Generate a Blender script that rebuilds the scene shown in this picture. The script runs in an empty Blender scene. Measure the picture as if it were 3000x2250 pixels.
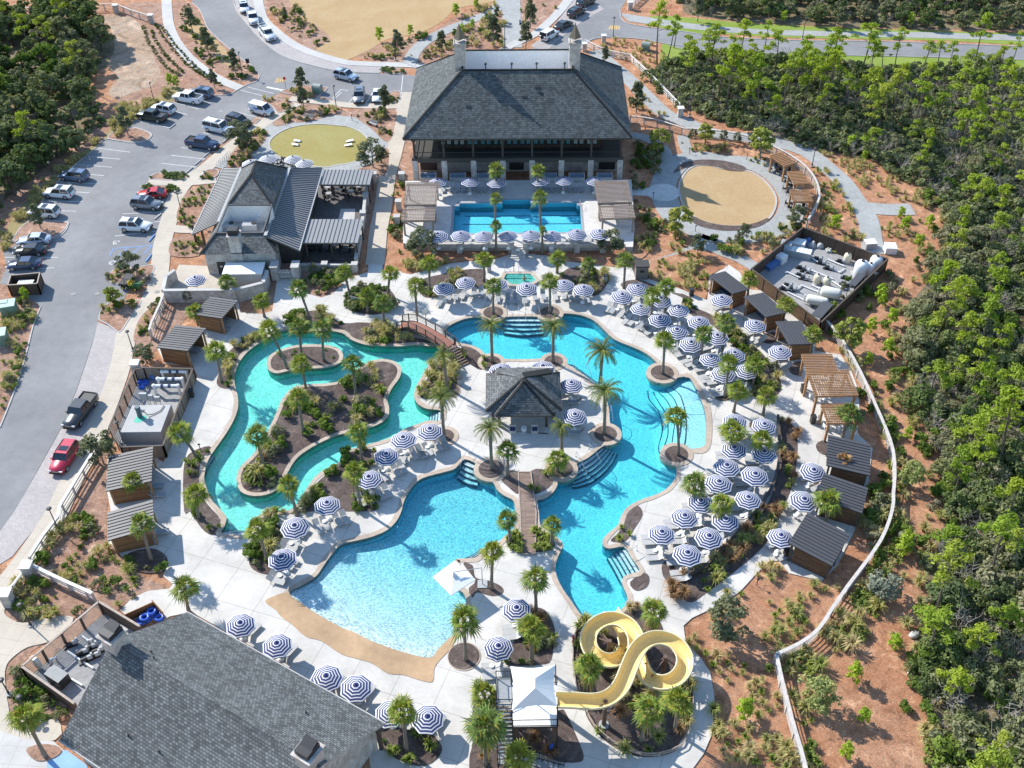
import bpy, bmesh, math, random
from mathutils import Vector, Matrix, noise
from mathutils.geometry import delaunay_2d_cdt
PI=math.pi; rad=math.radians
# ---------------------------------------------------------------- camera, world, sun, exposure
scn=bpy.context.scene
COL=scn.collection
CAM_H=85.0; CF=3049.0; PITCH=rad(41.3); ROLL=rad(-1.04)
cam_data=bpy.data.cameras.new('camera'); cam=bpy.data.objects.new('camera',cam_data); COL.objects.link(cam)
CM=(Matrix.Rotation(PI/2-PITCH,3,'X')@Matrix.Rotation(ROLL,3,'Z'))
cam.matrix_world=Matrix.Translation((0,0,CAM_H))@CM.to_4x4()
cam_data.sensor_width=36; cam_data.lens=36*CF/3000; cam_data.clip_start=1; cam_data.clip_end=3000
scn.camera=cam
SUN_AZ=rad(140.5); SUN_EL=rad(37)     # measured from +x, counter-clockwise
sun_dir=Vector((math.cos(SUN_AZ)*math.cos(SUN_EL),math.sin(SUN_AZ)*math.cos(SUN_EL),math.sin(SUN_EL)))
w=bpy.data.worlds.new('World'); scn.world=w; w.use_nodes=True
nt=w.node_tree; sky=nt.nodes.new('ShaderNodeTexSky'); sky.sky_type='NISHITA'; sky.sun_disc=False
sky.sun_elevation=SUN_EL; sky.sun_rotation=PI/2-SUN_AZ; sky.air_density=1.4; sky.dust_density=0.3; sky.ozone_density=5
bg=nt.nodes['Background']; nt.links.new(sky.outputs[0],bg.inputs[0]); bg.inputs[1].default_value=0.15
sl=bpy.data.lights.new('sun','SUN'); sl.energy=4.7; sl.angle=rad(0.53); sl.color=(1.0,0.955,0.88)
so=bpy.data.objects.new('sun',sl); COL.objects.link(so); so.rotation_euler=sun_dir.to_track_quat('Z','Y').to_euler(); so.location=(0,0,200)
scn.view_settings.view_transform='Standard'; scn.view_settings.look='None'; scn.view_settings.exposure=0.66; scn.view_settings.gamma=1
try:
    scn.cycles.transparent_max_bounces=24; scn.cycles.max_bounces=6
except Exception: pass
# ---------------------------------------------------------------- picture-point helpers: a traced point is put on the ground (or at height z)
OFF={c:((i%3)*1000,(i//3)*750) for i,c in enumerate('ABCDEFGHI')}
def src(c,x,y):
    if c=='Z': return x*1.3562,y*1.3562
    if c=='S': return x,y
    o=OFF[c]; return o[0]+x/2.212,o[1]+y/2.212
def ray(c,x,y):
    px,py=src(c,x,y); return CM@Vector((px-1500,-(py-1125),-CF))
def G(c,x,y,z=0.0):
    d=ray(c,x,y); t=(z-CAM_H)/d.z; return Vector((d.x*t,d.y*t,z))
def above(c,x,y,base):
    "point on the ray of a picture point that is nearest the vertical line over base"
    d=ray(c,x,y); dh=Vector((d.x,d.y)); b=Vector((base.x,base.y)); t=b.dot(dh)/dh.dot(dh)
    return Vector((d.x*t,d.y*t,CAM_H+d.z*t))
def P(s,z=0.0):
    "trace string -> list of points; a letter switches the picture region"
    out=[]; c='E'
    for tok in s.split():
        if tok[0].isalpha(): c=tok[0]; tok=tok[1:]
        if not tok: continue
        x,y=tok.split(','); out.append(G(c,float(x),float(y),z))
    return out
def smooth(pts,n=4,closed=True):
    out=[]; m=len(pts)
    rng=range(m) if closed else range(m-1)
    for i in rng:
        g=(lambda k:pts[k%m]) if closed else (lambda k:pts[max(0,min(m-1,k))])
        p0,p1,p2,p3=g(i-1),g(i),g(i+1),g(i+2)
        for k in range(n):
            t=k/n; out.append(0.5*((2*p1)+(p2-p0)*t+(2*p0-5*p1+4*p2-p3)*t*t+(3*p1-p0-3*p2+p3)*t**3))
    if not closed: out.append(pts[-1].copy())
    return out
def area(p): return 0.5*sum(p[i].x*p[(i+1)%len(p)].y-p[(i+1)%len(p)].x*p[i].y for i in range(len(p)))
def ccw(p): return p if area(p)>0 else list(reversed(p))
def inside(x,y,poly):
    c=False; j=len(poly)-1
    for i in range(len(poly)):
        a,b=poly[i],poly[j]
        if (a[1]>y)!=(b[1]>y) and x<(b[0]-a[0])*(y-a[1])/(b[1]-a[1]+1e-12)+a[0]: c=not c
        j=i
    return c
def offset(poly,d):
    "offset outward by d (poly ccw)"
    n=len(poly); out=[]
    for i in range(n):
        a,b,c=poly[i-1],poly[i],poly[(i+1)%n]
        e1=Vector((b.x-a.x,b.y-a.y)); e2=Vector((c.x-b.x,c.y-b.y))
        if e1.length<1e-6 or e2.length<1e-6: e=(e1+e2)
        e1n=e1.normalized(); e2n=e2.normalized()
        n1=Vector((e1n.y,-e1n.x)); n2=Vector((e2n.y,-e2n.x)); m=(n1+n2)
        if m.length<0.3: m=n1
        m.normalize(); k=min(1.6,1/max(0.5,m.dot(n1)))
        out.append(Vector((b.x+m.x*d*k,b.y+m.y*d*k,b.z)))
    return out
def disc(c,r,n=28,ry=None): 
    ry=ry or r
    return [Vector((c.x+r*math.cos(2*PI*i/n),c.y+ry*math.sin(2*PI*i/n),c.z)) for i in range(n)]
# ---------------------------------------------------------------- mesh builder
class MB:
    def __init__(s): s.v=[]; s.f=[]; s.m=[]
    def add(s,vs,fs,m=0):
        o=len(s.v); s.v+= [tuple(v) for v in vs]; s.f+=[tuple(i+o for i in f) for f in fs]; s.m+=[m]*len(fs); return s
    def box(s,c,d,rz=0,m=0,rx=0,ry=0):
        R=Matrix.Rotation(rz,3,'Z')@Matrix.Rotation(ry,3,'Y')@Matrix.Rotation(rx,3,'X'); c=Vector(c)
        vs=[c+R@Vector((x*d[0]/2,y*d[1]/2,z*d[2]/2)) for z in(-1,1) for y in(-1,1) for x in(-1,1)]
        return s.add(vs,[(0,2,3,1),(4,5,7,6),(0,1,5,4),(2,6,7,3),(0,4,6,2),(1,3,7,5)],m)
    def beam(s,a,b,w,h,m=0,up=(0,0,1)):
        a=Vector(a); b=Vector(b); d=(b-a).normalized(); u=Vector(up)
        if abs(d.dot(u))>0.98: u=Vector((1,0,0))
        x=d.cross(u).normalized(); y=x.cross(d)
        vs=[p+x*(i*w/2)+y*(j*h/2) for p in(a,b) for j in(-1,1) for i in(-1,1)]
        return s.add(vs,[(0,2,3,1),(4,5,7,6),(0,1,5,4),(2,6,7,3),(0,4,6,2),(1,3,7,5)],m)
    def cyl(s,a,b,r0,r1=None,n=8,m=0,cap=True):
        r1=r0 if r1 is None else r1
        a=Vector(a); b=Vector(b); d=(b-a).normalized(); u=Vector((0,0,1)) if abs(d.z)<0.95 else Vector((1,0,0))
        x=d.cross(u).normalized(); y=d.cross(x)
        vs=[p+x*(r*math.cos(2*PI*i/n))+y*(r*math.sin(2*PI*i/n)) for p,r in((a,r0),(b,r1)) for i in range(n)]
        fs=[(i,(i+1)%n,n+(i+1)%n,n+i) for i in range(n)]
        if cap: fs+=[tuple(range(n-1,-1,-1)),tuple(range(n,2*n))]
        return s.add(vs,fs,m)
    def tube(s,pts,r,n=6,m=0,closed=False):
        k=len(pts); vs=[]; rs=r if isinstance(r,(list,tuple)) else [r]*k
        for i in range(k):
            a=pts[i-1] if (i>0 or closed) else pts[i]; b=pts[(i+1)%k] if (i<k-1 or closed) else pts[i]
            d=(Vector(b)-Vector(a)).normalized(); u=Vector((0,0,1)) if abs(d.z)<0.97 else Vector((1,0,0))
            x=d.cross(u).normalized(); y=d.cross(x)
            vs+=[Vector(pts[i])+x*(rs[i]*math.cos(2*PI*j/n))+y*(rs[i]*math.sin(2*PI*j/n)) for j in range(n)]
        fs=[]
        for i in range(k if closed else k-1):
            for j in range(n):
                a=i*n+j; b=i*n+(j+1)%n; c=((i+1)%k)*n+(j+1)%n; d=((i+1)%k)*n+j; fs.append((a,b,c,d))
        if not closed: fs+=[tuple(range(n-1,-1,-1)),tuple((k-1)*n+j for j in range(n))]
        return s.add(vs,fs,m)
    def lathe(s,prof,c=(0,0,0),n=12,m=0):
        vs=[(c[0]+r*math.cos(2*PI*i/n),c[1]+r*math.sin(2*PI*i/n),c[2]+z) for r,z in prof for i in range(n)]
        fs=[(k*n+i,k*n+(i+1)%n,(k+1)*n+(i+1)%n,(k+1)*n+i) for k in range(len(prof)-1) for i in range(n)]
        fs+=[tuple(range(n-1,-1,-1)),tuple((len(prof)-1)*n+i for i in range(n))]
        return s.add(vs,fs,m)
    def prism(s,poly,z0,z1,m=0,ms=None,top=True,bottom=False):
        "vertical prism; top is triangulated"
        poly=ccw(poly); n=len(poly)
        vs=[(p[0],p[1],z0) for p in poly]+[(p[0],p[1],z1) for p in poly]
        s.add(vs,[(i,(i+1)%n,n+(i+1)%n,n+i) for i in range(n)],m if ms is None else ms)
        if top: s.flat(poly,z1,m)
        return s
    def flat(s,poly,z,m=0,holes=(),extra=(),zf=None):
        poly=ccw(poly); pts=[Vector((p[0],p[1])) for p in poly]; edges=[(i,(i+1)%len(poly)) for i in range(len(poly))]
        for h in holes:
            o=len(pts); pts+=[Vector((p[0],p[1])) for p in h]; edges+=[(o+i,o+(i+1)%len(h)) for i in range(len(h))]
        pts+=[Vector((p[0],p[1])) for p in extra]
        vo,_,fo,_,_,_=delaunay_2d_cdt(pts,edges,[],0,1e-5)
        fs=[]
        for f in fo:
            cx=sum(vo[i].x for i in f)/3; cy=sum(vo[i].y for i in f)/3
            if inside(cx,cy,poly) and not any(inside(cx,cy,h) for h in holes):
                a,b,c=(vo[i] for i in f)
                if (b-a).cross(c-a)<0: f=tuple(reversed(f))
                fs.append(tuple(f))
        used=sorted({i for f in fs for i in f}); mp={i:k for k,i in enumerate(used)}
        vs=[(vo[i].x,vo[i].y,zf(vo[i].x,vo[i].y) if zf else z) for i in used]
        return s.add(vs,[tuple(mp[i] for i in f) for f in fs],m)
    def strip(s,a,b,m=0,closed=True):
        n=len(a); k=n if closed else n-1
        return s.add(list(a)+list(b),[(i,(i+1)%n,n+(i+1)%n,n+i) for i in range(k)],m)
def uvs(me):
    uv=me.uv_layers.new(name='uv'); Z=Vector((0,0,1))
    for p in me.polygons:
        n=p.normal
        u=Z.cross(n)
        u=Vector((1,0,0)) if u.length<1e-3 else u.normalized()
        v=n.cross(u)
        for li in p.loop_indices:
            co=me.vertices[me.loops[li].vertex_index].co; uv.data[li].uv=(co.dot(u),co.dot(v))
def mesh(name,mb,mats,shade=False,uv=False):
    me=bpy.data.meshes.new(name); me.from_pydata([tuple(v) for v in mb.v],[],mb.f)
    for m in (mats if isinstance(mats,(list,tuple)) else [mats]): me.materials.append(m)
    me.polygons.foreach_set('material_index',mb.m)
    if shade: me.polygons.foreach_set('use_smooth',[True]*len(mb.f))
    me.update()
    if uv: uvs(me)
    return me
def ob(name,me,parent=None,loc=None,rz=None):
    o=bpy.data.objects.new(name,me); COL.objects.link(o)
    if parent is not None: o.parent=parent
    if loc is not None: o.location=loc
    if rz is not None: o.rotation_euler=(0,0,rz)
    return o
def part(name,mb,mats,parent,shade=False,uv=False,label=None):
    o=ob(name,mesh(name,mb,mats,shade,uv),parent)
    if label: o['label']=label
    return o
def tag(o,label,cat,group=None,kind=None):
    if label: o['label']=label
    if cat: o['category']=cat
    if group: o['group']=group
    if kind: o['kind']=kind
    return o
def thing(name,label,cat,loc=(0,0,0),rz=0,group=None):
    o=ob(name,None,None,loc,rz); o.empty_display_size=0.3; return tag(o,label,cat,group)
def struct(name,mb,mats,uv=False,shade=False,cat=None,label=None):
    o=ob(name,mesh(name,mb,mats,shade,uv)); o['kind']='structure'; o['label']=label or name.replace('_',' '); o['category']=cat or name.split('_')[-1]; return o
def dup(o,loc=None,rz=None,sc=None,parent=None):
    c=o.copy(); COL.objects.link(c); c.parent=parent
    if loc is not None: c.location=loc
    if rz is not None: c.rotation_euler=(0,0,rz)
    if sc is not None: c.scale=sc if isinstance(sc,(tuple,list)) else (sc,sc,sc)
    for ch in KIDS.get(o.name,[]): dup(ch,parent=c)
    return c
KIDS={}
def kids(root):
    "remember the parts of a prototype so that it can be copied"
    KIDS[root.name]=[c for c in bpy.data.objects if c.parent==root]
    for c in KIDS[root.name]: kids(c)
# ---------------------------------------------------------------- labels: nth nearest to a landmark
ORD='nearest,second nearest,third nearest,fourth nearest,fifth nearest,sixth nearest,seventh nearest,eighth nearest,ninth nearest,tenth nearest'.split(',')
TENS=['','','twenty','thirty','forty','fifty','sixty','seventy','eighty','ninety']
ONES='zeroth first second third fourth fifth sixth seventh eighth ninth tenth eleventh twelfth thirteenth fourteenth fifteenth sixteenth seventeenth eighteenth nineteenth'.split()
def ordw(n):
    if n<20: return ONES[n]
    if n<100:
        return ('twentieth thirtieth fortieth fiftieth sixtieth seventieth eightieth ninetieth'.split()[n//10-2] if n%10==0 else TENS[n//10]+' '+ONES[n%10])
    return 'one hundred and '+ordw(n-100) if n%100 else 'one hundredth'
LAND={}
def nearest_labels(objs,what,group=None,land=None):
    b={}
    for o in objs:
        L=land or LAND
        k=min(L,key=lambda q:(L[q][0]-o.location.x)**2+(L[q][1]-o.location.y)**2)
        b.setdefault(k,[]).append(o)
    for k,l in b.items():
        q=(land or LAND)[k]
        l.sort(key=lambda o:(q[0]-o.location.x)**2+(q[1]-o.location.y)**2)
        for i,o in enumerate(l):
            o['label']=f"{what}, {'nearest' if i==0 else ordw(i+1)+' nearest'} to {k}"
            if group: o['group']=group
def row_labels(objs,what,where,group,key=lambda o:o.location.x,frm='left'):
    l=sorted(objs,key=key)
    for i,o in enumerate(l):
        o['label']=f"{what}, {ordw(i+1)} from {frm} {where}"; o['group']=group
# ---------------------------------------------------------------- materials
def lin(h):
    h=h.lstrip('#'); c=[int(h[i:i+2],16)/255 for i in(0,2,4)]
    return tuple((x/12.92 if x<=.04045 else ((x+.055)/1.055)**2.4) for x in c)+(1,)
class NT:
    def __init__(s,name):
        s.mat=bpy.data.materials.new(name); s.mat.use_nodes=True; s.t=s.mat.node_tree; s.b=s.t.nodes['Principled BSDF']; s.out=s.t.nodes['Material Output']
    def n(s,typ,**k):
        nd=s.t.nodes.new(typ)
        for a,v in k.items():
            if a.startswith('i_'): nd.inputs[a[2:].replace('_',' ')].default_value=v
            else: setattr(nd,a,v)
        return nd
    def l(s,a,b): s.t.links.new(a,b)
    def pos(s): 
        return s.n('ShaderNodeNewGeometry').outputs['Position']
    def noise(s,scale,detail=4,vec=None,rough=.6,dist=0):
        nd=s.n('ShaderNodeTexNoise'); nd.inputs['Scale'].default_value=scale; nd.inputs['Detail'].default_value=detail; nd.inputs['Roughness'].default_value=rough; nd.inputs['Distortion'].default_value=dist
        s.l(vec if vec is not None else s.pos(),nd.inputs['Vector']); return nd.outputs['Fac']
    def ramp(s,fac,stops):
        r=s.n('ShaderNodeValToRGB'); e=r.color_ramp.elements
        if len(stops)==1: stops=[stops[0],(1,stops[0][1])]
        while len(e)<len(stops): e.new(0.5)
        for i,(p,c) in enumerate(stops): e[i].position=p; e[i].color=c if len(c)==4 else tuple(c)+(1,)
        s.l(fac,r.inputs[0]); return r.outputs[0]
    def mix(s,a,b,fac,mode='MIX'):
        m=s.n('ShaderNodeMix',data_type='RGBA',blend_type=mode)
        for v,i in((a,6),(b,7)):
            if isinstance(v,tuple): m.inputs[i].default_value=v
            else: s.l(v,m.inputs[i])
        if isinstance(fac,(int,float)): m.inputs[0].default_value=fac
        else: s.l(fac,m.inputs[0])
        return m.outputs[2]
    def math(s,op,a,b=0.0):
        m=s.n('ShaderNodeMath',operation=op)
        for v,i in((a,0),(b,1)):
            if isinstance(v,(int,float)): m.inputs[i].default_value=v
            else: s.l(v,m.inputs[i])
        return m.outputs[0]
    def col(s,c,rough=.8,spec=.3):
        if isinstance(c,tuple): s.b.inputs['Base Color'].default_value=c
        else: s.l(c,s.b.inputs['Base Color'])
        s.b.inputs['Roughness'].default_value=rough; s.b.inputs['Specular IOR Level'].default_value=spec; return s
    def bump(s,h,strength=.5,dist=.05):
        b=s.n('ShaderNodeBump'); b.inputs['Strength'].default_value=strength; b.inputs['Distance'].default_value=dist
        s.l(h,b.inputs['Height']); s.l(b.outputs[0],s.b.inputs['Normal']); return s
def scale(c,k): return tuple(min(1,x*k) for x in c[:3])+(1,)
def mottled(name,c,var=.25,sc=1.5,sc2=14,rough=.85,bump=.3,c2=None,spec=.25):
    n=NT(name); a=n.noise(sc,5); b=n.noise(sc2,3)
    lo,hi=scale(c,1-var),scale(c,1+var)
    col=n.ramp(a,[(.3,lo),(.7,hi)])
    col=n.mix(col,n.ramp(b,[(.3,(1-var,)*3),(.7,(1,1,1))]),1,'MULTIPLY')
    if c2: col=n.mix(col,c2,n.ramp(n.noise(sc*.6,6,dist=.5),[(.5,(0,0,0)),(.72,(1,1,1))]))
    n.col(col,rough,spec)
    if bump: n.bump(b,bump,.04)
    return n.mat
def plain(name,c,rough=.6,metal=0,var=.08,spec=.4):
    n=NT(name); col=n.ramp(n.noise(3,3),[(.3,scale(c,1-var)),(.7,scale(c,1+var))]); n.col(col,rough,spec); n.b.inputs['Metallic'].default_value=metal
    return n.mat
def randcol(name,cols,rough=.4,metal=0,coat=0):
    "colour chosen by the object's own random number"
    n=NT(name); o=n.n('ShaderNodeObjectInfo'); st=[(i/(len(cols)-1),c) for i,c in enumerate(cols)]
    n.col(n.ramp(o.outputs['Random'],st),rough); n.b.inputs['Metallic'].default_value=metal; n.b.inputs['Coat Weight'].default_value=coat; return n.mat
def straw(name,c1,c2,c3,dark,sc=1.0):
    n=NT(name); p=n.pos()
    mp=n.n('ShaderNodeMapping'); mp.inputs['Scale'].default_value=(1,1.7,1); n.l(p,mp.inputs['Vector'])
    a=n.noise(.12*sc,5,rough=.65); b=n.noise(1.6*sc,6,rough=.7,dist=1.2); f=n.noise(9*sc,5,mp.outputs[0],.75,1.5)
    col=n.mix(n.ramp(a,[(.38,c1),(.62,c2)]),c3,n.ramp(b,[(.42,(0,0,0)),(.7,(1,)*3)]))
    col=n.mix(col,n.ramp(f,[(.36,dark),(.5,(.75,.75,.75)),(.62,(1.0,1.0,1.0))]),1,'MULTIPLY')
    w3=n.noise(.55*sc,6,rough=.75,dist=1.0); col=n.mix(col,n.ramp(b,[(.36,(.5,.5,.5)),(.5,(1,1,1))]),.9,'MULTIPLY'); col=n.mix(col,n.ramp(w3,[(.34,(.62,.6,.58)),(.5,(1,1,1)),(.66,(1.0,1.0,1.0))]),1,'MULTIPLY'); col=n.mix(col,scale(c2,1.35),n.ramp(w3,[(.56,(0,0,0)),(.72,(.7,.7,.7))]))
    n.col(col,.95,.1); n.bump(f,.9,.12); return n.mat
MT={}
MT['straw']=straw('pine_straw',(.74,.37,.21,1),(.82,.48,.30,1),(.56,.26,.14,1),(.34,.27,.24))
MT['straw_pink']=straw('pink_brown_straw',(.62,.37,.255,1),(.68,.47,.36,1),(.46,.26,.175,1),(.42,.35,.32))
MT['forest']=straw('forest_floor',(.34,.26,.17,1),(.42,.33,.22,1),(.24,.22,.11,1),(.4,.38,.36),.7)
MT['mulch']=straw('dark_mulch',(.23,.175,.155,1),(.31,.25,.225,1),(.15,.11,.095,1),(.28,.25,.24),1.6)
def asphalt():
    n=NT('asphalt'); a=n.noise(.08,6,rough=.6); b=n.noise(.7,6,dist=.6); g=n.noise(30,2)
    c=n.mix(n.ramp(a,[(.35,(.225,.224,.228,1)),(.65,(.30,.297,.295,1))]),n.ramp(b,[(.3,(.86,)*3),(.7,(1,1,1))]),1,'MULTIPLY')
    v=n.n('ShaderNodeTexVoronoi',feature='DISTANCE_TO_EDGE'); v.inputs['Scale'].default_value=.11; 
    wob=n.n('ShaderNodeMix',data_type='VECTOR'); nz=n.n('ShaderNodeTexNoise'); nz.inputs['Scale'].default_value=.6; n.l(n.pos(),nz.inputs['Vector'])
    wob.inputs[0].default_value=.12; n.l(n.pos(),wob.inputs[4]); 
    sc=n.n('ShaderNodeVectorMath',operation='SCALE'); sc.inputs[3].default_value=30; n.l(nz.outputs['Color'],sc.inputs[0]); n.l(sc.outputs[0],wob.inputs[5]); n.l(wob.outputs[1],v.inputs['Vector'])
    c=n.mix(c,n.ramp(v.outputs[0],[(0,(.78,)*3),(.004,(1,1,1))]),.5,'MULTIPLY')
    c=n.mix(c,n.ramp(g,[(.3,(.85,)*3),(.7,(1.0,)*3)]),1,'MULTIPLY'); n.col(c,.9,.2); n.bump(g,.2,.01); return n.mat
MT['asphalt']=asphalt()
def concrete(name,c,joint=0,var=.09,rough=.75,rot=0,jw=.012,stain=.16,brick=False,bw=.4,bh=.2):
    n=NT(name); a=n.noise(.22,6,rough=.65,dist=.4); b=n.noise(2.5,5); g=n.noise(18,3)
    col=n.mix(n.ramp(a,[(.3,scale(c,1-stain)),(.62,scale(c,1+var*.4))]),n.ramp(b,[(.3,(1-var,)*3),(.7,(1,1,1))]),1,'MULTIPLY')
    col=n.mix(col,n.ramp(g,[(.3,(1-var*.6,)*3),(.7,(1,1,1))]),1,'MULTIPLY')
    if joint:
        br=n.n('ShaderNodeTexBrick',offset=.5 if brick else 0.0); mp=n.n('ShaderNodeMapping'); mp.inputs['Rotation'].default_value=(0,0,rot); n.l(n.pos(),mp.inputs['Vector']); n.l(mp.outputs[0],br.inputs['Vector'])
        br.inputs['Scale'].default_value=1; br.inputs['Brick Width'].default_value=bw if brick else joint; br.inputs['Row Height'].default_value=bh if brick else joint; br.inputs['Mortar Size'].default_value=jw; br.inputs['Mortar Smooth'].default_value=.3
        br.inputs['Color1'].default_value=(.86,)*3+(1,) if brick else (1,1,1,1); br.inputs['Color2'].default_value=(1,1,1,1); br.inputs['Mortar'].default_value=(.72,.7,.68,1)
        col=n.mix(col,br.outputs['Color'],1,'MULTIPLY')
    n.col(col,rough,.3); n.bump(g,.15,.01); return n.mat
MT['deck']=concrete('pale_deck_concrete',(.59,.56,.515,1),4.2,rot=.35,jw=.045,var=.09,stain=.22)
MT['walk']=concrete('tan_sidewalk_concrete',(.50,.44,.36,1),1.7,rot=.2,jw=.02,var=.05)
MT['walk_pale']=concrete('pale_sidewalk_concrete',(.49,.475,.45,1),1.7,rot=.1,jw=.02,var=.05)
MT['coping']=concrete('tan_stone_coping',(.50,.405,.32,1),.7,rot=.6,jw=.02,var=.12,stain=.25)
MT['beach']=concrete('stamped_tan_beach',(.50,.335,.195,1),0,var=.12,stain=.3)
MT['coping_white']=concrete('pale_tile_edge',(.62,.62,.58,1),.4,jw=.02)
MT['kerb']=concrete('kerb_concrete',(.45,.44,.425,1),2.5,jw=.02)
MT['pavers']=concrete('grey_pink_pavers',(.45,.41,.395,1),1,var=.1,rot=.5,brick=True,bw=.45,bh=.22,jw=.02,stain=.12)
MT['path_grey']=concrete('grey_stone_path',(.40,.405,.39,1),1,var=.12,rot=.3,brick=True,bw=.5,bh=.5,jw=.02,stain=.14)
MT['terrace']=concrete('white_terrace_pavers',(.64,.615,.58,1),1,var=.05,brick=True,bw=.6,bh=.3,jw=.015)
MT['gravel']=concrete('yard_gravel',(.36,.355,.35,1),0,var=.3,stain=.15)
MT['blue_paint']=concrete('blue_painted_concrete',(.25,.42,.68,1),0)
MT['sand']=straw('dry_sand',(.72,.60,.48,1),(.62,.46,.33,1),(.48,.29,.18,1),(.5,.45,.4),.5)
def grass(name,c1,c2,c3):
    n=NT(name); a=n.noise(.15,6,rough=.7,dist=.5); b=n.noise(2.2,5); g=n.noise(25,4,rough=.8)
    col=n.mix(n.ramp(a,[(.35,c1),(.65,c2)]),c3,n.ramp(b,[(.42,(0,0,0)),(.8,(.7,)*3)]))
    col=n.mix(col,n.ramp(g,[(.3,(.68,)*3),(.65,(1,1,1))]),1,'MULTIPLY'); n.col(col,.95,.1); n.bump(g,.6,.05); return n.mat
MT['lawn_tan']=grass('dormant_lawn',(.46,.315,.165,1),(.53,.385,.22,1),(.40,.26,.12,1))
MT['lawn_olive']=grass('half_dormant_lawn',(.36,.29,.10,1),(.40,.35,.15,1),(.27,.27,.08,1))
MT['lawn_green']=grass('green_grass',(.20,.30,.045,1),(.28,.36,.08,1),(.30,.30,.10,1))
MT['lawn_verge']=grass('olive_verge_grass',(.34,.27,.13,1),(.30,.27,.11,1),(.42,.31,.19,1))
def shingle(name,c,bw=.34,bh=.25,var=.45,light=.35):
    n=NT(name); tc=n.n('ShaderNodeTexCoord'); br=n.n('ShaderNodeTexBrick',offset=.5); n.l(tc.outputs['UV'],br.inputs['Vector'])
    br.inputs['Scale'].default_value=1; br.inputs['Brick Width'].default_value=bw; br.inputs['Row Height'].default_value=bh; br.inputs['Mortar Size'].default_value=.022; br.inputs['Mortar Smooth'].default_value=.2
    br.inputs['Bias'].default_value=-.1; br.inputs['Color1'].default_value=scale(c,1-var*.6); br.inputs['Color2'].default_value=scale(c,1+light*1.6); br.inputs['Mortar'].default_value=scale(c,.22)
    a=n.noise(.5,5); col=n.mix(br.outputs['Color'],n.ramp(a,[(.35,(.82,)*3),(.65,(1.05,)*3)]),1,'MULTIPLY'); n.col(col,.9,.2)
    n.bump(br.outputs['Fac'],-.6,.03); return n.mat
MT['shingle']=shingle('grey_slate_shingles',(.135,.142,.143,1))
MT['shingle_far']=shingle('club_slate_shingles',(.098,.110,.112,1),.45,.36,.4,.3)
def brickm(name,c1,c2,mort,bw=.24,bh=.08):
    n=NT(name); tc=n.n('ShaderNodeTexCoord'); br=n.n('ShaderNodeTexBrick',offset=.5); n.l(tc.outputs['UV'],br.inputs['Vector'])
    br.inputs['Scale'].default_value=1; br.inputs['Brick Width'].default_value=bw; br.inputs['Row Height'].default_value=bh; br.inputs['Mortar Size'].default_value=.012
    br.inputs['Color1'].default_value=c1; br.inputs['Color2'].default_value=c2; br.inputs['Mortar'].default_value=mort
    a=n.noise(1.2,6,dist=.6); col=n.mix(br.outputs['Color'],(.62,.6,.56,1),n.ramp(a,[(.42,(0,0,0)),(.66,(.85,)*3)])); n.col(col,.9,.2); n.bump(br.outputs['Fac'],-.3,.01); return n.mat
MT['brick']=brickm('whitewashed_brick',(.42,.37,.33,1),(.28,.22,.19,1),(.5,.48,.45,1))
def slats(name,c,sp=.14,var=.3,vert=False,gap=.2):
    n=NT(name); tc=n.n('ShaderNodeTexCoord'); br=n.n('ShaderNodeTexBrick',offset=.37); 
    mp=n.n('ShaderNodeMapping'); mp.inputs['Rotation'].default_value=(0,0,PI/2 if vert else 0); n.l(tc.outputs['UV'],mp.inputs['Vector']); n.l(mp.outputs[0],br.inputs['Vector'])
    br.inputs['Scale'].default_value=1; br.inputs['Brick Width'].default_value=2.2; br.inputs['Row Height'].default_value=sp; br.inputs['Mortar Size'].default_value=sp*gap*.5; br.inputs['Mortar Smooth'].default_value=.1
    br.inputs['Color1'].default_value=scale(c,1-var); br.inputs['Color2'].default_value=scale(c,1+var); br.inputs['Mortar'].default_value=scale(c,.25)
    g=n.noise(6,4); col=n.mix(br.outputs['Color'],n.ramp(g,[(.3,(.8,)*3),(.7,(1,1,1))]),1,'MULTIPLY'); n.col(col,.75,.3); n.bump(br.outputs['Fac'],-.7,.03); return n.mat
MT['cedar']=slats('cedar_slats',(.30,.16,.075,1)); MT['cedar_dark']=slats('stained_cedar_slats',(.16,.095,.055,1))
MT['fence_brown']=slats('brown_board_fence',(.105,.07,.052,1),.2,.15,True,.12); MT['fence_tan']=slats('weathered_board_fence',(.30,.24,.19,1),.2,.2,True,.15)
MT['wood']=plain('cedar_timber',(.36,.20,.10,1),.7,var=.2); MT['wood_dark']=plain('dark_timber',(.085,.065,.05,1),.7,var=.2); MT['wood_grey']=plain('weathered_timber',(.36,.29,.24,1),.8,var=.2)
MT['ipe']=slats('red_brown_decking',(.27,.13,.095,1),.15,.2,True,.15); MT['boards']=slats('brown_boardwalk',(.27,.19,.15,1),.16,.2,False,.15)
MT['rail_white']=plain('whitewashed_rail',(.62,.61,.58,1),.7); MT['white']=plain('white_paint',(.80,.80,.78,1),.5); MT['pipe']=plain('white_pvc',(.74,.74,.73,1),.4)
MT['roof_metal']=plain('dark_grey_metal_roof',(.075,.075,.08,1),.5,0,.05); MT['roof_metal_light']=plain('grey_metal_roof',(.24,.24,.24,1),.5,0,.05); MT['seam']=plain('roof_seam',(.05,.05,.055,1),.5)
MT['dark']=plain('black_metal',(.03,.03,.032,1),.45); MT['glass']=plain('dark_glass',(.015,.022,.03,1),.08,spec=.9,var=0); MT['lit']=plain('lit_pane_teal',(.10,.22,.24,1),.15,var=.3)
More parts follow.
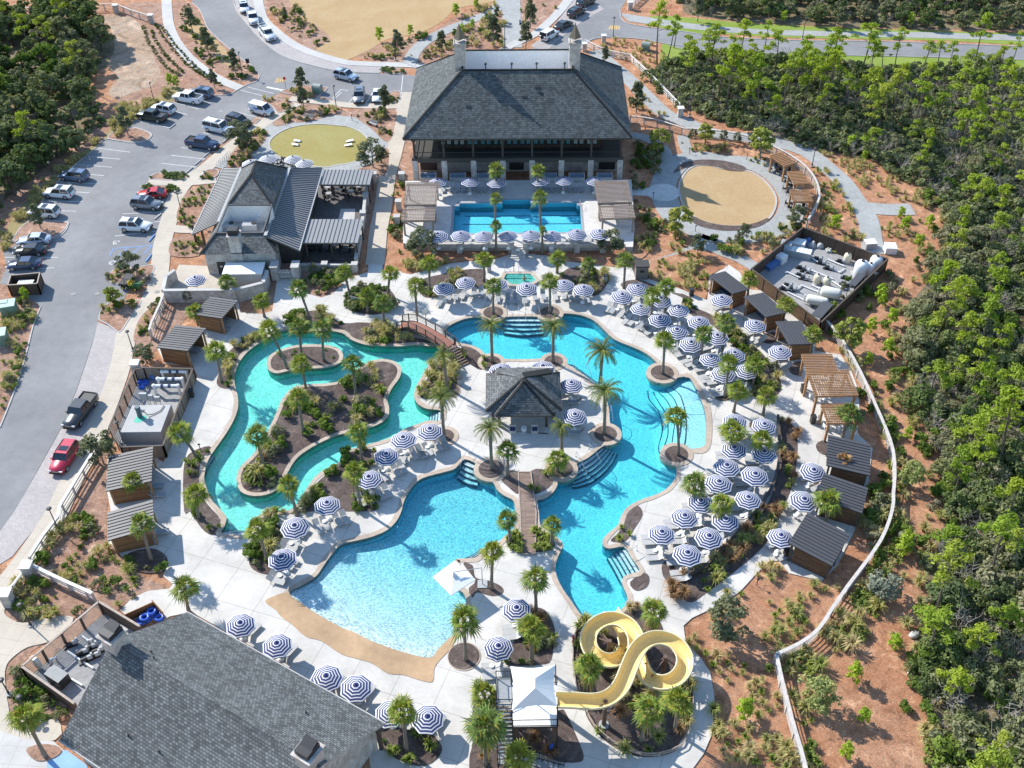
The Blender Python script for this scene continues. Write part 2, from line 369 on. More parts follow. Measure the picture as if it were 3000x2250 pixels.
MT['trim']=plain('dark_bronze_trim',(.055,.05,.045,1),.6); MT['grey']=plain('grey_metal',(.36,.37,.37,1),.5); MT['tank']=plain('off_white_tank',(.66,.64,.56,1),.45); MT['cream']=plain('cream_tank',(.62,.55,.40,1),.45)
MT['chrome']=plain('stainless_tube',(.65,.65,.66,1),.25,.8,.02); MT['green_box']=plain('green_painted_steel',(.16,.26,.20,1),.5); MT['blue']=plain('blue_vinyl',(.03,.10,.48,1),.3); MT['bluecover']=plain('blue_cover',(.10,.20,.42,1),.6)
MT['rubber']=plain('tyre_rubber',(.02,.02,.02,1),.8); MT['rim']=plain('alloy_rim',(.45,.45,.47,1),.3,.6); MT['yellow']=plain('yellow_plastic',(.70,.52,.06,1),.4); MT['red']=plain('red_plastic',(.55,.03,.03,1),.4)
MT['headlight']=plain('headlight_lens',(.75,.78,.8,1),.1); MT['taillight']=plain('taillight_lens',(.40,.01,.01,1),.2); MT['line']=plain('white_road_paint',(.62,.62,.61,1),.8,var=.15); MT['lineblue']=plain('blue_road_paint',(.15,.3,.6,1),.8); MT['lineyel']=plain('faded_yellow_paint',(.55,.36,.14,1),.8)
MT['sling']=plain('grey_sling',(.30,.32,.34,1),.8,var=.1); MT['sling_light']=plain('pale_grey_sling',(.40,.40,.395,1),.8,var=.06); MT['frame']=plain('taupe_frame',(.50,.48,.45,1),.4); MT['navy']=plain('navy_cushion',(.05,.07,.14,1),.9)
MT['plaster']=plain('white_plaster',(.72,.72,.71,1),.6); MT['slide']=plain('yellow_fibreglass',(.76,.56,.21,1),.28,var=.06,spec=.5); MT['slide_out']=plain('cream_fibreglass',(.70,.60,.36,1),.4); MT['sail']=plain('white_sail',(.78,.78,.75,1),.8,var=.03)
MT['skin']=plain('skin',(.48,.27,.18,1),.6); MT['hair']=plain('dark_hair',(.04,.025,.02,1),.8); MT['stone']=mottled('pale_rock',(.55,.53,.48,1))
MT['olive']=plain('green_tractor_paint',(.03,.12,.03,1),.4)
# ================================================================ GROUND, ROADS, PATHS
TZ=0.9   # clubhouse terrace level
POOLS={}
POOLS['main']=smooth(P("E683,505 688,470 730,440 800,412 870,402 915,404 930,418 955,428 1015,428 1045,415 1060,400 1180,396 1300,400 1310,412 1335,425 1385,422 1412,405 1430,379 1480,378 1560,390 1640,425 1700,480 1750,530 1800,560 1900,600 1980,640 2040,690 2048,708 2010,730 1995,765 2005,800 2050,826 2110,828 2150,812 2175,795 2230,786 2262,800 2300,870 2340,960 2362,1060 2362,1180 2345,1240 2250,1256 2225,1245 2190,1228 2140,1228 2100,1255 2095,1290 2115,1325 2150,1345 2168,1375 2170,1400 2160,1450 2110,1510 2040,1550 1950,1580 1870,1620 1830,1659 H1805,50 1790,90 1720,150 1692,190 1700,225 1740,242 1832,232 1882,306 1932,382 1860,408 1826,430 1820,470 1850,540 1852,590 1820,630 1740,680 1640,690 1570,680 1530,640 1490,580 1440,510 1403,440 1387,370 1402,300 1435,230 1430,200 1400,170 1330,120 1290,90 1280,0 E1268,1590 1310,1580 1370,1540 1400,1490 1408,1458 1470,1438 1508,1400 1528,1350 1600,1312 1690,1240 1740,1222 1785,1188 1792,1145 1765,1105 1742,1095 1735,1000 1720,930 1735,870 1700,845 1640,830 1550,762 1458,700 1442,665 1400,650 1340,652 1300,668 1180,673 1055,671 1020,662 960,652 938,645 900,608 850,585 790,572 740,560 700,530"),3)
POOLS['river']=smooth(P("E620,590 560,588 480,580 380,590 250,588 150,578 60,545 0,502 D2100,488 1990,492 1880,482 1800,500 1720,545 1620,612 1560,682 1525,760 1522,830 1540,900 1545,980 1520,1060 1470,1150 1400,1250 1350,1330 1325,1430 1338,1500 1370,1580 1405,1620 1440,1659 G1470,40 1455,100 1442,140 1610,146 1620,60 1700,22 1800,0 D1895,1642 1970,1540 2030,1450 2100,1390 2212,1332 E0,1275 100,1245 250,1205 340,1172 400,1130 500,1092 570,1070 640,1072 645,1010 600,1000 540,990 485,950 472,890 500,820 550,740 575,690 640,655 650,620"),3)
ISL_BIG=smooth(P("D1532,1450 1560,1530 1650,1560 1760,1540 1840,1470 1870,1400 1930,1310 2030,1240 2150,1180 2212,1160 E120,1130 230,1100 300,1050 310,990 300,930 330,860 380,790 388,730 350,690 270,672 180,690 100,740 45,795 0,815 D2100,832 2000,835 1900,860 1830,930 1800,1000 1760,1090 1700,1200 1640,1290 1560,1370"),3)
ISL_SMALL=smooth(P("D1730,690 1760,640 1850,600 1950,580 2100,580 2190,600 2225,650 2200,700 2120,728 2000,735 1870,750 1790,765 1740,740"),4)
POOLS['splash']=smooth(P("E390,1659 405,1600 440,1530 500,1460 570,1430 680,1402 740,1380 800,1322 888,1362 880,1400 900,1440 980,1470 1010,1520 1060,1560 1115,1590 1125,1659 H1120,100 1060,160 1000,210 925,250 870,300 755,308 738,330 745,420 760,500 798,540 806,600 782,660 750,770 690,830 620,900 575,950 400,912 200,842 80,782 0,752 G2050,662 1950,592 1875,530 1960,480 2050,420 2100,350 2150,280 2212,215 H100,190 200,165 300,120 360,60"),3)
for k in POOLS: POOLS[k]=ccw(POOLS[k])
ISL_BIG=ccw(ISL_BIG); ISL_SMALL=ccw(ISL_SMALL)
LAP=ccw(P("B735,1338 765,1336 765,1318 1045,1316 1045,1296 1225,1294 1225,1314 1525,1312 1528,1332 1548,1332 1560,1504 720,1514",TZ))
TUB=ccw(P("E1068,118 1225,118 1262,158 1225,178 1160,186 1100,184 1052,150",.35))
LAPFLAT=[Vector((p.x,p.y,0)) for p in LAP]
ground_holes=[POOLS['main'],POOLS['river'],POOLS['splash'],LAPFLAT]
def sheet(name,polys,z,mat,thick=0,ms=None,kind=True,cat=None,label=None,holes=()):
    mb=MB()
    for p in polys:
        p=ccw(p)
        if thick:
            n=len(p); mb.add([(q.x,q.y,z-thick) for q in p]+[(q.x,q.y,z) for q in p],[(i,(i+1)%n,n+(i+1)%n,n+i) for i in range(n)],0)
        mb.flat(p,z,0,holes)
    return struct(name,mb,mat,cat=cat,label=label)
big=[Vector((x,y,0)) for x,y in((-400,-60),(400,-60),(400,900),(-400,900))]
gb=MB(); gb.flat(big,0,0,ground_holes); struct('ground',gb,MT['straw'],label='orange brown pine straw ground')
def stroke(s,w,closed=False,z=0,n=4):
    pts=smooth(P(s,z) if isinstance(s,str) else s,n,closed); k=len(pts); L=[];R=[]
    for i in range(k):
        a=pts[i-1] if (i>0 or closed) else pts[i]; b=pts[(i+1)%k] if(i<k-1 or closed) else pts[i]
        d=Vector((b.x-a.x,b.y-a.y)); 
        if d.length<1e-6: continue
        d.normalize(); nrm=Vector((-d.y,d.x,0)); ww=w/2
        L.append(pts[i]+nrm*ww); R.append(pts[i]-nrm*ww)
    return L,R
def strokes(name,lst,z,mat,label=None,cat=None,thick=.1):
    mb=MB()
    for k,it in enumerate(lst):
        s,wd=it[0],it[1]; cl=len(it)>2 and it[2]
        L,R=stroke(s,wd,cl); zz=z+.003*k
        L=[Vector((p.x,p.y,zz)) for p in L]; R=[Vector((p.x,p.y,zz)) for p in R]
        mb.strip(R,L,0,cl)
        if thick:
            mb.strip(L,[Vector((p.x,p.y,zz-thick)) for p in L],0,cl); mb.strip([Vector((p.x,p.y,zz-thick)) for p in R],R,0,cl)
    return struct(name,mb,mat,label=label,cat=cat)
# soils
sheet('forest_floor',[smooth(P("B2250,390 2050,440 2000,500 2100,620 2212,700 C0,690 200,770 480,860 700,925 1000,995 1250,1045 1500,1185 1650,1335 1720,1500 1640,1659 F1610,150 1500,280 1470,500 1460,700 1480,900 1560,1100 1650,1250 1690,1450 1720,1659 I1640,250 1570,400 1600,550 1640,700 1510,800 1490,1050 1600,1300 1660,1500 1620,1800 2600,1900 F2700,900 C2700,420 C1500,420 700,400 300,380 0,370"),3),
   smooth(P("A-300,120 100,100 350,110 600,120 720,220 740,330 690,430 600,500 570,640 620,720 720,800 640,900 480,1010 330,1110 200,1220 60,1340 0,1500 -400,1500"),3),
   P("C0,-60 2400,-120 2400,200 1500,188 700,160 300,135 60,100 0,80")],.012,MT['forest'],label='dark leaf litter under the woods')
sheet('straw_bed',[smooth(P("A800,40 1040,20 1080,150 1150,290 1260,420 1420,520 1530,585 1440,615 1360,600 1300,560 1150,640 950,720 900,780 800,790 760,600 900,400 900,200"),3),
   smooth(P("A1110,25 1240,20 1320,140 1440,280 1640,440 1665,500 1600,548 1450,490 1300,400 1180,260"),3),
   smooth(P("A1640,0 B0,-40 100,-60 60,0 A2150,240 2120,300 2020,320 1880,230 1780,130 1700,40"),3),
   smooth(P("B100,370 250,290 450,250 620,190 720,120 900,50 1060,0 1240,-20 1500,-10 1380,110 1240,220 1100,290 900,330 700,400 500,420"),3),
   smooth(P("A60,1480 250,1300 340,1180 440,1100 560,1000 640,950 700,900 830,820 960,850 860,700 740,740 500,900 300,1080 120,1230 0,1350 0,1659"),3),
   smooth(P("D-20,60 40,80 60,190 60,270 265,330 225,450 185,600 145,740 105,870 55,990 0,1130 -300,1200 -300,0"),3)],.016,MT['straw_pink'],label='pink brown straw mulch beds')
sheet('garden_bed',[P("B400,690 1000,700 1000,1170 330,1170 300,1120 D2212,300 1540,300 1240,310 1060,620 1080,300 1350,0 A1300,1190 1480,860 1700,640 1880,560 2130,560 2212,720")],.014,MT['straw_pink'],label='pink brown straw round the restaurant')
for gi,gp in enumerate([smooth(P("G230,380 470,20 560,-80 690,-60 690,180 800,260 930,420 1100,500 960,515 860,560 780,645 640,575 430,490 250,400"),2),smooth(P("G30,640 60,560 150,480 240,400 420,480 640,575 560,640 480,690 330,678 150,722 60,690"),2),smooth(P("G300,842 180,880 80,950 35,1010 30,1100 60,1280 150,1350 380,1352 480,1240 140,1000"),2),smooth(P("D1100,290 1260,340 1000,620 900,800 780,1100 720,1300 690,1659 480,1659 640,1300 780,900 860,520 1060,290"),2)]): sheet('garden_bed',[gp],.018+.004*gi+(.001 if gi else 0),MT['straw_pink'],label='pink brown straw of a left side garden bed')
sheet('dry_sand',[smooth(P("A640,110 800,100 900,150 960,250 1000,380 1040,470 980,560 860,600 760,640 700,600 760,500 700,430 740,320 720,200"),4)],.022,MT['sand'],label='bare sandy clearing beside the left woods')
sheet('lawn',[smooth(P("A1210,110 1290,120 1350,200 1440,300 1540,400 1500,430 1420,400 1380,330 1290,290 1220,220"),4)],.028,MT['lawn_tan'],label='strip of dormant lawn in road island')
sheet('dormant_lawn',[smooth(P("A1880,-60 2212,-80 B950,-80 1000,0 880,30 740,60 640,150 480,220 300,255 170,330 0,395 A2080,340 2050,320 2120,270 2140,240 2050,170 1930,90"),4)],.031,MT['lawn_tan'],label='large tan dormant lawn at the top')
LAWN_L=smooth(P("A1747,935 1780,885 1870,835 1980,812 2110,808 2212,820 B60,830 140,870 172,920 165,975 120,1030 50,1060 -60,1075 A2080,1085 1950,1060 1840,1030 1775,990"),4)
LAWN_R=smooth(P("C-20,1235 -12,1180 15,1130 50,1095 110,1075 200,1080 290,1105 400,1105 480,1140 560,1210 605,1300 585,1370 545,1425 480,1445 380,1465 260,1462 150,1440 70,1400 5,1330"),4)
sheet('oval_lawn',[LAWN_L],.05,MT['lawn_olive'],label='olive oval lawn behind the restaurant')
sheet('round_lawn',[LAWN_R],.05,MT['lawn_tan'],label='round tan lawn on the right')
sheet('green_verge',[P("C-150,100 100,120 400,150 800,170 1300,190 2300,220 2300,300 1700,262 1200,255 700,245 300,225 0,212 B1850,130 1900,125"),P("C1000,362 1500,372 2300,392 2300,560 1600,520 1100,450"),P("B2080,280 2212,290 C400,345 900,362 900,440 0,420 B2060,400")],.026,MT['lawn_green'],label='green grass verges along the upper road')
sheet('roadside_grass',[smooth(P("A680,890 780,700 900,690 1000,650 1100,560 1180,580 1120,650 960,740 860,800 700,905 600,985 480,1080 380,1160 240,1320 160,1450 60,1600 20,1640 60,1450 200,1270 380,1110 520,1000"),3)],.027,MT['lawn_verge'],label='dry grass verge along the left parking bays')
# asphalt
ROAD=P("A1225,-60 1250,20 1290,60 1320,120 1350,190 1420,260 1500,330 1580,395 1640,435 1680,490 1660,530 1600,553 1560,570 1530,590 1500,610 1440,620 1370,618 1120,660 980,740 860,790 815,822 900,835 975,865 975,895 920,925 830,925 690,905 600,980 500,1060 385,1170 270,1310 180,1435 420,1437 440,1465 415,1510 350,1545 200,1540 100,1580 20,1640 D45,60 0,180 60,190 265,330 215,460 170,640 120,800 75,930 0,1115 G-60,60 0,125 D95,1655 250,1380 400,1110 500,860 560,680 600,560 635,430 640,380 650,345 700,305 800,290 860,160 D1000,0 A1030,1500 1060,1380 1100,1240 940,1210 965,1165 1225,1135 1300,1060 1400,965 1500,880 1590,810 1690,735 1690,660 1740,640 1810,605 1880,575 B0,665 350,682 380,600 B620,620 900,560 1230,320 1340,220 1480,40 1500,-60 1900,-60 1850,0 1805,70 1820,130 1880,160 C0,205 200,235 400,250 800,265 1200,268 1700,285 2400,310 2400,395 1500,370 1000,360 500,345 0,320 B2100,285 1900,250 1700,245 1610,265 1540,330 B1000,480 480,490 250,475 0,468 A2050,432 1900,392 1800,345 1690,255 1600,155 1530,60 1500,-60")
sheet('road',[ROAD],.035,MT['asphalt'],label='grey asphalt road and parking lot')
sheet('upper_path',[P("C-60,140 200,170 500,192 1000,205 1500,208 2400,235 2400,272 1700,250 1200,240 700,232 300,212 0,185 B1860,140 1820,100 1815,85")],.05,MT['path_grey'],label='pale path beside the upper road')
# far kerb lines of the upper road, road markings
mb=MB()
for s in("C0,205 200,235 400,250 800,265 1200,268 1700,285 2400,310","C0,320 500,345 1000,360 1500,370 2400,395","A1245,20 1290,60 1320,120 1350,190 1420,260 1500,330 1580,395 1640,435 1680,490 1660,530 1600,553 1530,590 1500,610 1440,620 1370,618","A1120,660 980,740 860,790 815,822 900,835 975,865 975,895 920,925 830,925 690,905 600,980 500,1060 385,1170 270,1310 180,1435 420,1437 440,1465 415,1510 350,1545 200,1540 100,1580","D265,330 215,460 170,640 120,800 75,930 0,1115","A1500,-60 1530,60 1600,155 1690,255 1800,345 1900,392 2050,432 B0,468 250,475","B1805,70 1820,130 1880,160 2000,180 2212,205","B1540,330 1610,265 1700,245 1900,250 2100,285 2212,300"):
    L,R=stroke(s,.17); L=[Vector((p.x,p.y,.13)) for p in L]; R=[Vector((p.x,p.y,.13)) for p in R]
    mb.strip(R,L,0,False); mb.strip(L,[Vector((p.x,p.y,0)) for p in L],0,False); mb.strip([Vector((p.x,p.y,0)) for p in R],R,0,False)
struct('kerb',mb,MT['kerb'],label='pale concrete kerbs')
# paver bays beside the roads
sheet('paver_bay',[P("D635,430 700,455 770,505 760,620 720,740 690,850 660,960 640,1080 560,1250 430,1420 330,1600 G300,0 200,140 80,290 0,340 -60,340 -60,60 0,128 D97,1652 252,1382 402,1112 502,862 562,682 602,562"),P("A1505,-60 1532,60 1602,155 1692,255 1802,345 1902,392 2052,430 B0,465 250,472 300,430 0,400 A2080,370 1960,330 1850,260 1750,170 1680,70 1640,-60"),P("B1225,300 1340,215 1480,35 1500,-60 1580,-60 1700,60 1560,140 1440,230 1330,330")],.045,MT['pavers'],label='grey paver parking bays')
lines=MB()
def ln(c,x1,y1,x2,y2,w=.12,z=.048,m=0,t=None):
    t=t or lines; a,b=G(c,x1,y1,0),G(c,x2,y2,0); d=(b-a).normalized(); q=Vector((-d.y,d.x,0))*w/2
    t.add([Vector((p.x,p.y,z)) for p in(a-q,b-q,b+q,a+q)],[(0,1,2,3)],m)
for a in((1110,1008,1330,1033),(1050,1060,1275,1085),(1175,958,1400,985),(630,960,845,988),(570,1015,780,1033),(495,1068,725,1085),(570,1130,675,1140),(375,1180,625,1193),(495,1246,580,1250),(275,1305,535,1308),(390,1368,495,1370),(1120,662,1290,708),(1130,722,1215,745),(880,780,1110,832),(1300,650,1362,672),(1315,860,1500,900),(1550,732,1720,776),(795,1388,1068,1372),(745,1532,1020,1498),(1420,720,1440,722),(1560,585,1730,630),(1605,565,1775,608),(1000,1440,1045,1436)): ln('A',*a)
ln('A',1728,565,1840,588,.5)
for a in((30,10,375,10),(50,95,350,78)): ln('D',*a)
for a in((0,580,45,590),(50,665,105,600),(160,672,205,598),(-60,640,0,580),(400,490,388,592)): ln('B',*a)
ln('A',2050,650,2120,570); ln('A',2150,660,2212,600)
# accessible bay markings
for a in((710,1659,735,1612),(735,1612,1010,1590),(770,1659,830,1605),(850,1655,910,1600),(930,1648,985,1593),(1010,1590,1000,1625)): ln('A',*a,w=.14,m=1)
c=G('A',755,1572,0); lines.add([(c.x+.5*math.cos(a)*r,c.y+.5*math.sin(a)*r,.048) for r in(1,.72) for a in[i*PI/8 for i in range(14)]],[(i,i+1,15+i,14+i) for i in range(13)]); ln('A',755,1572,735,1590,.12); ln('A',755,1560,775,1570,.12)
c=G('D',728,45,0); lines.add([(c.x+.5*math.cos(a)*r,c.y+.5*math.sin(a)*r,.048) for r in(1,.72) for a in[i*PI/8 for i in range(14)]],[(i,i+1,15+i,14+i) for i in range(13)]); ln('D',728,45,705,55,.12)
for k in range(5): ln('A',1785+k*14,535,1800+k*13,505,.2,m=2)
ln('A',1780,538,1850,530,.2,m=2); ln('A',1800,505,1850,515,.2,m=2)
for k in range(5): ln('B',1735+k*16,192,1745+k*14,168,.3,m=2)
struct('road_marking',lines,[MT['line'],MT['lineblue'],MT['lineyel']],label='painted bay lines and accessible parking symbols')
# sidewalks and paths
strokes('sidewalk',[("A1920,668 1800,740 1640,850 1470,975 1340,1085 1230,1165 1150,1260 1105,1400 1075,1500 1050,1600 D1045,0 1035,100 1020,190 965,300 880,400 825,480 805,600 775,740 720,900 640,1100 560,1290 470,1450 390,1620 G360,20 250,190 100,400 -50,560",2.6),
  ("B430,600 405,720 375,850 340,1000 305,1120 285,1230 270,1350 240,1500 225,1659 E215,60",2.7),("A1880,640 2100,665 B100,688 430,690",1.9),("A960,1178 1150,1190 1260,1185 1400,1172",1.7),("A1090,1480 1190,1490 1290,1490",1.9)],.10,MT['walk'],label='tan concrete sidewalks')
sheet('entry_plaza',[smooth(P("G0,500 80,560 30,640 60,690 150,722 240,700 330,680 480,686 400,790 300,850 180,880 80,950 40,1010 35,1100 60,1280 90,1350 300,1352 380,1350 360,1480 G-100,1500 -300,1000 -100,500"),3)],.108,MT['walk'],thick=.1,label='tan concrete forecourt at lower left')
sheet('pale_forecourt',[P("G0,1420 180,1480 350,1490 700,1800 -200,1800")],.112,MT['walk_pale'],thick=.1,label='pale concrete corner at bottom left'); sheet('blue_bay',[P("G305,1640 330,1590 430,1545 560,1640 640,1800 330,1800")],.118,MT['blue_paint'],label='blue painted paving at bottom left')
sheet('round_planting_bed',[smooth(P("G175,1545 230,1518 320,1512 385,1530 402,1560 350,1600 260,1620 200,1590"),4)],.19,MT['straw_pink'],thick=.15,label='oval straw bed at bottom left')
strokes('pale_sidewalk',[("A1078,-40 1090,140 1130,250 1200,350 1300,440 1420,515 1560,575",2.1),("A1665,-40 1700,110 1770,190 1880,275 2000,335 2212,400 B150,415 480,425",2.0),("B480,428 700,440 950,400 1090,300 1250,225 1400,90 1500,-40",2.0)],.095,MT['walk_pale'],label='pale sidewalks along the upper roads')
strokes('grey_path',[("B440,410 480,330 560,260 700,190 850,130 1000,60 1080,-60",2.7),("B1100,-60 1105,150 1110,310",3.8),("B1640,330 1760,430 1880,530 1990,640 2100,740 2212,785 C200,865 400,890 600,925 800,985 930,1080 1040,1180 1110,1280 1190,1400 1220,1520 1230,1640",3.1),("C1180,1345 1330,1360 1490,1358",3.2),("B1870,878 1960,892 2080,960 2112,1050 2050,1200",2.0),("C0,1010 -40,1060 -110,1100",2.5),("Z1385,590 1420,572 1470,555 1510,535 1535,512",2.4),("Z1505,520 1560,545 1600,560 1650,590",2.0),("B2212,880 C20,960 60,1010",2.0)],.07,MT['path_grey'],label='grey stone paths')
def ringstroke(poly,off,wd):
    c=sum(poly,Vector())/len(poly); q=[p+(p-c).normalized()*off for p in ccw(poly)][::4]; return (q,wd,True)
strokes('loop_path',[ringstroke(LAWN_L,1.9,3.4),ringstroke(LAWN_R,2.6,4.0),("A1690,900 1600,960 1480,1040 1420,1090",3.0)],.085,MT['path_grey'],label='grey loop paths round the two lawns')
strokes('lawn_edge',[ringstroke(LAWN_R,.1,.3),ringstroke(LAWN_L,.1,.25)],.12,MT['kerb'],label='pale edging round the lawns')
sheet('straw_crescent',[smooth(P("C-60,1120 0,1060 120,1038 260,1045 380,1075 412,1100 380,1112 290,1106 200,1082 110,1074 20,1092 -40,1118"),3),smooth(P("C60,1402 150,1440 260,1462 380,1465 480,1445 545,1418 555,1432 500,1470 380,1495 260,1498 130,1475 60,1440"),3)],.125,MT['mulch'],label='crescent mulch beds at the round lawn')
strokes('white_walk',[("B1850,1240 1960,1244 2050,1250",2.4)],.10,MT['terrace'],label='white paver walk'); sheet('white_roundel',[disc(G('B',2085,1250,0),2.6,28,2.6)],.108,MT['terrace'],thick=.1,label='round white paver landing')
# parking islands: kerb ring with a bed inside
ISL=["D695,140 712,108 760,88 860,78 1000,62 985,130 975,182 840,192 760,190 705,168","D640,400 655,350 715,302 800,292 918,290 870,370 830,430 775,500 700,450 645,422","A965,1165 1000,1128 1100,1118 1225,1135 1200,1162 1130,1172 1000,1168","A905,1212 960,1203 1080,1203 1145,1222 1155,1245 1090,1252 980,1240","A1690,660 1740,640 1890,660 1900,682 1868,715 1800,735 1762,690","A1815,602 1880,575 1960,555 2100,565 2120,582 2050,640 2030,650 1930,622","B258,448 330,442 408,455 410,475 330,484 270,468","A812,828 900,836 975,866 970,900 925,922 830,922 700,902 740,850","A180,1440 420,1440 436,1470 400,1510 340,1540 180,1540 80,1570","B205,660 330,595 385,600 380,640 340,672","A1295,1160 1330,1110 1380,1098 1420,1108 1410,1140 1360,1165 1310,1172"]
GREEN_ISL=(2,3,6,9)
kb=MB(); beds=[]; gbeds=[]
for i,s in enumerate(ISL):
    p=ccw(smooth(P(s),3)); q=offset(p,-.16); n=len(p)
    kb.add([(a.x,a.y,0) for a in p]+[(a.x,a.y,.15) for a in p]+[(a.x,a.y,.15) for a in q]+[(a.x,a.y,.05) for a in q],[(k*n+j,k*n+(j+1)%n,(k+1)*n+(j+1)%n,(k+1)*n+j) for k in range(3) for j in range(n)])
    beds.append(q)
struct('island_kerb',kb,MT['kerb'],label='concrete kerbs round the parking islands')
sheet('island_bed',beds,.12,MT['straw_pink'],label='straw mulch in the parking islands')
BED_R=[ "A1150,1440 1160,1340 1210,1250 1280,1212 1380,1198 1360,1280 1300,1400 1245,1500","A1105,1659 1115,1560 1180,1530 1250,1530 1310,1560 1290,1659","D870,560 890,440 960,350 1060,290 1050,330 1010,420 985,520 960,590","A1470,1085 1500,1000 1560,930 1640,860 1720,850 1740,872 1690,950 1620,1010 1570,1090","A1770,800 1900,720 2000,690 2130,682 2212,700 2180,740 2000,790 1880,800 1800,822","B75,745 140,708 260,705 355,720 350,800 320,910 270,910 200,840 100,770","B100,1110 200,1060 250,980 310,975 290,1130 230,1135"]
sheet('side_bed',[smooth(P(s),3) for s in BED_R],.11,MT['straw_pink'],thick=.1,label='straw mulch beds beside the sidewalks')
# ================================================================ POOL DECK
DECK=P("D1795,155 1765,360 1700,378 1560,370 1545,300 1280,340 1290,480 1130,500 1020,600 1070,700 1250,712 1280,780 1230,930 1110,1230 1060,1340 990,1290 700,1290 690,1500 720,1659 G700,200 790,290 1010,245 1088,320 1060,420 1120,470 1100,500 960,515 860,560 780,640 850,700 1070,700 1100,680 1240,650 H285,1370 190,1480 180,1600 190,1659 190,1800 2212,1800 I40,1700 135,1570 195,1430 205,1200 180,1050 120,950 20,850 5,740 60,690 250,600 370,520 480,400 560,325 620,318 690,400 900,450 1000,350 1110,130 F1200,1500 1230,1250 1130,1150 1145,1000 1140,880 1090,740 1020,640 860,620 830,410 660,330 560,230 430,220 370,110 300,60 170,140 160,290 0,222 E1990,150 1905,145 1880,70 1800,80 1450,38 1400,12 1330,0 1200,-10 1100,-10 1000,25 880,32 700,52 560,92 450,122 380,100 270,118 265,0 180,0 172,108 70,140 0,180 D2212,198 2150,252 2080,272 2000,250 1912,182 1905,150")
dk=MB(); dk.flat(DECK,.10,0,[POOLS['main'],POOLS['river'],POOLS['splash']])
n=len(DECK); dk.add([(p.x,p.y,.1) for p in DECK]+[(p.x,p.y,-.02) for p in DECK],[(i,(i+1)%n,n+(i+1)%n,n+i) for i in range(n)])
struct('pool_deck',dk,MT['deck'],label='pale concrete pool deck')
def bd(s,k=3): return smooth(P(s),k)
BEDS=[bd("E18,290 60,225 130,198 230,195 310,220 353,280 335,340 270,375 180,385 80,365 30,330"),
 bd("E495,200 540,150 640,125 760,98 880,88 935,100 935,170 1010,215 930,215 800,212 690,225 600,270 530,265"),
 bd("E1330,205 1400,150 1460,90 1560,78 1680,100 1742,130 1700,220 1640,262 1560,240 1430,225"),
 bd("D1850,432 1940,392 2000,362 2100,362 2180,422 E30,440 150,435 330,462 420,520 540,545 600,560 560,575 480,572 250,578 150,568 60,534 0,490 D2100,475 1990,480 1900,470"),
 bd("D1560,560 1640,500 1700,535 1620,592 1545,672 1505,760 1500,850 1450,862 1405,830 1430,740 1470,640"),
 bd("E590,690 650,668 710,690 745,780 748,880 700,905 600,925 540,930 500,900 525,845 580,760"),
 bd("E790,590 880,602 930,650 955,690 905,742 830,700 760,640"),
 bd("D2212,1362 2130,1410 2050,1480 1985,1580 1960,1659 G1860,0 1760,40 1860,150 1770,220 1800,320 1790,400 1700,405 1625,360 1618,290 1650,200 1700,130 1740,40 1850,20 D2030,1659 2100,1659 2212,1659 E100,1659 230,1650 220,1590 150,1530 190,1480 170,1400 220,1330 225,1265 150,1255 0,1300"),
 bd("D1195,1659 1190,1400 1225,1290 1330,1240 1372,1252 1305,1330 1290,1430 1300,1510 1335,1600 G1435,60 1400,150 1330,132 1265,50 1235,0"),
 bd("G820,290 900,250 1010,245 1085,300 1070,380 980,400 880,380"),
 bd("H210,1460 290,1380 400,1410 560,1430 640,1500 650,1560 590,1630 500,1650 350,1600"),
 bd("H790,340 850,350 870,430 960,450 1040,490 1045,530 980,550 880,525 850,560 825,500 868,450"),
 bd("H1240,625 1320,640 1370,720 1385,800 1360,960 1300,992 1100,1000 1052,960 1100,880 1150,780 1200,680"),
 bd("H1545,700 1640,712 1850,645 1925,612 2060,700 2105,850 I-20,850 60,1100 70,1250 40,1400 -20,1500 H2150,1560 2000,1592 1850,1570 1700,1480 1600,1350 1575,1280 1530,1150 1500,1000 1505,880"),
 bd("H850,1500 860,1250 1000,1240 1110,1340 1400,1290 1450,1300 1520,1450 1570,1580 1540,1625 1400,1620 1250,1560 1100,1659 1000,1760 850,1760 830,1600"),
 bd("E1035,1412 1145,1402 1150,1545 1080,1500 1040,1460"),bd("E1230,1397 1340,1395 1380,1450 1350,1500 1300,1530 1235,1542"),
 bd("H1105,150 1165,140 1170,265 1110,250 1068,205"),bd("H1255,135 1340,150 1380,200 1370,240 1260,262"),
 bd("F0,292 60,330 200,392 350,500 420,560 520,640 600,750 640,850 600,912 520,930 440,900 480,800 400,660 300,560 200,460 80,400 0,340"),
 bd("F640,1065 700,1090 740,1160 740,1300 720,1450 660,1620 I560,170 480,270 300,420 150,530 60,590 -20,560 H2130,560 2130,480 2085,420 2078,345 2130,318 I-20,400 60,370 200,300 400,130 500,0 F560,1590 620,1400 630,1250 612,1060"),
 bd("E1850,1645 1920,1622 H1952,20 1900,110 1845,190 1780,200 1745,185 1800,130"),bd("H1870,460 1960,400 1995,430 1980,490 1910,515"),
 bd("E1810,195 1850,165 1930,160 2010,185 F60,300 0,250 E1900,220"),bd("F55,680 90,660 130,670 140,700 100,720 60,705"),bd("F205,890 250,880 300,900 320,930 260,945 215,930"),
 bd("F430,1090 460,1080 520,1110 500,1150 450,1140"),bd("F495,540 530,510 600,500 600,560 540,570"),bd("F680,720 710,700 770,690 770,770 710,770"),bd("F862,1230 890,1205 930,1205 930,1290 880,1275"),bd("F835,1490 870,1470 890,1480 880,1520 840,1525")]
sheet('mulch_bed',BEDS,.135,MT['mulch'],thick=.05,label='dark mulch planting beds on the pool deck')
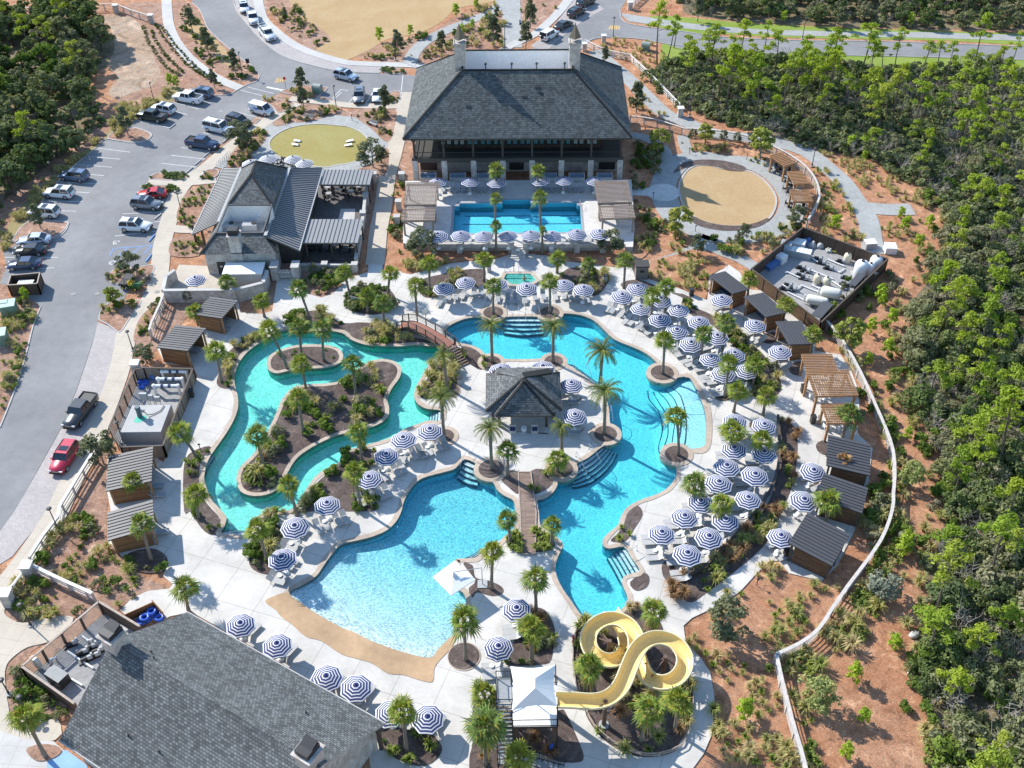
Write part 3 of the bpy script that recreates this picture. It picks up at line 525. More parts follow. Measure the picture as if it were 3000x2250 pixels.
sheet('orange_straw_bed',[bd("E380,100 400,20 600,0 900,-20 990,0 870,30 700,48 560,88 450,118"),bd("E1470,-10 1700,-30 1900,-60 1990,-20 1880,60 1800,75 1560,45"),bd("E2000,40 2150,0 F100,-40 290,60 160,140 150,280 0,215 E2100,170 1995,148")],.11,MT['straw'],label='orange straw beds beside the upper deck')
# island in the lazy river (solid, mulch on top, stone rim)
def rim(mb,poly,w,z=.14,drop=.5,inward=False,m=0,side_m=None,wob=0):
    poly=ccw(poly); o=offset(poly,-w if inward else w)
    if wob: o=[Vector((p.x+wob*math.sin(p.y*1.9+p.x),p.y+wob*math.cos(p.x*2.3),p.z)) for p in o]
    a=[Vector((p.x,p.y,z)) for p in poly]; b=[Vector((p.x,p.y,z)) for p in o]; c=[Vector((p.x,p.y,z-drop)) for p in poly]; e=[Vector((p.x,p.y,z-.1)) for p in o]
    if inward: mb.strip(b,a,m); mb.strip(c,a,m)
    else: mb.strip(a,b,m); mb.strip(a,c,m)
    mb.strip(b,e,m) if not inward else mb.strip(e,b,m)
rm=MB()
rim(rm,POOLS['main'],.5,wob=.06); rim(rm,POOLS['river'],.55,wob=.06); rim(rm,POOLS['splash'],.55,wob=.05); rim(rm,ISL_BIG,.5,inward=True); rim(rm,ISL_SMALL,.5,inward=True)
struct('coping',rm,MT['coping'],label='tan stone coping round the pools')
mb=MB(); mb.flat(ISL_BIG,.12); mb.flat(ISL_SMALL,.12)
struct('river_island',mb,MT['mulch'],label='mulched islands inside the lazy river')
BEACH=smooth(P("G1720,585 1790,545 1875,528 1950,592 2050,662 2212,752 H80,782 200,842 400,912 578,948 640,880 745,790 750,820 700,900 610,1000 600,1080 580,1108 500,1092 400,1060 300,1050 200,985 100,955 0,925 G2100,850 2050,830 1980,810 1900,740 1820,680 1790,640"),3)
sheet('beach_entry',[BEACH],.143,MT['beach'],thick=.05,holes=[POOLS['splash']],label='stamped tan beach entry of the splash pool')
EDGE=smooth(P("E2240,760 2290,800 2340,870 2385,960 2400,1060 2400,1180 2380,1260 2330,1285 2250,1275 2200,1262 2250,1256 2345,1240 2362,1180 2362,1060 2340,960 2300,870 2262,800 2225,788"),3)
sheet('stone_apron',[EDGE],.147,MT['coping'],label='tan stone edge of the shallow sun shelf')
# palm rings: round stone kerb with mulch
RINGS=[('E',985,372,1.9),('E',1350,372,1.9),('E',972,692,1.75),('E',1376,688,1.75),('E',2080,762,2.0),('E',2172,1290,1.9),('E',972,1385,2.0),('E',1712,1158,1.9),('E',1425,1385,1.9),('E',668,1172,1.7),('E',700,878,1.4),('H',795,940,1.6),('E',2000,458,1.0)]
a=MB();b=MB()
for i,(c,x,y,r) in enumerate(RINGS):
    p=disc(G(c,x,y),r,28); q=disc(G(c,x,y),r-.55 if i<10 else r-.1,28); z=.155
    a.add([(v.x,v.y,-.5) for v in p]+[(v.x,v.y,z) for v in p]+[(v.x,v.y,z) for v in q],[(k*28+j,k*28+(j+1)%28,(k+1)*28+(j+1)%28,(k+1)*28+j) for k in range(2) for j in range(28)]); b.flat(q,.15)
struct('planter_rim',a,MT['coping'],label='round stone rims of the palm planters'); struct('planter_mulch',b,MT['mulch'],label='mulch in the round palm planters')
# ================================================================ WATER
def floor_mat(name,c,c2):
    n=NT(name); a=n.noise(.35,4); n.col(n.ramp(a,[(.3,c),(.7,c2)]),.8,.2); return n.mat
def water_mat(name,vol,dens,flow=False,strength=.35,sc=1.0,trans=(.93,.99,1.0)):
    n=NT(name); n.t.nodes.remove(n.b)
    p=n.pos(); mp=n.n('ShaderNodeMapping'); n.l(p,mp.inputs['Vector'])
    mp.inputs['Scale'].default_value=(1,1.25,1)
    nz=n.n('ShaderNodeTexNoise'); nz.inputs['Scale'].default_value=.9*sc; nz.inputs['Detail'].default_value=3; n.l(mp.outputs[0],nz.inputs['Vector'])
    sub=n.n('ShaderNodeVectorMath',operation='SUBTRACT'); sub.inputs[1].default_value=(.5,.5,.5); n.l(nz.outputs['Color'],sub.inputs[0])
    sc_=n.n('ShaderNodeVectorMath',operation='SCALE'); sc_.inputs[3].default_value=1.5 if not flow else 2.6; n.l(sub.outputs[0],sc_.inputs[0])
    ad=n.n('ShaderNodeVectorMath',operation='ADD'); n.l(mp.outputs[0],ad.inputs[0]); n.l(sc_.outputs[0],ad.inputs[1])
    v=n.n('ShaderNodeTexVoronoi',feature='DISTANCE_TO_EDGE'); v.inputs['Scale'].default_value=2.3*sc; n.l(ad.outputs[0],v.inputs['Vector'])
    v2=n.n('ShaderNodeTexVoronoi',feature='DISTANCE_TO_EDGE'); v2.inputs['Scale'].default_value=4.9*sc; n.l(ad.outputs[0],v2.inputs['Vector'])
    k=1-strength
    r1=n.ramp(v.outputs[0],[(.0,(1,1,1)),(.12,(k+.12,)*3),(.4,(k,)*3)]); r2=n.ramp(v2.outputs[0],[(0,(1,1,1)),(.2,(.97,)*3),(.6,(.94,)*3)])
    pat=n.mix(r1,r2,.5,'MULTIPLY')  # caustic light web painted into the transparent colour of the water
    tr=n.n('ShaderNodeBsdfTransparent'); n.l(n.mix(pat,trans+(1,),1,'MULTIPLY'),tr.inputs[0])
    gl=n.n('ShaderNodeBsdfGlossy'); gl.inputs['Roughness'].default_value=.12; gl.inputs['Color'].default_value=(1,1,1,1)
    ge=n.n('ShaderNodeNewGeometry'); dp=n.n('ShaderNodeVectorMath',operation='DOT_PRODUCT')
    bp=n.n('ShaderNodeBump'); bp.inputs['Strength'].default_value=.55; bp.inputs['Distance'].default_value=.12
    h=n.noise(2.2*sc,5,ad.outputs[0]); n.l(h,bp.inputs['Height']); n.l(bp.outputs[0],gl.inputs['Normal']); n.l(bp.outputs[0],dp.inputs[0]); n.l(ge.outputs['Incoming'],dp.inputs[1])
    sch=n.math('ADD',n.math('MULTIPLY',n.math('POWER',n.math('SUBTRACT',1.0,n.math('ABSOLUTE',dp.outputs['Value'])),5.0),.98),.02)
    ms=n.n('ShaderNodeMixShader'); n.l(sch,ms.inputs[0]); n.l(tr.outputs[0],ms.inputs[1]); n.l(gl.outputs[0],ms.inputs[2]); n.l(ms.outputs[0],n.out.inputs['Surface'])
    va=n.n('ShaderNodeVolumeAbsorption'); va.inputs['Color'].default_value=vol; va.inputs['Density'].default_value=dens; n.l(va.outputs[0],n.out.inputs['Volume'])
    return n.mat
def sdist(x,y,line):
    best=1e9
    for i in range(len(line)-1):
        a,b=line[i],line[i+1]; ex,ey=b.x-a.x,b.y-a.y; L=ex*ex+ey*ey+1e-9; t=max(0,min(1,((x-a.x)*ex+(y-a.y)*ey)/L)); d=math.hypot(x-a.x-ex*t,y-a.y-ey*t); best=min(best,d)
    return best
def pool(name,poly,depth,fmat,wmat,wz=-.06,holes=(),fz=None,grid=0,label=None,wl=None,wallm=None):
    poly=ccw(poly); mb=MB()
    ex=[]
    if grid:
        xs=[p.x for p in poly]; ys=[p.y for p in poly]; x=min(xs)
        while x<max(xs):
            y=min(ys)
            while y<max(ys):
                if inside(x,y,poly) and not any(inside(x,y,h) for h in holes): ex.append((x,y))
                y+=grid
            x+=grid
    F=fz or (lambda x,y:wz-depth)
    ho=[offset(ccw(h),-.08) for h in holes]
    mb.flat(poly,0,0,ho,ex,zf=F)
    for q,inn in [(poly,False)]+[(h,True) for h in holes]:
        m=len(q); top=[Vector((p.x,p.y,.12)) for p in q]; bot=[Vector((p.x,p.y,F(p.x,p.y)-.03)) for p in q]
        mb.strip(top,bot,1) if not inn else mb.strip(bot,top,1)
    struct(name+'_basin',mb,[fmat,wallm or fmat],label=label)
    wb=MB(); o=offset(poly,.03); hs=[offset(ccw(h),-.03) for h in holes]
    wb.flat(o,wz,0,hs); m=len(o); lo=wz-depth-1.0
    wb.strip([Vector((p.x,p.y,lo)) for p in o],[Vector((p.x,p.y,wz)) for p in o])
    for h in hs: wb.strip([Vector((p.x,p.y,wz)) for p in h],[Vector((p.x,p.y,lo)) for p in h])
    t=MB(); t.flat(o,lo,0,hs); t.f=[tuple(reversed(f)) for f in t.f]; wb.add(t.v,t.f)
    struct(name+'_water',wb,wmat,cat='water',label=wl)
FL=floor_mat('pool_plaster',(.50,.80,.86,1),(.58,.87,.92,1)); FR=floor_mat('river_plaster',(.52,.86,.78,1),(.62,.92,.86,1)); FW=floor_mat('white_plaster_floor',(.72,.82,.84,1),(.80,.88,.90,1)); WALLT=floor_mat('pool_wall_tile',(.12,.42,.52,1),(.16,.50,.60,1)); WALLR=floor_mat('river_wall',(.05,.42,.34,1),(.08,.50,.42,1)); FB=floor_mat('lap_plaster',(.45,.80,.90,1),(.52,.86,.93,1))
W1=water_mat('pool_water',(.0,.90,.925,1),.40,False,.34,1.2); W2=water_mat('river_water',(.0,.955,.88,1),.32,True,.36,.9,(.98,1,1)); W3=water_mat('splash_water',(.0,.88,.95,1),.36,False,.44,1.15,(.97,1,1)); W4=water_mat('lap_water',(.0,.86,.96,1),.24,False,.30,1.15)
shelf=P("E2375,900 2400,1060 2390,1260"); beachl=P("G1820,500 1875,528 1950,592 2050,662 2212,752 H80,782 200,842 400,912 578,948")
def fz_main(x,y):
    d=sdist(x,y,shelf); 
    return -.06-(.22 if d<3.3 else min(1.25,.22+(d-3.3)*.35) if d>3.3 else 0)
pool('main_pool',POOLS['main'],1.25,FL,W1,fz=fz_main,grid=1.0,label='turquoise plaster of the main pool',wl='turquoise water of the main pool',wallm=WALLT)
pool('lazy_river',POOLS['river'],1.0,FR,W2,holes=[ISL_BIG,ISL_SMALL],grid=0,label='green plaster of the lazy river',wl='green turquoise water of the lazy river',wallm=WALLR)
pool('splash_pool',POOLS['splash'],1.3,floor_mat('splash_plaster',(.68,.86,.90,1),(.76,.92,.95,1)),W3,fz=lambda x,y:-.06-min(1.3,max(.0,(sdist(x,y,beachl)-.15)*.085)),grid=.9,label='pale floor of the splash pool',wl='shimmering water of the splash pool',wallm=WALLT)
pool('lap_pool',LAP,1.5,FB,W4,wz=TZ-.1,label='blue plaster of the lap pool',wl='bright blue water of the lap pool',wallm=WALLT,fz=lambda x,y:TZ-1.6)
# fixing the lap basin wall heights: terrace slab side covers them
TER=P("B415,1172 1880,1164 1890,1300 1900,1480 1890,1600 1840,1600 1830,1560 1695,1560 1690,1592 1195,1592 1100,1592 600,1592 598,1575 480,1590 400,1575 400,1440 420,1300",TZ)
tm=MB(); tm.flat(TER,TZ,0,[LAP]); TC=ccw(TER); n=len(TC); tm.add([(p.x,p.y,0) for p in TC]+[(p.x,p.y,TZ) for p in TC],[(i,(i+1)%n,n+(i+1)%n,n+i) for i in range(n)],1)
m=len(LAP); tm.strip([Vector((p.x,p.y,TZ)) for p in LAP],[Vector((p.x,p.y,-.8)) for p in LAP],2)
struct('terrace',tm,[MT['terrace'],MT['brick'],WALLT],uv=True,label='white paved lap pool terrace')
tt=MB(); L=offset(LAP,.35); tt.strip([Vector((p.x,p.y,TZ+.02)) for p in LAP],[Vector((p.x,p.y,TZ+.02)) for p in L]); struct('lap_coping',tt,plain('dark_coping',(.30,.29,.30,1),.6),label='dark coping of the lap pool')
# lane lines and steps
lane=MB()
for (x1,y1,x2,y2) in((800,1402,1552,1398),(790,1455,1556,1450),(1040,1352,1550,1350)):
    a,b=G('B',x1,y1,TZ-1.6),G('B',x2,y2,TZ-1.6); a.z=b.z=TZ-1.58; lane.beam(a,b,.16,.02)
struct('lane_line',lane,plain('lane_tile',(.03,.05,.10,1),.5),label='dark lane lines on the lap pool floor')
def steps(name,A,B,n,z0,z1,mat,label):
    "A,B: matching traced curves at the top and the bottom of the steps"
    A=smooth(P(A),4,False);B=smooth(P(B),4,False); k=min(len(A),len(B)); mb=MB(); A=A[:k];B=B[:k]
    for i in range(n):
        t0,t1=i/n,(i+1)/n; z=z0+(z1-z0)*i/(n-1); f=lambda t,zz:[Vector((a.x+(b.x-a.x)*t,a.y+(b.y-a.y)*t,zz)) for a,b in zip(A,B)]
        mb.strip(f(t0,z),f(t1,z),0,False); mb.strip(f(t1,z),f(t1,z-.35),1,False)
        e=.10/max(.3,(A[0]-B[0]).length/n); mb.strip(f(t1-min(.3,e)/n,z+.004),f(t1,z+.004),1,False)
    for q in (0,-1):
        a,b=A[q],B[q]; mb.add([(a.x,a.y,z0),(b.x,b.y,z1),(b.x,b.y,z1-.5),(a.x,a.y,z0-.9)],[(0,1,2,3)],0)
    struct(name,mb,[FW,plain('step_tile',(.03,.07,.12,1),.5)],label=label)
steps('entry_steps',"E1062,402 1180,398 1298,402","E1050,465 1180,480 1312,468",4,-.2,-.95,FW,'curved white entry steps at the top of the main pool')
steps('entry_steps',"E1458,702 1550,764 1640,832","E1440,790 1560,860 1660,900",1,-.3,-.4,FW,'x') if 0 else None
steps('entry_steps',"E1462,700 1550,760 1640,828","E1500,672 1590,735 1680,800",3,-.2,-.8,FW,'long steps beside the pool bar in the main pool')
steps('entry_steps',"E1692,1242 1600,1314 1530,1352 1508,1402","E1795,1240 1740,1330 1620,1430 1500,1462",5,-.15,-1.0,FW,'fan shaped steps below the pool bar')
steps('entry_steps',"H1838,234 1884,306 1930,380","H1722,262 1768,340 1812,425",5,-.15,-.95,FW,'steps at the narrow lower end of the main pool')
steps('entry_steps',"E802,1324 845,1343 886,1362","E745,1402 810,1440 880,1455",4,-.15,-.9,FW,'steps at the top of the splash pool')
steps('entry_steps',"H925,252 870,302 758,308","H905,215 850,255 770,290",3,-.12,-.5,FW,'shallow steps beside the white parasol')
steps('entry_steps',"E642,1010 641,1040 640,1070","E570,1000 562,1040 555,1070",4,-.12,-.7,FW,'steps at the right end of the lazy river')
steps('entry_steps',"G1444,138 1520,142 1606,144","G1450,90 1520,95 1610,98",3,-.12,-.6,FW,'steps at the bottom of the lazy river')
steps('entry_steps',"D1370,1278 1330,1340 1300,1420","D1390,1290 1352,1350 1322,1430",2,-.1,-.2,FR,'side steps of the lazy river')
stripe=MB()
for s in("E1990,822 2000,880 2060,960 2085,1080 2060,1200 2080,1262","E2025,830 2060,900 2110,1000 2120,1120 2090,1215 2095,1250","E2060,835 2120,920 2160,1040 2150,1150 2140,1220","E2100,832 2160,910 2200,1040 2195,1150 2180,1225","E2140,822 2200,900 2235,1040 2230,1180 2215,1240"):
    q=smooth(P(s),5,False); q=[Vector((p.x,p.y,fz_main(p.x,p.y)+.03)) for p in q]
    for i in range(len(q)-1): stripe.beam(q[i],q[i+1],.10,.04)
struct('shelf_stripe',stripe,plain('step_tile2',(.03,.07,.12,1),.5),label='dark tile lines on the sun shelf steps')
# hot tub: raised shell
tb=MB(); o=offset(TUB,.5); lift=.45
top=[Vector((p.x,p.y,lift)) for p in TUB]; out=[Vector((p.x,p.y,lift)) for p in o]; lo=[Vector((p.x,p.y,.02)) for p in o]; fl=[Vector((p.x,p.y,.12)) for p in TUB]
tb.strip(top,out,0); tb.strip(out,lo,1); tb.strip(fl,top,2); tb.flat(TUB,.125,2)
q=P("E1075,122 1222,122 1235,140 1068,140",.3); tb.prism(q,.1,.28,2); q=P("E1075,120 1222,120 1225,130 1072,130",.3); tb.prism(q,.1,.33,2)
struct('hot_tub',tb,[MT['coping'],MT['brick'],FR],uv=True,label='raised stone edged hot tub below the terrace steps')
tw=MB(); tw.flat(offset(TUB,-.01),.40); struct('hot_tub_water',tw,water_mat('tub_water',(.2,.9,.8,1),0.0,False,.5,1.6,(.55,.90,.86)),cat='water',label='rippled green water in the hot tub')
plz=P("E985,35 1180,22 1330,22 1345,120 1300,165 1262,170 1290,110 1230,100 1060,100 1030,150 1045,175 990,165 950,110",.11); sheet('tub_plaza',[plz],.114,MT['terrace'],label='white paving round the hot tub')
# ================================================================ LANDMARKS for the labels
def LM(name,c,x,y): p=G(c,x,y); LAND[name]=(p.x,p.y)
LM('the big clubhouse','B',1140,800); LM('the lap pool','B',1140,1420); LM('the restaurant roof','A',1700,1350); LM('the oval olive lawn','A',2050,940)
LM('the round tan lawn','C',300,1265); LM('the hot tub','E',1150,150); LM('the arched footbridge','E',600,560); LM('the pool bar pavilion','E',1180,900); LM('the small river island','D',1960,660)
LM('the large river island','E',60,950); LM('the flat boardwalk','E',1190,1550); LM('the white square parasol','H',735,420); LM('the yellow slide','H',1850,950); LM('the slide tower','H',1250,1250)
LM('the lower left shingled roof','G',1300,1200); LM('the small river pump yard','D',1000,950); LM('the large equipment yard','F',750,120); LM('the tall cedar pergolas','F',960,800); LM('the sun shelf','F',50,1050)
LM('the bottom right cabana','I',880,200); LM('the kinked pale fence','I',600,960); LM('the bottom right corner','I',1900,1500); LM('the top right corner','C',2000,150); LM('the upper road','C',1000,320); LM('the grey path fork','C',1220,1360)
LM('the parking lot','A',900,1000); LM('the dumpster enclosure','D',160,160); LM('the top left corner','A',100,100); LM('the top left fence','A',700,90); LM('the bottom left corner','G',60,1500)
LM('the middle right edge','F',2100,800); LM('the red car','D',420,1300); LM('the sandy clearing','A',820,400); LM('the white three rail fence','C',-200,330); LM('the three small pergolas','C',730,1180)
# ================================================================ VEGETATION
R=random.Random(7)
def leafmat(name,cols,trans=.25,dark=.55,tint=None):
    n=NT(name); o=n.n('ShaderNodeObjectInfo'); g=n.n('ShaderNodeNewGeometry')
    base=n.ramp(o.outputs['Random'],[(i/max(1,len(cols)-1),c) for i,c in enumerate(cols)])
    base=n.mix(base,n.ramp(g.outputs['Random Per Island'],[(0,(dark,)*3),(.5,(1,1,1)),(1,(1.0,1.0,1.0))]),1,'MULTIPLY')
    if tint: base=n.mix(base,tint,n.ramp(g.outputs['Random Per Island'],[(.82,(0,0,0)),(.9,(1,1,1))]))
    n.col(base,.75,.2)
    tr=n.n('ShaderNodeBsdfTranslucent'); n.l(n.mix(base,(1.0,1.0,.5,1),1,'MULTIPLY'),tr.inputs[0]); ms=n.n('ShaderNodeMixShader'); ms.inputs[0].default_value=trans
    n.l(n.b.outputs[0],ms.inputs[1]); n.l(tr.outputs[0],ms.inputs[2]); n.l(ms.outputs[0],n.out.inputs['Surface']); return n.mat
L_PINE=leafmat('pine_needles',[(.30,.40,.035,1),(.38,.46,.05,1),(.24,.35,.04,1),(.40,.45,.07,1)],.42,.6)
L_DARK=leafmat('evergreen_leaves',[(.12,.17,.05,1),(.17,.22,.075,1),(.22,.24,.11,1),(.13,.18,.07,1),(.25,.26,.12,1)],.35,.6)
L_OLIVE=leafmat('grey_olive_leaves',[(.25,.27,.14,1),(.32,.30,.19,1),(.23,.26,.12,1),(.30,.27,.18,1)],.35,.65)
L_GREEN=leafmat('green_leaves',[(.14,.22,.035,1),(.19,.26,.045,1),(.11,.18,.035,1)],.35,.6)
L_LIME=leafmat('young_pine_leaves',[(.34,.48,.045,1),(.42,.52,.06,1)],.42,.7)
L_OAK=leafmat('oak_leaves',[(.17,.19,.10,1),(.20,.215,.12,1),(.14,.165,.09,1)],.3,.6)
L_GOLD=leafmat('golden_leaves',[(.38,.38,.08,1),(.32,.36,.08,1)],.3,.6)
L_TWIG=leafmat('bare_twigs',[(.34,.31,.26,1),(.42,.38,.33,1),(.27,.25,.21,1)],0,.7)
L_PALM=leafmat('palm_fronds',[(.19,.27,.05,1),(.26,.32,.05,1),(.15,.23,.06,1),(.30,.34,.06,1)],.3,.45,tint=(.36,.30,.06,1))
L_DATE=leafmat('date_palm_fronds',[(.16,.22,.055,1),(.20,.25,.06,1)],.35,.6,tint=(.38,.30,.10,1))
L_DEAD=leafmat('dead_fronds',[(.42,.24,.10,1),(.42,.24,.10,1)],.2,.5)
L_GRASS=leafmat('ornamental_grass_blades',[(.42,.40,.13,1),(.56,.47,.22,1),(.34,.38,.11,1),(.60,.48,.26,1)],.35,.65)
L_SPIKE=leafmat('green_spiky_leaves',[(.22,.29,.055,1),(.30,.35,.07,1),(.18,.25,.055,1)],.3,.6)
L_COVER=leafmat('ground_cover_leaves',[(.16,.24,.05,1),(.12,.19,.05,1),(.20,.26,.08,1)],.25,.55)
L_RUST=leafmat('tawny_grass',[(.38,.22,.11,1),(.33,.20,.10,1)],.2,.6)
BARK=plain('brown_bark',(.12,.095,.075,1),.95,var=.3); PBARK=mottled('palm_bark',(.25,.215,.175,1),.35,6,20,.95); GBARK=plain('grey_bark',(.23,.21,.185,1),.95,var=.25)
def card(mb,c,u,v,a,b): mb.v+=[tuple(c-u*a-v*b),tuple(c+u*a-v*b),tuple(c+u*a+v*b),tuple(c-u*a+v*b)]; k=len(mb.v); mb.f.append((k-4,k-3,k-2,k-1)); mb.m.append(0)
def rdir(r):
    z=r.uniform(-1,1); t=r.uniform(0,2*PI); s=math.sqrt(1-z*z); return Vector((s*math.cos(t),s*math.sin(t),z))
def clump(mb,c,r,n,size,rnd,flat=.75,asp=.5,fill=.35):
    for i in range(n):
        d=rdir(rnd); 
        if d.z<-.35: d.z*=-.6
        q=Vector((c[0]+d.x*r*rnd.uniform(1-fill,1),c[1]+d.y*r*rnd.uniform(1-fill,1),c[2]+d.z*r*flat*rnd.uniform(1-fill,1)))
        nrm=(d+rdir(rnd)*.8+Vector((0,0,.3))).normalized(); u=nrm.cross(rdir(rnd)).normalized(); v=nrm.cross(u); s=size*rnd.uniform(.6,1.3)
        card(mb,q,u,v,s,s*asp)
def crownmesh(name,rnd,R_,H_,ncl,clr,nl,size,mat,asp=.5,base=0,flat=.75,shape='ball'):
    mb=MB()
    for i in range(ncl):
        if shape=='cone':
            t=rnd.random()**1.4; rr=R_*(1-t*.85)*math.sqrt(rnd.uniform(.15,1)); z=base+t*H_
        else:
            t=rnd.uniform(0,1); z=base+H_*t; rr=R_*math.sqrt(max(.05,1-(2*t-.75)**2/1.6))*math.sqrt(rnd.uniform(.1,1))
        a=rnd.uniform(0,2*PI); c=(rr*math.cos(a),rr*math.sin(a),z)
        clump(mb,c,clr*rnd.uniform(.6,1.25),nl,size,rnd,flat,asp)
    return mesh(name,mb,mat)
SH_DARK=[crownmesh('shrub_leaves',R,1.5,1.9,14,.75,75,.15,L_DARK,base=.3) for _ in range(4)]
SH_OLIVE=[crownmesh('shrub_leaves',R,1.5,1.7,15,.65,65,.13,L_OLIVE,base=.3) for _ in range(4)]
SH_GREEN=[crownmesh('shrub_leaves',R,1.3,1.5,12,.6,65,.13,L_GREEN,base=.3) for _ in range(2)]
def twigmesh(rnd,r,h,n):
    mb=MB()
    for i in range(n):
        a=rnd.uniform(0,2*PI); p=Vector((rnd.uniform(-.2,.2),rnd.uniform(-.2,.2),0)); d=Vector((math.cos(a)*rnd.uniform(.1,1),math.sin(a)*rnd.uniform(.1,1),rnd.uniform(.9,1.8))).normalized(); L=h*rnd.uniform(.5,1)
        q=p+d*L*.5; e=q+(d+rdir(rnd)*.4).normalized()*L*.5
        mb.tube([p,q,e],[.035,.025,.01],3)
        for k in range(5):
            s=q.lerp(e,rnd.random()); f=s+(d+rdir(rnd)*1.1).normalized()*L*.28; mb.tube([s,f],[.016,.008],3)
    return mesh('bare_branches',mb,L_TWIG)
SH_TWIG=[twigmesh(R,1.5,2.6,16) for _ in range(3)]
def trunk(mb,a,b,r0,r1,bend=.0,rnd=R,n=7,seg=5):
    a=Vector(a);b=Vector(b); off=Vector((rnd.uniform(-1,1),rnd.uniform(-1,1),0))*bend; pts=[];rs=[]
    for i in range(seg+1):
        t=i/seg; pts.append(a.lerp(b,t)+off*math.sin(PI*t)); rs.append(r0+(r1-r0)*t)
    mb.tube(pts,rs,n); return pts
# forest pines: bare trunk, limbs, tufted crown high up. unit height 10 m
def pine_proto(rnd,lean,Hh=10,rad_=1.7,crown0=.62,ncl=11,nl=46):
    t=MB(); top=Vector((lean[0],lean[1],Hh*.96)); pts=trunk(t,(0,0,0),top,.15,.05,.25,rnd)
    l=MB()
    for i in range(ncl):
        f=crown0+(1-crown0)*(i/(ncl-1))**.9; base=Vector((0,0,0)).lerp(top,f); a=rnd.uniform(0,2*PI); rr=rad_*rnd.uniform(.25,1)*(1.15-(f-crown0)/(1-crown0)*.8)
        e=base+Vector((math.cos(a)*rr,math.sin(a)*rr,rnd.uniform(.1,.7))); t.tube([base,e],[.045,.02],4)
        clump(l,e,rnd.uniform(.55,.95),nl,.20,rnd,.6,.36,.75)
    clump(l,top,.8,nl,.20,rnd,.8,.36,.75)
    for k in range(3):
        f=rnd.uniform(.35,crown0); base=Vector((0,0,0)).lerp(top,f); a=rnd.uniform(0,2*PI); t.tube([base,base+Vector((math.cos(a),math.sin(a),.3))*rnd.uniform(.5,1)],[.03,.01],3)
    return mesh('pine_trunk',t,BARK),mesh('pine_crown',l,L_PINE)
PINES=[pine_proto(R,(R.uniform(-.6,.6),R.uniform(-.6,.6)),10,R.uniform(1.7,2.5),R.uniform(.5,.68),R.randint(10,15)) for _ in range(6)]
def tree_from(name,tm,cm,loc,rz,s,label,cat,sz=None):
    r=thing(name,label,cat,loc,rz); r.scale=(s,s,sz or s); a=ob('trunk',tm,r); b=ob('crown',cm,r); return r
forest=[]
def keyed_pine(c,x,y,bx,by):
    b=G(c,bx,by); p=above(c,x,y,b); h=max(4,p.z); i=R.randrange(6); tm,cm=PINES[i]
    s=h/8.3; w_=max(.75,min(1.3,s)); o=tree_from('pine_tree',tm,cm,b,R.uniform(0,6.28),w_,None,'pine tree',s)
    # lean the whole tree so the crown ends above its traced place
    dx,dy=(p.x-b.x)/p.z,(p.y-b.y)/p.z; ax=max(-.22,min(.22,dy)); ay=max(-.22,min(.22,dx)); o.rotation_euler=(-ax,ay,0); forest.append(o); return o
for t in "C200,250,180,580 C540,180,515,380 C1410,240,1370,470 C1660,330,1650,430 C1960,160,1890,450 C2170,250,2120,440 C2090,340,2040,550 C940,350,865,700 C700,430,640,760 C830,420,780,780 C320,370,270,740 C520,430,480,800 C1270,520,1150,880 C1420,520,1350,850 C1580,480,1500,780 C1250,700,1170,900 C1900,660,1790,1050 C1830,760,1750,1000 C1620,880,1570,1100 C1960,500,1880,600 C2130,490,2040,750 C1310,330,1290,480 C2050,980,1930,1200 C1950,1220,1870,1440 C1850,1380,1800,1600 C2100,1250,2040,1500 C1800,1540,1720,1750 C2060,780,1960,1010 C90,330,70,640 C1000,400,920,740 C2180,620,2120,860 C1190,540,1090,780 F1750,100,1690,420 F2080,150,1970,480 F1850,450,1780,720 F1910,620,1840,940 F2150,950,2050,1400 F1980,350,1900,640 F2100,500,2010,720 F2130,1050,2040,1300 F1980,1230,1900,1480 F2180,1500,2100,1740 F1780,700,1720,860 F2050,40,1960,230 I1740,330,1640,690 I1760,150,1700,300 I2150,170,2090,330 I1900,870,1850,980 I1760,1100,1700,1230 I2110,660,2040,820 I2000,1540,1930,1640 C1480,860,1450,960 C600,650,560,800 C430,580,400,760 B2070,90,2045,410 B2150,150,2115,380 B2180,210,2155,310".split():
    q=t[1:].split(','); keyed_pine(t[0],*map(float,q))
FOR_R=smooth(P("B2240,420 2060,450 2010,510 2110,620 2212,690 C0,690 200,775 480,865 700,930 1000,1000 1250,1050 1500,1190 1660,1340 1740,1500 1660,1659 F1640,150 1520,290 1490,500 1480,700 1500,900 1580,1100 1670,1250 1710,1450 1740,1659 I1660,250 1600,400 1630,550 1670,700 1540,800 1520,1050 1630,1300 1690,1500 1650,1800 2450,1850 F2500,900 C2450,520 1500,470 1100,440 700,390 300,380 0,380"),2)
FOR_T=P("C-60,-60 2400,-110 2400,200 1500,183 700,150 300,120 60,95 0,60"); 
FOR_L=smooth(P("A-200,120 100,110 350,120 590,130 710,220 730,330 680,430 590,500 560,640 610,720 700,800 620,900 480,1000 330,1100 200,1210 60,1330 0,1480 -300,1500"),2)
def bbox(p): return min(q.x for q in p),max(q.x for q in p),min(q.y for q in p),max(q.y for q in p)
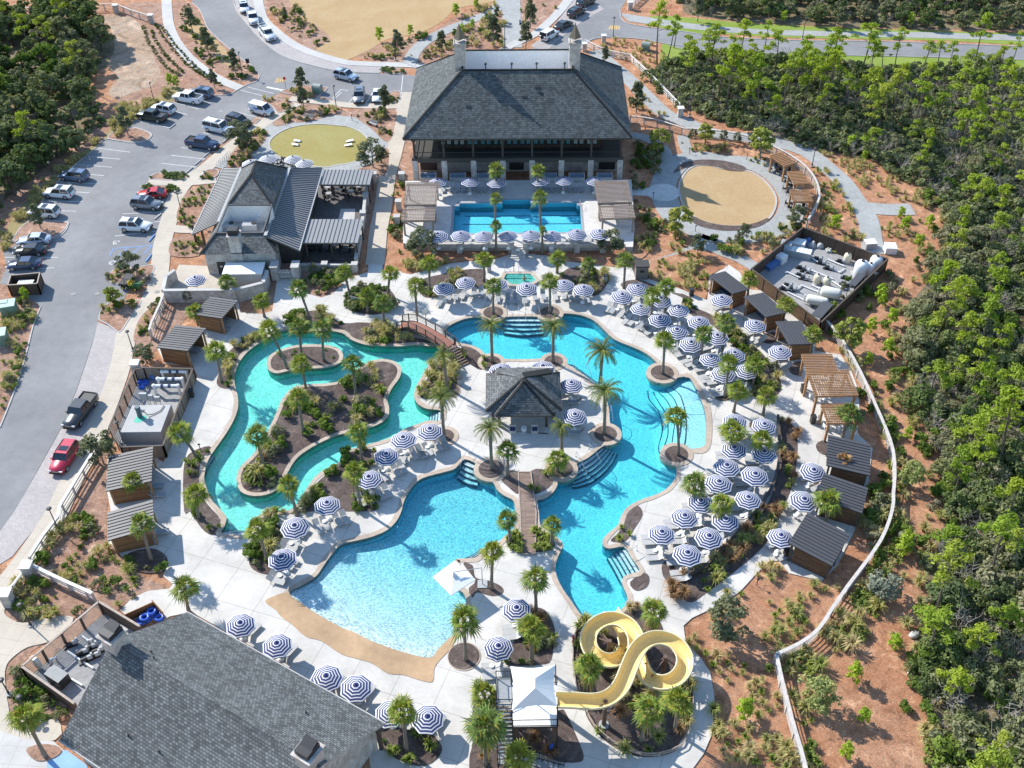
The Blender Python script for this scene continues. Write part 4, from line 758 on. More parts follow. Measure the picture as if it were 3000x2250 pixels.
def scatter(poly,n,dmin,rnd,avoid=(),tries=40000,have=None):
    x0,x1,y0,y1=bbox(poly); out=[] if have is None else list(have); res=[]; grid={}
    for (x,y) in out: grid.setdefault((int(x//dmin),int(y//dmin)),[]).append((x,y))
    for _ in range(tries):
        if len(res)>=n: break
        x,y=rnd.uniform(x0,x1),rnd.uniform(y0,y1)
        if not inside(x,y,poly) or any(inside(x,y,a) for a in avoid): continue
        k=(int(x//dmin),int(y//dmin)); ok=True
        for i in(-1,0,1):
            for j in(-1,0,1):
                for(a,b) in grid.get((k[0]+i,k[1]+j),()):
                    if (a-x)**2+(b-y)**2<dmin*dmin: ok=False
        if ok: grid.setdefault(k,[]).append((x,y)); res.append((x,y))
    return res
def infr(x,y,m=40):
    q=CM.transposed()@(Vector((x,y,1))-Vector((0,0,CAM_H)))
    px,py=1500+CF*q.x/-q.z,1125-CF*q.y/-q.z; return -m*3<px<3000+m*3 and -m*5<py<2250+m*4
# random pines in the right wood, then understorey
key=[(o.location.x,o.location.y) for o in forest]
for (x,y) in scatter(FOR_R,80,3.6,R,have=key):
    if not infr(x,y): continue
    i=R.randrange(6); tm,cm=PINES[i]; h=R.uniform(5,9.5); s=h/9.6
    o=tree_from('pine_tree',tm,cm,(x,y,0),R.uniform(0,6.28),R.uniform(.6,1.25),None,'pine tree',s); o.rotation_euler[0]=R.uniform(-.1,.1); forest.append(o)
for (x,y) in scatter(FOR_L,14,3.5,R):
    if not infr(x,y): continue
    tm,cm=PINES[R.randrange(6)]; s=R.uniform(.75,1.15); forest.append(tree_from('pine_tree',tm,cm,(x,y,0),R.uniform(0,6.28),s,None,'pine tree'))
for (x,y) in scatter(FOR_T,10,8,R):
    if infr(x,y): tm,cm=PINES[R.randrange(6)]; s=R.uniform(.8,1.1); forest.append(tree_from('pine_tree',tm,cm,(x,y,0),R.uniform(0,6.28),s,None,'pine tree'))
nearest_labels(forest,'tall thin pine with lime crown','tall pines in the woods')
# broad evergreens of the left wood
def broad_proto(rnd,R_,H_,mat,ncl=20,nl=75,size=.2):
    t=MB(); trunk(t,(0,0,0),(0,0,H_*.65),.2,.08,.2,rnd)
    l=MB()
    for i in range(ncl):
        a=rnd.uniform(0,2*PI); tt=rnd.random(); z=H_*(.28+.66*tt); rr=R_*math.sqrt(max(.08,1-(2*tt-.7)**2/1.7))*math.sqrt(rnd.uniform(.15,1)); e=Vector((rr*math.cos(a),rr*math.sin(a),z))
        if i%3==0: t.tube([Vector((0,0,z*.55)),e],[.06,.02],4)
        clump(l,e,rnd.uniform(.55,1.0)*R_*.42,nl,size,rnd,.75,.55,.5)
    return mesh('tree_trunk',t,BARK),mesh('tree_crown',l,mat)
BROAD=[broad_proto(R,2.3,5.5,L_DARK,24) for _ in range(3)]+[broad_proto(R,2.1,4.6,L_OLIVE,22),broad_proto(R,2.2,5.2,L_GREEN,22)]
bl=[]
for (x,y) in scatter(FOR_L,95,2.6,R):
    if infr(x,y,60):
        tm,cm=BROAD[R.choice([0,1,2,0,1,2,3,4,4])]; s=R.uniform(.65,1.25); bl.append(tree_from('evergreen_tree',tm,cm,(x,y,0),R.uniform(0,6.28),s,None,'evergreen tree'))
for t in((470,190,1.5),(540,240,1.6),(600,270,1.5),(660,330,1.2),(350,210,1.3)):
    tm,cm=BROAD[0]; bl.append(tree_from('evergreen_tree',tm,cm,G('A',*t[:2]),R.uniform(0,6),t[2],None,'evergreen tree'))
for (x,y) in scatter(FOR_T,70,3.2,R):
    if infr(x,y,50): tm,cm=BROAD[R.choice([0,1,2,3])]; s=R.uniform(.6,1.0); bl.append(tree_from('evergreen_tree',tm,cm,(x,y,0),R.uniform(0,6.28),s,None,'evergreen tree'))
nearest_labels(bl,'bushy dark evergreen tree','evergreen trees of the woods')
# understorey of the right wood: 290 shrubs as things, the small rest as one mass
us=scatter(FOR_R,1300,1.5,R); us=[p for p in us if infr(p[0],p[1],20) and noise.noise((p[0]*.12,p[1]*.12,0))>-.55]
us.sort(key=lambda p:p[1]); sh=[]
step=[i for i in range(len(us))]; pick=set(sorted(range(len(us)),key=lambda i:us[i][1]+R.uniform(0,60))[:290])
rest=[]
for i,(x,y) in enumerate(us):
    k=R.random(); k=(k*.5+.42 if (x>62 and y>118 and R.random()<.8) else k); me=(R.choice(SH_DARK) if k<.36 else R.choice(SH_OLIVE) if k<.68 else R.choice(SH_GREEN) if k<.80 else R.choice(SH_TWIG)); s=R.uniform(.45,1.5)
    if i in pick:
        o=ob('shrub',me,None,(x,y,-.1),R.uniform(0,6.28)); o.scale=(s,s,s*R.uniform(.8,1.2)); o['category']='shrub'; sh.append((o,k))
    else: rest.append((x,y,me,s))
for lo,hi,w_ in((0,.36,'dark green woodland shrub'),(.36,.68,'grey green woodland shrub'),(.68,.8,'fresh green woodland shrub'),(.8,2,'leafless grey woodland shrub')):
    nearest_labels([o for o,k in sh if lo<=k<hi],w_,'shrubs under the right pines')
# one mass for the rest of the thicket
def bake(name,items,mats_of):
    vs=[];fs=[];mi=[];mats=[]
    for (x,y,me,s) in items:
        a=R.uniform(0,6.28); ca,sa=math.cos(a)*s,math.sin(a)*s; o=len(vs); m=me.materials[0]
        if m not in mats: mats.append(m)
        k=mats.index(m); vs+=[(x+v.co.x*ca-v.co.y*sa,y+v.co.x*sa+v.co.y*ca,v.co.z*s) for v in me.vertices]
        for p in me.polygons: fs.append(tuple(i+o for i in p.vertices)); mi.append(k)
    mb=MB(); mb.v=vs;mb.f=fs;mb.m=mi; return ob(name,mesh(name,mb,mats))
SMALL=[crownmesh('low_growth',R,1.5,1.3,9,.6,38,.17,m,base=.1) for m in(L_DARK,L_OLIVE,L_OLIVE)]+[twigmesh(R,1.4,2.4,9)]
rest=[(x,y,R.choice(SMALL),s) for x,y,me,s in rest]+[(x,y,R.choice(SMALL[:3]+SMALL[3:]*2),R.uniform(.5,.9)) for x,y in scatter(FOR_R,900,1.0,R,have=us) if infr(x,y,10)]
if rest: tag(bake('undergrowth',rest,None),'tangled low growth filling the floor of the right wood','undergrowth',kind='stuff')
tl=[(x,y,R.choice(SMALL),R.uniform(.8,1.3)) for x,y in scatter(FOR_T,150,2.0,R) if infr(x,y,30)]+[(x,y,R.choice(SMALL),R.uniform(.7,1.1)) for x,y in scatter(FOR_L,130,1.6,R) if infr(x,y,30)]
tag(bake('undergrowth',tl,None),'low growth on the floor of the left and top woods','undergrowth',kind='stuff')
# ---- palms
def fan_crown(rnd,r=1.6,nf=32,dead=0,skirt=True):
    mb=MB()
    for i in range(nf):
        a=2*PI*i*.618+rnd.uniform(-.2,.2); el=rad(88-118*((i+.5)/nf)**.9+rnd.uniform(-10,10))
        d=Vector((math.cos(a)*math.cos(el),math.sin(a)*math.cos(el),math.sin(el))); side=Vector((-math.sin(a),math.cos(a),0)); up=d.cross(side)*-1
        L=r*rnd.uniform(.7,1.2); s=d*(L*.40)-Vector((0,0,.03)); w_=.018
        mb.add([Vector((0,0,0))+side*w_,Vector((0,0,0))-side*w_,s-side*w_,s+side*w_],[(0,1,2,3)])
        for k in range(9):
            t=(k-4)/4*1.15; dd=(d*math.cos(t)+side*math.sin(t)); ln_=L*.60*(1-.25*abs(t)); m1=s+dd*ln_*.55; tip=s+dd*ln_*rnd.uniform(.8,1.25)+Vector((0,0,-.42*ln_*rnd.uniform(.4,1.4))); pw=(side*math.cos(t)-d*math.sin(t))*.055*r/1.35
            mb.add([s,m1-pw,tip,m1+pw],[(0,1,2,3)])
    return mb
def date_crown(rnd,r=2.3,nf=38):
    mb=MB()
    for i in range(nf):
        a=2*PI*i*.618; el=rad(rnd.uniform(-10,70)); L=r*rnd.uniform(.85,1.1); pts=[]; p=Vector((0,0,.1)); ca,sa=math.cos(a),math.sin(a); e=el
        for k in range(9):
            pts.append(p.copy()); p=p+Vector((ca*math.cos(e),sa*math.cos(e),math.sin(e)))*L/8; e-=rad(13)
        side=Vector((-sa,ca,0))
        for k in range(1,9):
            d=(pts[k]-pts[k-1]).normalized()
            for j in(0,.5):
                q=pts[k-1].lerp(pts[k],j); ll=.42*(1-.6*abs(k/8-.45))*r/2.3
                for sg in(-1,1):
                    tip=q+(side*sg*.8+d*.7+Vector((0,0,-.25))).normalized()*ll; mb.add([q-d*.035,tip,q+d*.045],[(0,1,2)])
        mb.tube(pts,[.03]*8+[.01],3)
    return mb
FAN=[mesh('palm_crown',fan_crown(R),L_PALM) for _ in range(5)]; DATE=[mesh('palm_crown',date_crown(R),L_DATE) for _ in range(3)]; DEADC=mesh('palm_crown',fan_crown(R,1.25,26,True),L_DEAD)
palms=[]
def palm(c,x,y,bx,by,kind='f',s=1.0,z=0.1,r=.17):
    b=G(c,bx,by,z); p=above(c,x,y,b); h=max(1.2,p.z-z)
    root=thing('date_palm' if kind=='d' else 'fan_palm',None,'palm tree',b)
    top=Vector((p.x-b.x,p.y-b.y,h)); lim=.35*h; hl=math.hypot(top.x,top.y)
    if hl>lim: top.x*=lim/hl; top.y*=lim/hl
    t=MB(); k=9; pts=[];rs=[]
    if kind=='d': r=.2
    for i in range(k+1):
        u=i/k; bow=u**1.5; pts.append(Vector((top.x*bow,top.y*bow,h*u))); rs.append(r*(1.25-.35*min(1,u*3))*(1+(.09 if i%2 else 0)))
    t.tube(pts,rs,8)
    # boots: old leaf bases below the crown
    for j in range(26):
        u=1-j/26*.45; q=Vector((top.x*u**1.5,top.y*u**1.5,h*u)); a=j*2.4; d=Vector((math.cos(a),math.sin(a),.9)); t.beam(q+d*r*.6,q+d*(r*1.25)+Vector((0,0,.1)),.09,.03)
    part('trunk',t,PBARK,root,True)
    cm=R.choice(DATE) if kind=='d' else DEADC if kind=='x' else R.choice(FAN)
    cr=ob('crown',cm,root,top,R.uniform(0,6.28)); cr.scale=(s,s,s)
    if kind=='x': root['label']='dead palm with dry orange brown fronds above a cabana roof'; root['dead']=1
    palms.append((root,kind)); return root
PL="B1000,1100,1003,1262,t1.05 B1272,1108,1270,1262,t.9 B998,1285,998,1500,t.75 B1285,1280,1290,1488,t.95 B1003,1465,1003,1640,t.75,0 B1305,1490,1302,1650,.5,0 E925,22,925,165 E1400,20,1398,110 E1605,48,1600,160,.8 E1840,32,1830,208 E570,48,575,245 E318,112,305,255 E20,110,60,285 E478,195,490,380 E165,255,172,365,1.0 E268,310,280,465 E985,190,985,375 E1352,165,1352,370 E2105,200,2098,365 E2020,262,2000,458 E1080,1258,1078,1430 E1402,1322,1400,1395 E2172,1040,2183,1292 E2095,545,2082,765 E75,702,98,922 E110,1145,138,1345 E85,1402,130,1642 H1075,50,1095,195,.9 D1470,168,1480,270 D1935,215,2010,420,1.1 D1690,290,1715,395 D1262,362,1285,445 D1740,480,1860,728,1.1 D1940,462,1955,638,1.1 D2090,470,2100,680,1.1 D1400,612,1440,820,1.1 D1950,702,1990,890 D1935,922,1970,1162 D1662,1165,1720,1402,1.1 D1165,1150,1275,1312,1.1 D865,1460,870,1580 D1270,1545,1290,1700,1.1 D1870,1485,1925,1680 G915,75,985,318,1.05 G1670,112,1735,328 G1195,492,1225,645 G165,1330,300,1590,1.1 H1370,80,1362,215,.8 H980,258,975,502,.95 H1255,430,1262,652 H795,700,808,962,1.15 H1230,755,1232,962,1.05 H925,1180,935,1330,1.1 H935,1400,935,1640,1.4 H400,1290,425,1548,1.0 H1150,1585,1155,1740,1.0 H1610,1005,1622,1195,1.1 H2025,645,2010,790,1.1 H2000,1290,1942,1492,1.1 H2180,1225,2160,1422,1.05 F430,150,420,258 F675,320,648,425 F850,515,828,625 F280,430,255,622 F135,502,115,690 F300,700,270,915 F475,708,450,862 F360,878,330,1012 F540,905,520,1032 F1080,1030,1035,1170,1.15 F330,1140,298,1305,1.15 F515,1190,480,1342 F80,1480,58,1625,1.1 F255,1610,240,1750,1.0 F945,1590,925,1730,1.15 I-240,-100,-270,40,.001"
for t in PL.split():
    q=t[1:].split(','); c=t[0]; v=list(map(float,q[:4])); k=q[4] if len(q)>4 else '1'; z=.1
    if k[0]=='t': z=TZ; k=k[1:]
    if len(q)>5: z=float(q[5])
    if float(k)<.01: continue
    palm(c,*v,'f',float(k),z)
for t in "E970,448,978,690 E1375,458,1370,690 E1692,625,1678,820,1.15 E1710,880,1702,1155,1.15 E660,650,685,860,.9 E650,922,665,1175,.95 E962,1120,975,1385,.9 E1425,1110,1428,1280,.72".split():
    q=t[1:].split(','); palm(t[0],*map(float,q[:4]),'d',float(q[4]) if len(q)>4 else .95)
palm('F',1045,1325,1010,1430,'x',.95)
nearest_labels([o for o,k in palms if k=='f'],'fan palm with rounded crown','fan palms round the pools'); nearest_labels([o for o,k in palms if k=='d'],'date palm with long feathery fronds','date palms by the main pool')
# ---- landscape trees (young oaks, magnolias) and young pines
def oak_proto(rnd,shape,mat,R_,H_):
    t=MB(); trunk(t,(0,0,0),(0,0,H_*.8),.08,.03,.08,rnd,6); l=MB()
    for i in range(28):
        tt=rnd.random(); z=H_*(.28+.66*tt); rr=(R_*(1-tt*.75) if shape=='cone' else R_*math.sqrt(max(.1,1-(2*tt-.8)**2/1.6)))*math.sqrt(rnd.uniform(.2,1)); a=rnd.uniform(0,2*PI); e=Vector((rr*math.cos(a),rr*math.sin(a),z))
        if i%2: t.tube([Vector((0,0,z*.7)),e],[.03,.012],4)
        clump(l,e,R_*rnd.uniform(.28,.45),62,.10,rnd,.8,.6,.6)
    return mesh('tree_trunk',t,GBARK),mesh('tree_crown',l,mat)
OAK_C=[oak_proto(R,'cone',L_OAK,1.0,4.0) for _ in range(2)]; OAK_B=[oak_proto(R,'ball',L_OAK,1.35,3.6) for _ in range(2)]; OAK_G=[oak_proto(R,'ball',L_GOLD,1.0,2.8)]; SAGE=[oak_proto(R,'ball',leafmat('silver_leaves',[(.25,.27,.20,1)],.2,.7),1.4,2.7)]; WILLOW=[oak_proto(R,'ball',leafmat('willow_leaves',[(.33,.37,.13,1)],.3,.7),1.6,3.3)]
trees=[]
def ltree(protos,c,x,y,bx,by,lab,w_=1.0,z=0.05,unit=None):
    b=G(c,bx,by,z); p=above(c,x,y,b); h=max(1.5,p.z-z); tm,cm=R.choice(protos); hu=unit or (2.55 if protos is not OAK_G else 1.85)
    s=h/hu; o=tree_from('young_tree',tm,cm,b,R.uniform(0,6.28),s*w_,None,'tree',s); trees.append((o,lab)); return o
for t in "A1235,100,1250,205 A1325,230,1350,340 A1510,370,1525,470 A1385,490,1393,572 B365,250,372,360 B645,250,652,350 B1020,70,1010,130 B995,170,990,310 B1225,60,1225,180 B1190,200,1195,315 A1960,490,1960,600 A1965,610,1972,705 A1850,70,1850,120 B275,620,285,740 B1712,340,1705,420 B1935,600,1912,730 C100,30,95,140 C1030,90,1015,185 A800,750,830,875 A235,1380,268,1485".split(): 
    q=t[1:].split(','); ltree(OAK_C,t[0],*map(float,q),'slender young oak',1.0)
for t in "A1555,835,1570,955 B200,960,205,1085 D825,25,850,118 B550,1540,530,1660 B1760,1540,1740,1640 D940,610,950,690".split():
    q=t[1:].split(','); ltree(OAK_B,t[0],*map(float,q),'rounded grey green young oak',1.25)
for t in "D740,240,752,320 F1090,480,1060,610 B2065,890,2050,1000 C530,900,500,1030 C160,850,145,940 B2185,1400,2180,1520".split():
    q=t[1:].split(','); ltree(OAK_G,t[0],*map(float,q),'yellow green young tree',1.0)
ltree(OAK_B,'D',665,1200,672,1345,'dense grey green tree beside the red car',1.05); ltree(OAK_B,'I',320,660,270,800,'round grey green tree in the straw bed',1.0); ltree(SAGE,'I',1325,420,1290,540,'silvery grey bushy tree',1.0); ltree(WILLOW,'I',895,1140,860,1250,'pale yellow green willowy tree',1.0); ltree(WILLOW,'F',1495,1380,1470,1490,'pale willowy tree beside the curved fence',.9); ltree(OAK_B,'C',740,1380,730,1480,'bushy tree by the little pergolas',.9)
for t in "C410,1480,390,1560 C110,1560,95,1650 C455,885,445,950 C355,880,350,930 C265,865,262,920 C62,860,60,920 D2040,90,2035,130 D1215,270,1225,300".split():
    q=t[1:].split(','); ltree(OAK_B,t[0],*map(float,q),'small thin ornamental tree',.8)
for w_ in sorted({l for o,l in trees}):
    g=[o for o,l in trees if l==w_]
    if len(g)>1: nearest_labels(g,w_,'young landscape trees')
    else: g[0]['label']=w_
def ypine(rnd):
    t=MB(); t.tube([(0,0,0),(0,0,1.9)],[.04,.015],4); l=MB()
    for i in range(11):
        z=.5+1.4*i/10; a=i*2.4; rr=.45*(1-.5*i/10); e=Vector((rr*math.cos(a),rr*math.sin(a),z+.1)); t.tube([(0,0,z-.1),e],[.02,.01],3); clump(l,e,.34,30,.14,rnd,.9,.36,.8)
    return mesh('sapling_trunk',t,BARK),mesh('sapling_crown',l,L_LIME)
YP=[ypine(R) for _ in range(3)]; yp=[]
for t in "C650,150 C1468,175 C1410,1420 C1590,1490 C1170,1050 C1080,975 C980,1500 F1290,330 F1345,450 F1210,510 F1320,650 F1195,710 F1450,1190 I1360,890 I1100,1090 I1165,1360 I1050,1590 I395,1330 I1420,280 I1590,820 D175,290 A1110,560 A1150,570 B745,110 B875,60 B450,230 B250,270 B850,190 B785,230 C1520,1610 C2030,410 F1990,520 C1430,1500 I1440,220 F1270,300".split():
    x,y=map(float,t[1:].split(',')); b=G(t[0],x,y); tm,cm=R.choice(YP); s=R.uniform(.85,1.35); yp.append(tree_from('pine_sapling',tm,cm,b,R.uniform(0,6),s,None,'sapling'))
nearest_labels(yp,'bright green young pine sapling','young pine saplings')
# ---- grasses, spiky plants, groundcover
def tuft(rnd,n,h,sp,wd,mat,name):
    mb=MB()
    for i in range(n):
        a=rnd.uniform(0,2*PI); e=rnd.uniform(.35,1.0); d=Vector((math.cos(a),math.sin(a),0)); hh=h*rnd.uniform(.6,1.1); p=d*.06; q=d*sp*e*.5+Vector((0,0,hh*.8)); t=d*sp*e*1.1+Vector((0,0,hh*(.55 if e>.7 else .95))); s=Vector((-d.y,d.x,0))*wd
        mb.add([p-s,p+s,q+s*.8,q-s*.8],[(0,1,2,3)]); mb.add([q-s*.8,q+s*.8,t],[(0,1,2)])
    return mesh(name,mb,mat)
TG=[tuft(R,75,.70,.62,.028,L_GRASS,'grass_tuft') for _ in range(3)]; TS=[tuft(R,42,.48,.45,.04,L_SPIKE,'spiky_plant') for _ in range(3)]; TR=[tuft(R,110,.75,.65,.022,L_RUST,'tawny_tuft') for _ in range(2)]
CV=[crownmesh('cover_clump',R,.26,.2,6,.16,26,.06,L_COVER,base=.05) for _ in range(3)]; LS=[crownmesh('low_shrub',R,.42,.45,8,.24,36,.075,L_GREEN,base=.1) for _ in range(2)]+[crownmesh('low_shrub',R,.42,.5,8,.24,36,.07,L_OLIVE,base=.1)]
GR={'g':[],'s':[],'r':[],'c':[],'l':[]}; PR={'g':TG,'s':TS,'r':TR,'c':CV,'l':LS}; NM={'g':'grass_clump','s':'spiky_plant','r':'tawny_grass_clump','c':'ground_cover_plant','l':'low_shrub'}
def put(kind,x,y,z,s=1.0):
    if infr(x,y,0): GR[kind].append((x,y,z,s))
def sow(poly,kinds,n,dmin,z=.1,s0=.8,s1=1.3,avoid=()):
    for (x,y) in scatter(poly,int(n*1.6),dmin*.62,R,avoid,6000):
        c=noise.noise((x*.33,y*.33,3.1))
        if c<R.uniform(-.28,.12): continue
        put(kinds[int((c+.9)*7.3+R.random()*1.2)%len(kinds)],x,y,z,R.uniform(s0*.75,s1*1.15)*(1+c*.5))
SW=lambda s:smooth(P(s),2)
IB=[offset(ISL_BIG,-.9)]; 
sow(IB[0],'gglls',75,.95,.12,1.2,2.0); sow(IB[0],'r',8,2,.12,.8,1.2); sow(offset(ISL_SMALL,-.9),'ssc',12,.8,.12)
for i,k,n,d in((0,'ccl',42,.55),(1,'gsl',16,1.2),(2,'ggsl',20,1.1),(3,'gggl',40,.95),(4,'gs',18,1.0),(5,'gs',16,.9),(6,'s',12,.8),(7,'gsllc',44,.95),(8,'sl',10,1.1),(9,'l',8,.9),(10,'sc',12,.8),(12,'rsl',14,.9),(13,'rsgg',40,1.05),(14,'rr',12,1.1),(15,'s',6,.6),(16,'s',6,.6),(17,'s',6,.6),(18,'s',6,.6),(19,'gsl',40,1.1),(20,'ggsr',44,1.15),(21,'s',6,.7)):
    sow(BEDS[i],k,int(n*1.4),d*.85,.14,1.0,1.6)
sow(SW("I80,740 400,430 560,340 700,420 890,470 1080,500 880,800 600,960 620,1200 760,1659 200,1659 200,1100 30,860"),'ggs',105,1.25,.02,.9,1.4)
sow(SW("I1100,560 1280,560 1250,760 1000,950 800,1150 900,1600 800,1659 680,1100 640,1000 900,820"),'gs',50,1.15,.02,1.1,1.7)
sow(SW("I1150,60 1450,0 1420,300 1200,560 1130,560 1250,250"),'gsl',30,1.1,.02,1.2,1.8)
sow(SW("F950,440 1130,700 1300,950 1400,1200 1450,1659 1350,1659 1330,1250 1180,850 1000,600"),'gsl',50,1.1,.02,1.0,1.6)
sow(SW("F1130,760 1180,950 1280,1200 1320,1600 1180,1650 1230,1250 1150,1150"),'l',22,1.1,.02,1.0,1.7)
sow(SW("F880,420 1150,80 1330,60 1400,200 1250,330 1000,500"),'ll',24,1.3,.02,1.0,1.7)
sow(SW("G260,300 480,30 680,120 760,300 900,480 780,620 620,560 380,420"),'ggsl',60,1.2,.02,1.0,1.5); sow(SW("G80,560 200,450 560,600 450,660 200,700"),'gsl',26,1.1,.02,1.0,1.5)
sow(SW("G80,1100 150,1000 300,1200 430,1300 300,1350 120,1320"),'cccl',36,.75,.02,1.0,1.5)
sow(SW("B420,1220 330,1300 330,1400 390,1400 390,1659 300,1659 310,1480 350,1200"),'ls',22,.9,.1); sow(SW("E380,100 400,20 560,0 720,40 560,90"),'gg',18,.9,.12,1,1.5)
sow(SW("D1950,170 2212,60 2212,190 2100,240 2000,230"),'lcl',22,.9,.1,1,1.5)
sow(SW("F0,-20 250,50 160,140 150,270 0,210 E2100,170 1995,140 2010,60"),'gs',46,.95,.12); sow(SW("E1990,150 2000,60 F0,40 140,130 150,280 0,210"),'g',16,1,.12)
sow(SW("C840,1100 920,1090 1020,1200 1080,1350 1140,1500 1150,1600 1000,1640 900,1500 880,1300"),'ggs',55,1.2,.02,1.0,1.6)
sow(SW("C900,1000 1080,1040 1300,1110 1480,1220 1600,1300 1480,1310 1280,1290 1150,1200 1040,1090"),'gg',42,1.4,.02,.9,1.3); sow(SW("C1300,1420 1500,1400 1650,1480 1600,1659 1330,1600 1280,1480"),'gs',26,1.3,.02,1,1.4)
sow(SW("C0,920 200,920 500,1010 560,1090 400,1040 100,990 0,970"),'gs',30,1.3,.1); sow(SW("C180,1560 400,1560 600,1480 760,1480 560,1620 500,1659 300,1659"),'gls',40,1.2,.02,1,1.6)
sow(SW("C-350,700 C-100,760 C100,800 C0,790 B2000,650 1900,480 1950,560"),'g',14,1.4,.02)
sow(SW("B1880,1300 2000,1350 2212,1500 2200,1600 1950,1640 1900,1600 1880,1480"),'gsl',46,1.2,.02,1,1.5); sow(SW("B1900,900 1960,930 2080,980 2000,1200 1880,1210"),'ll',34,1.1,.02,1,1.7)
sow(SW("B1700,260 2050,290 2080,420 1990,480 1850,400 1700,340"),'gg',44,1.4,.02,.8,1.2)
for s,k,n in(("B130,380 300,290 480,230 640,180 740,130 700,160 480,290 440,390",'gl',52),("B520,380 600,290 780,180 960,90 1050,100 1050,310 840,300 700,370",'gggl',80),("B1180,0 1460,0 1340,110 1220,200 1160,150",'s',24),("B760,110 900,50 1050,0 1040,20 900,90 800,130",'g',20),("A1750,0 1890,0 2000,140 2120,250 2060,310 1900,220 1760,100",'lg',55),("A1120,40 1230,30 1420,360 1640,450 1650,500 1560,530 1430,470 1250,330",'l',60),("A1480,870 1540,920 1630,860 1730,860 1640,990 1560,1080 1480,1070 1560,960",'gl',34),("A1790,800 1900,720 2130,690 2190,720 2000,780",'gl',24),("B90,740 250,710 350,730 300,900 180,820",'gl',24),("A1170,1440 1180,1340 1230,1250 1370,1210 1330,1300 1240,1480",'s',24),("A1120,1640 1130,1560 1300,1560 1280,1659",'s',12),("D880,550 900,440 1050,300 1000,420 960,570",'lg',16)):
    sow(SW(s),k,n,1.0,.1,.8,1.3)
for i in(0,1): sow(beds[i],'sgl',14,1.0,.12)
for i in GREEN_ISL: sow(beds[i],'c',26,.55,.12,.9,1.3)
for i in(4,5,10): sow(beds[i],'gl',9,.8,.12)
for i,p in enumerate(FOR_R):
    q=FOR_R[(i+1)%len(FOR_R)]
    for k in range(int((q-p).length/.55)):
        t=p.lerp(q,R.random()); x,y=t.x+R.gauss(-.6,1.3),t.y+R.gauss(0,1.1)
        if x<150 and y<140: put(R.choice('gggll'),x,y,.02,R.uniform(.9,1.9))
# the two hedged rows on the left bank
for (s,n) in(("A930,180 960,270 1020,360 1080,440 1160,490",17),("A985,210 1040,320 1110,400 1180,470",15),("A1010,170 1080,270 1170,380 1260,460 1340,510",16),("A1060,190 1130,290 1220,390 1320,480 1420,550",17)):
    q=smooth(P(s),8,False); m=len(q)
    for i in range(n): p=q[int(i*(m-1)/(n-1))]; put('l',p.x,p.y,.02,.9)
sow(SW("D60,300 240,330 200,470 150,700 90,900 20,1000 -20,700 -10,400"),'ggls',60,1.05,.02,.9,1.4)
for s in("A720,800 780,700 1000,650 1100,590 1000,690 850,780 760,900","A30,1659 200,1400 420,1110 640,950 560,940 300,1150 100,1400 -20,1600"): sow(SW(s),'ggg',60,1.0,.02,.9,1.5)
for k in GR:
    l=GR[k]; l.sort(key=lambda q:q[1]*1.0/q[3]); objs=[]
    for (x,y,z,s) in l[:290]:
        o=ob(NM[k],R.choice(PR[k]),None,(x,y,z),R.uniform(0,6.28)); o.scale=(s,s,s); o['category']=NM[k].replace('_',' ').split()[-1] if k!='s' else 'plant'; objs.append(o)
    nearest_labels(objs,{'g':'arching tuft of straw grass','s':'small spiky green plant','r':'large tawny dry grass clump','c':'low leafy green cover plant','l':'small rounded leafy shrub'}[k],NM[k].replace('_',' ')+'s in the beds')
    if l[290:]: tag(bake('planting',[(x,y,R.choice(PR[k]),s) for x,y,z,s in l[290:]],None),'many more small '+NM[k].replace('_',' ')+'s spread over the far beds','plants',kind='stuff')
# ================================================================ BUILDINGS
_osrc=src
def src(c,x,y):
    if c=='R': return 540+x/3.7707,440+y/3.7707
    if c=='Q': return 1380+x/3.1735,1060+y/3.1735
    if c=='T': return 1680+x/3.95,1780+y/3.95
    return _osrc(c,x,y)
def lift(mb,root):
    "world-space vertices -> root's own frame"
    M=root.matrix_basis.inverted() if root.parent is None else root.matrix_basis.inverted()
    L=Matrix.Translation(root.location)@Matrix.Rotation(root.rotation_euler[2],4,'Z'); I=L.inverted(); mb.v=[tuple(I@Vector(v)) for v in mb.v]; return mb
def wpart(name,mb,mats,root,uv=False,shade=False,label=None,parent=None): return part(name,lift(mb,root),mats,parent or root,shade,uv,label)
def slab_poly(mb,pts,t,m=0,ms=None):
    "thick plate from a (possibly tilted) polygon: pts top corners ccw seen from above"
    n=len(pts); lo=[Vector((p.x,p.y,p.z-t)) for p in pts]
    mb.add(list(pts)+lo,[tuple(range(n)),tuple(range(2*n-1,n-1,-1))],m); o=len(mb.v)-2*n
    for i in range(n): mb.f.append((o+i,o+n+i,o+n+(i+1)%n,o+(i+1)%n)); mb.m.append(m if ms is None else ms)
    return mb
def ccw3(p): return p if area(p)>0 else list(reversed(p))
# ---------------- clubhouse
FL,FR=G('B',398,900,8.3),G('B',1883,893,8.3); um=(FR-FL); um.z=0; CW=um.length; um.normalize(); vm=Vector((-um.y,um.x,0)); org=Vector(((FL.x+FR.x)/2,(FL.y+FR.y)/2,0)); CA=math.atan2(um.y,um.x)
club=thing('clubhouse','huge hip roofed clubhouse with two brick chimneys and a shaded two storey porch','clubhouse',org,CA)
D_=25.0; hw=CW/2; ZE,ZT=8.3,15.0; s_=8.9; v1=s_+1.1; v2=D_-8.9+.6
m=MB(); m.box((0,4.6+ (D_-6.2)/2,2.1),(CW-3.4,D_-6.2,4.2)); 
part('ground_floor_wall',m,MT['brick'],club,uv=True)
m=MB(); m.box((0,D_/2,4.0),(CW-2.2,D_-2.0,.55)); m.box((0,1.15,4.05),(CW-2.0,.5,.75)); part('porch_floor',m,MT['trim'],club)
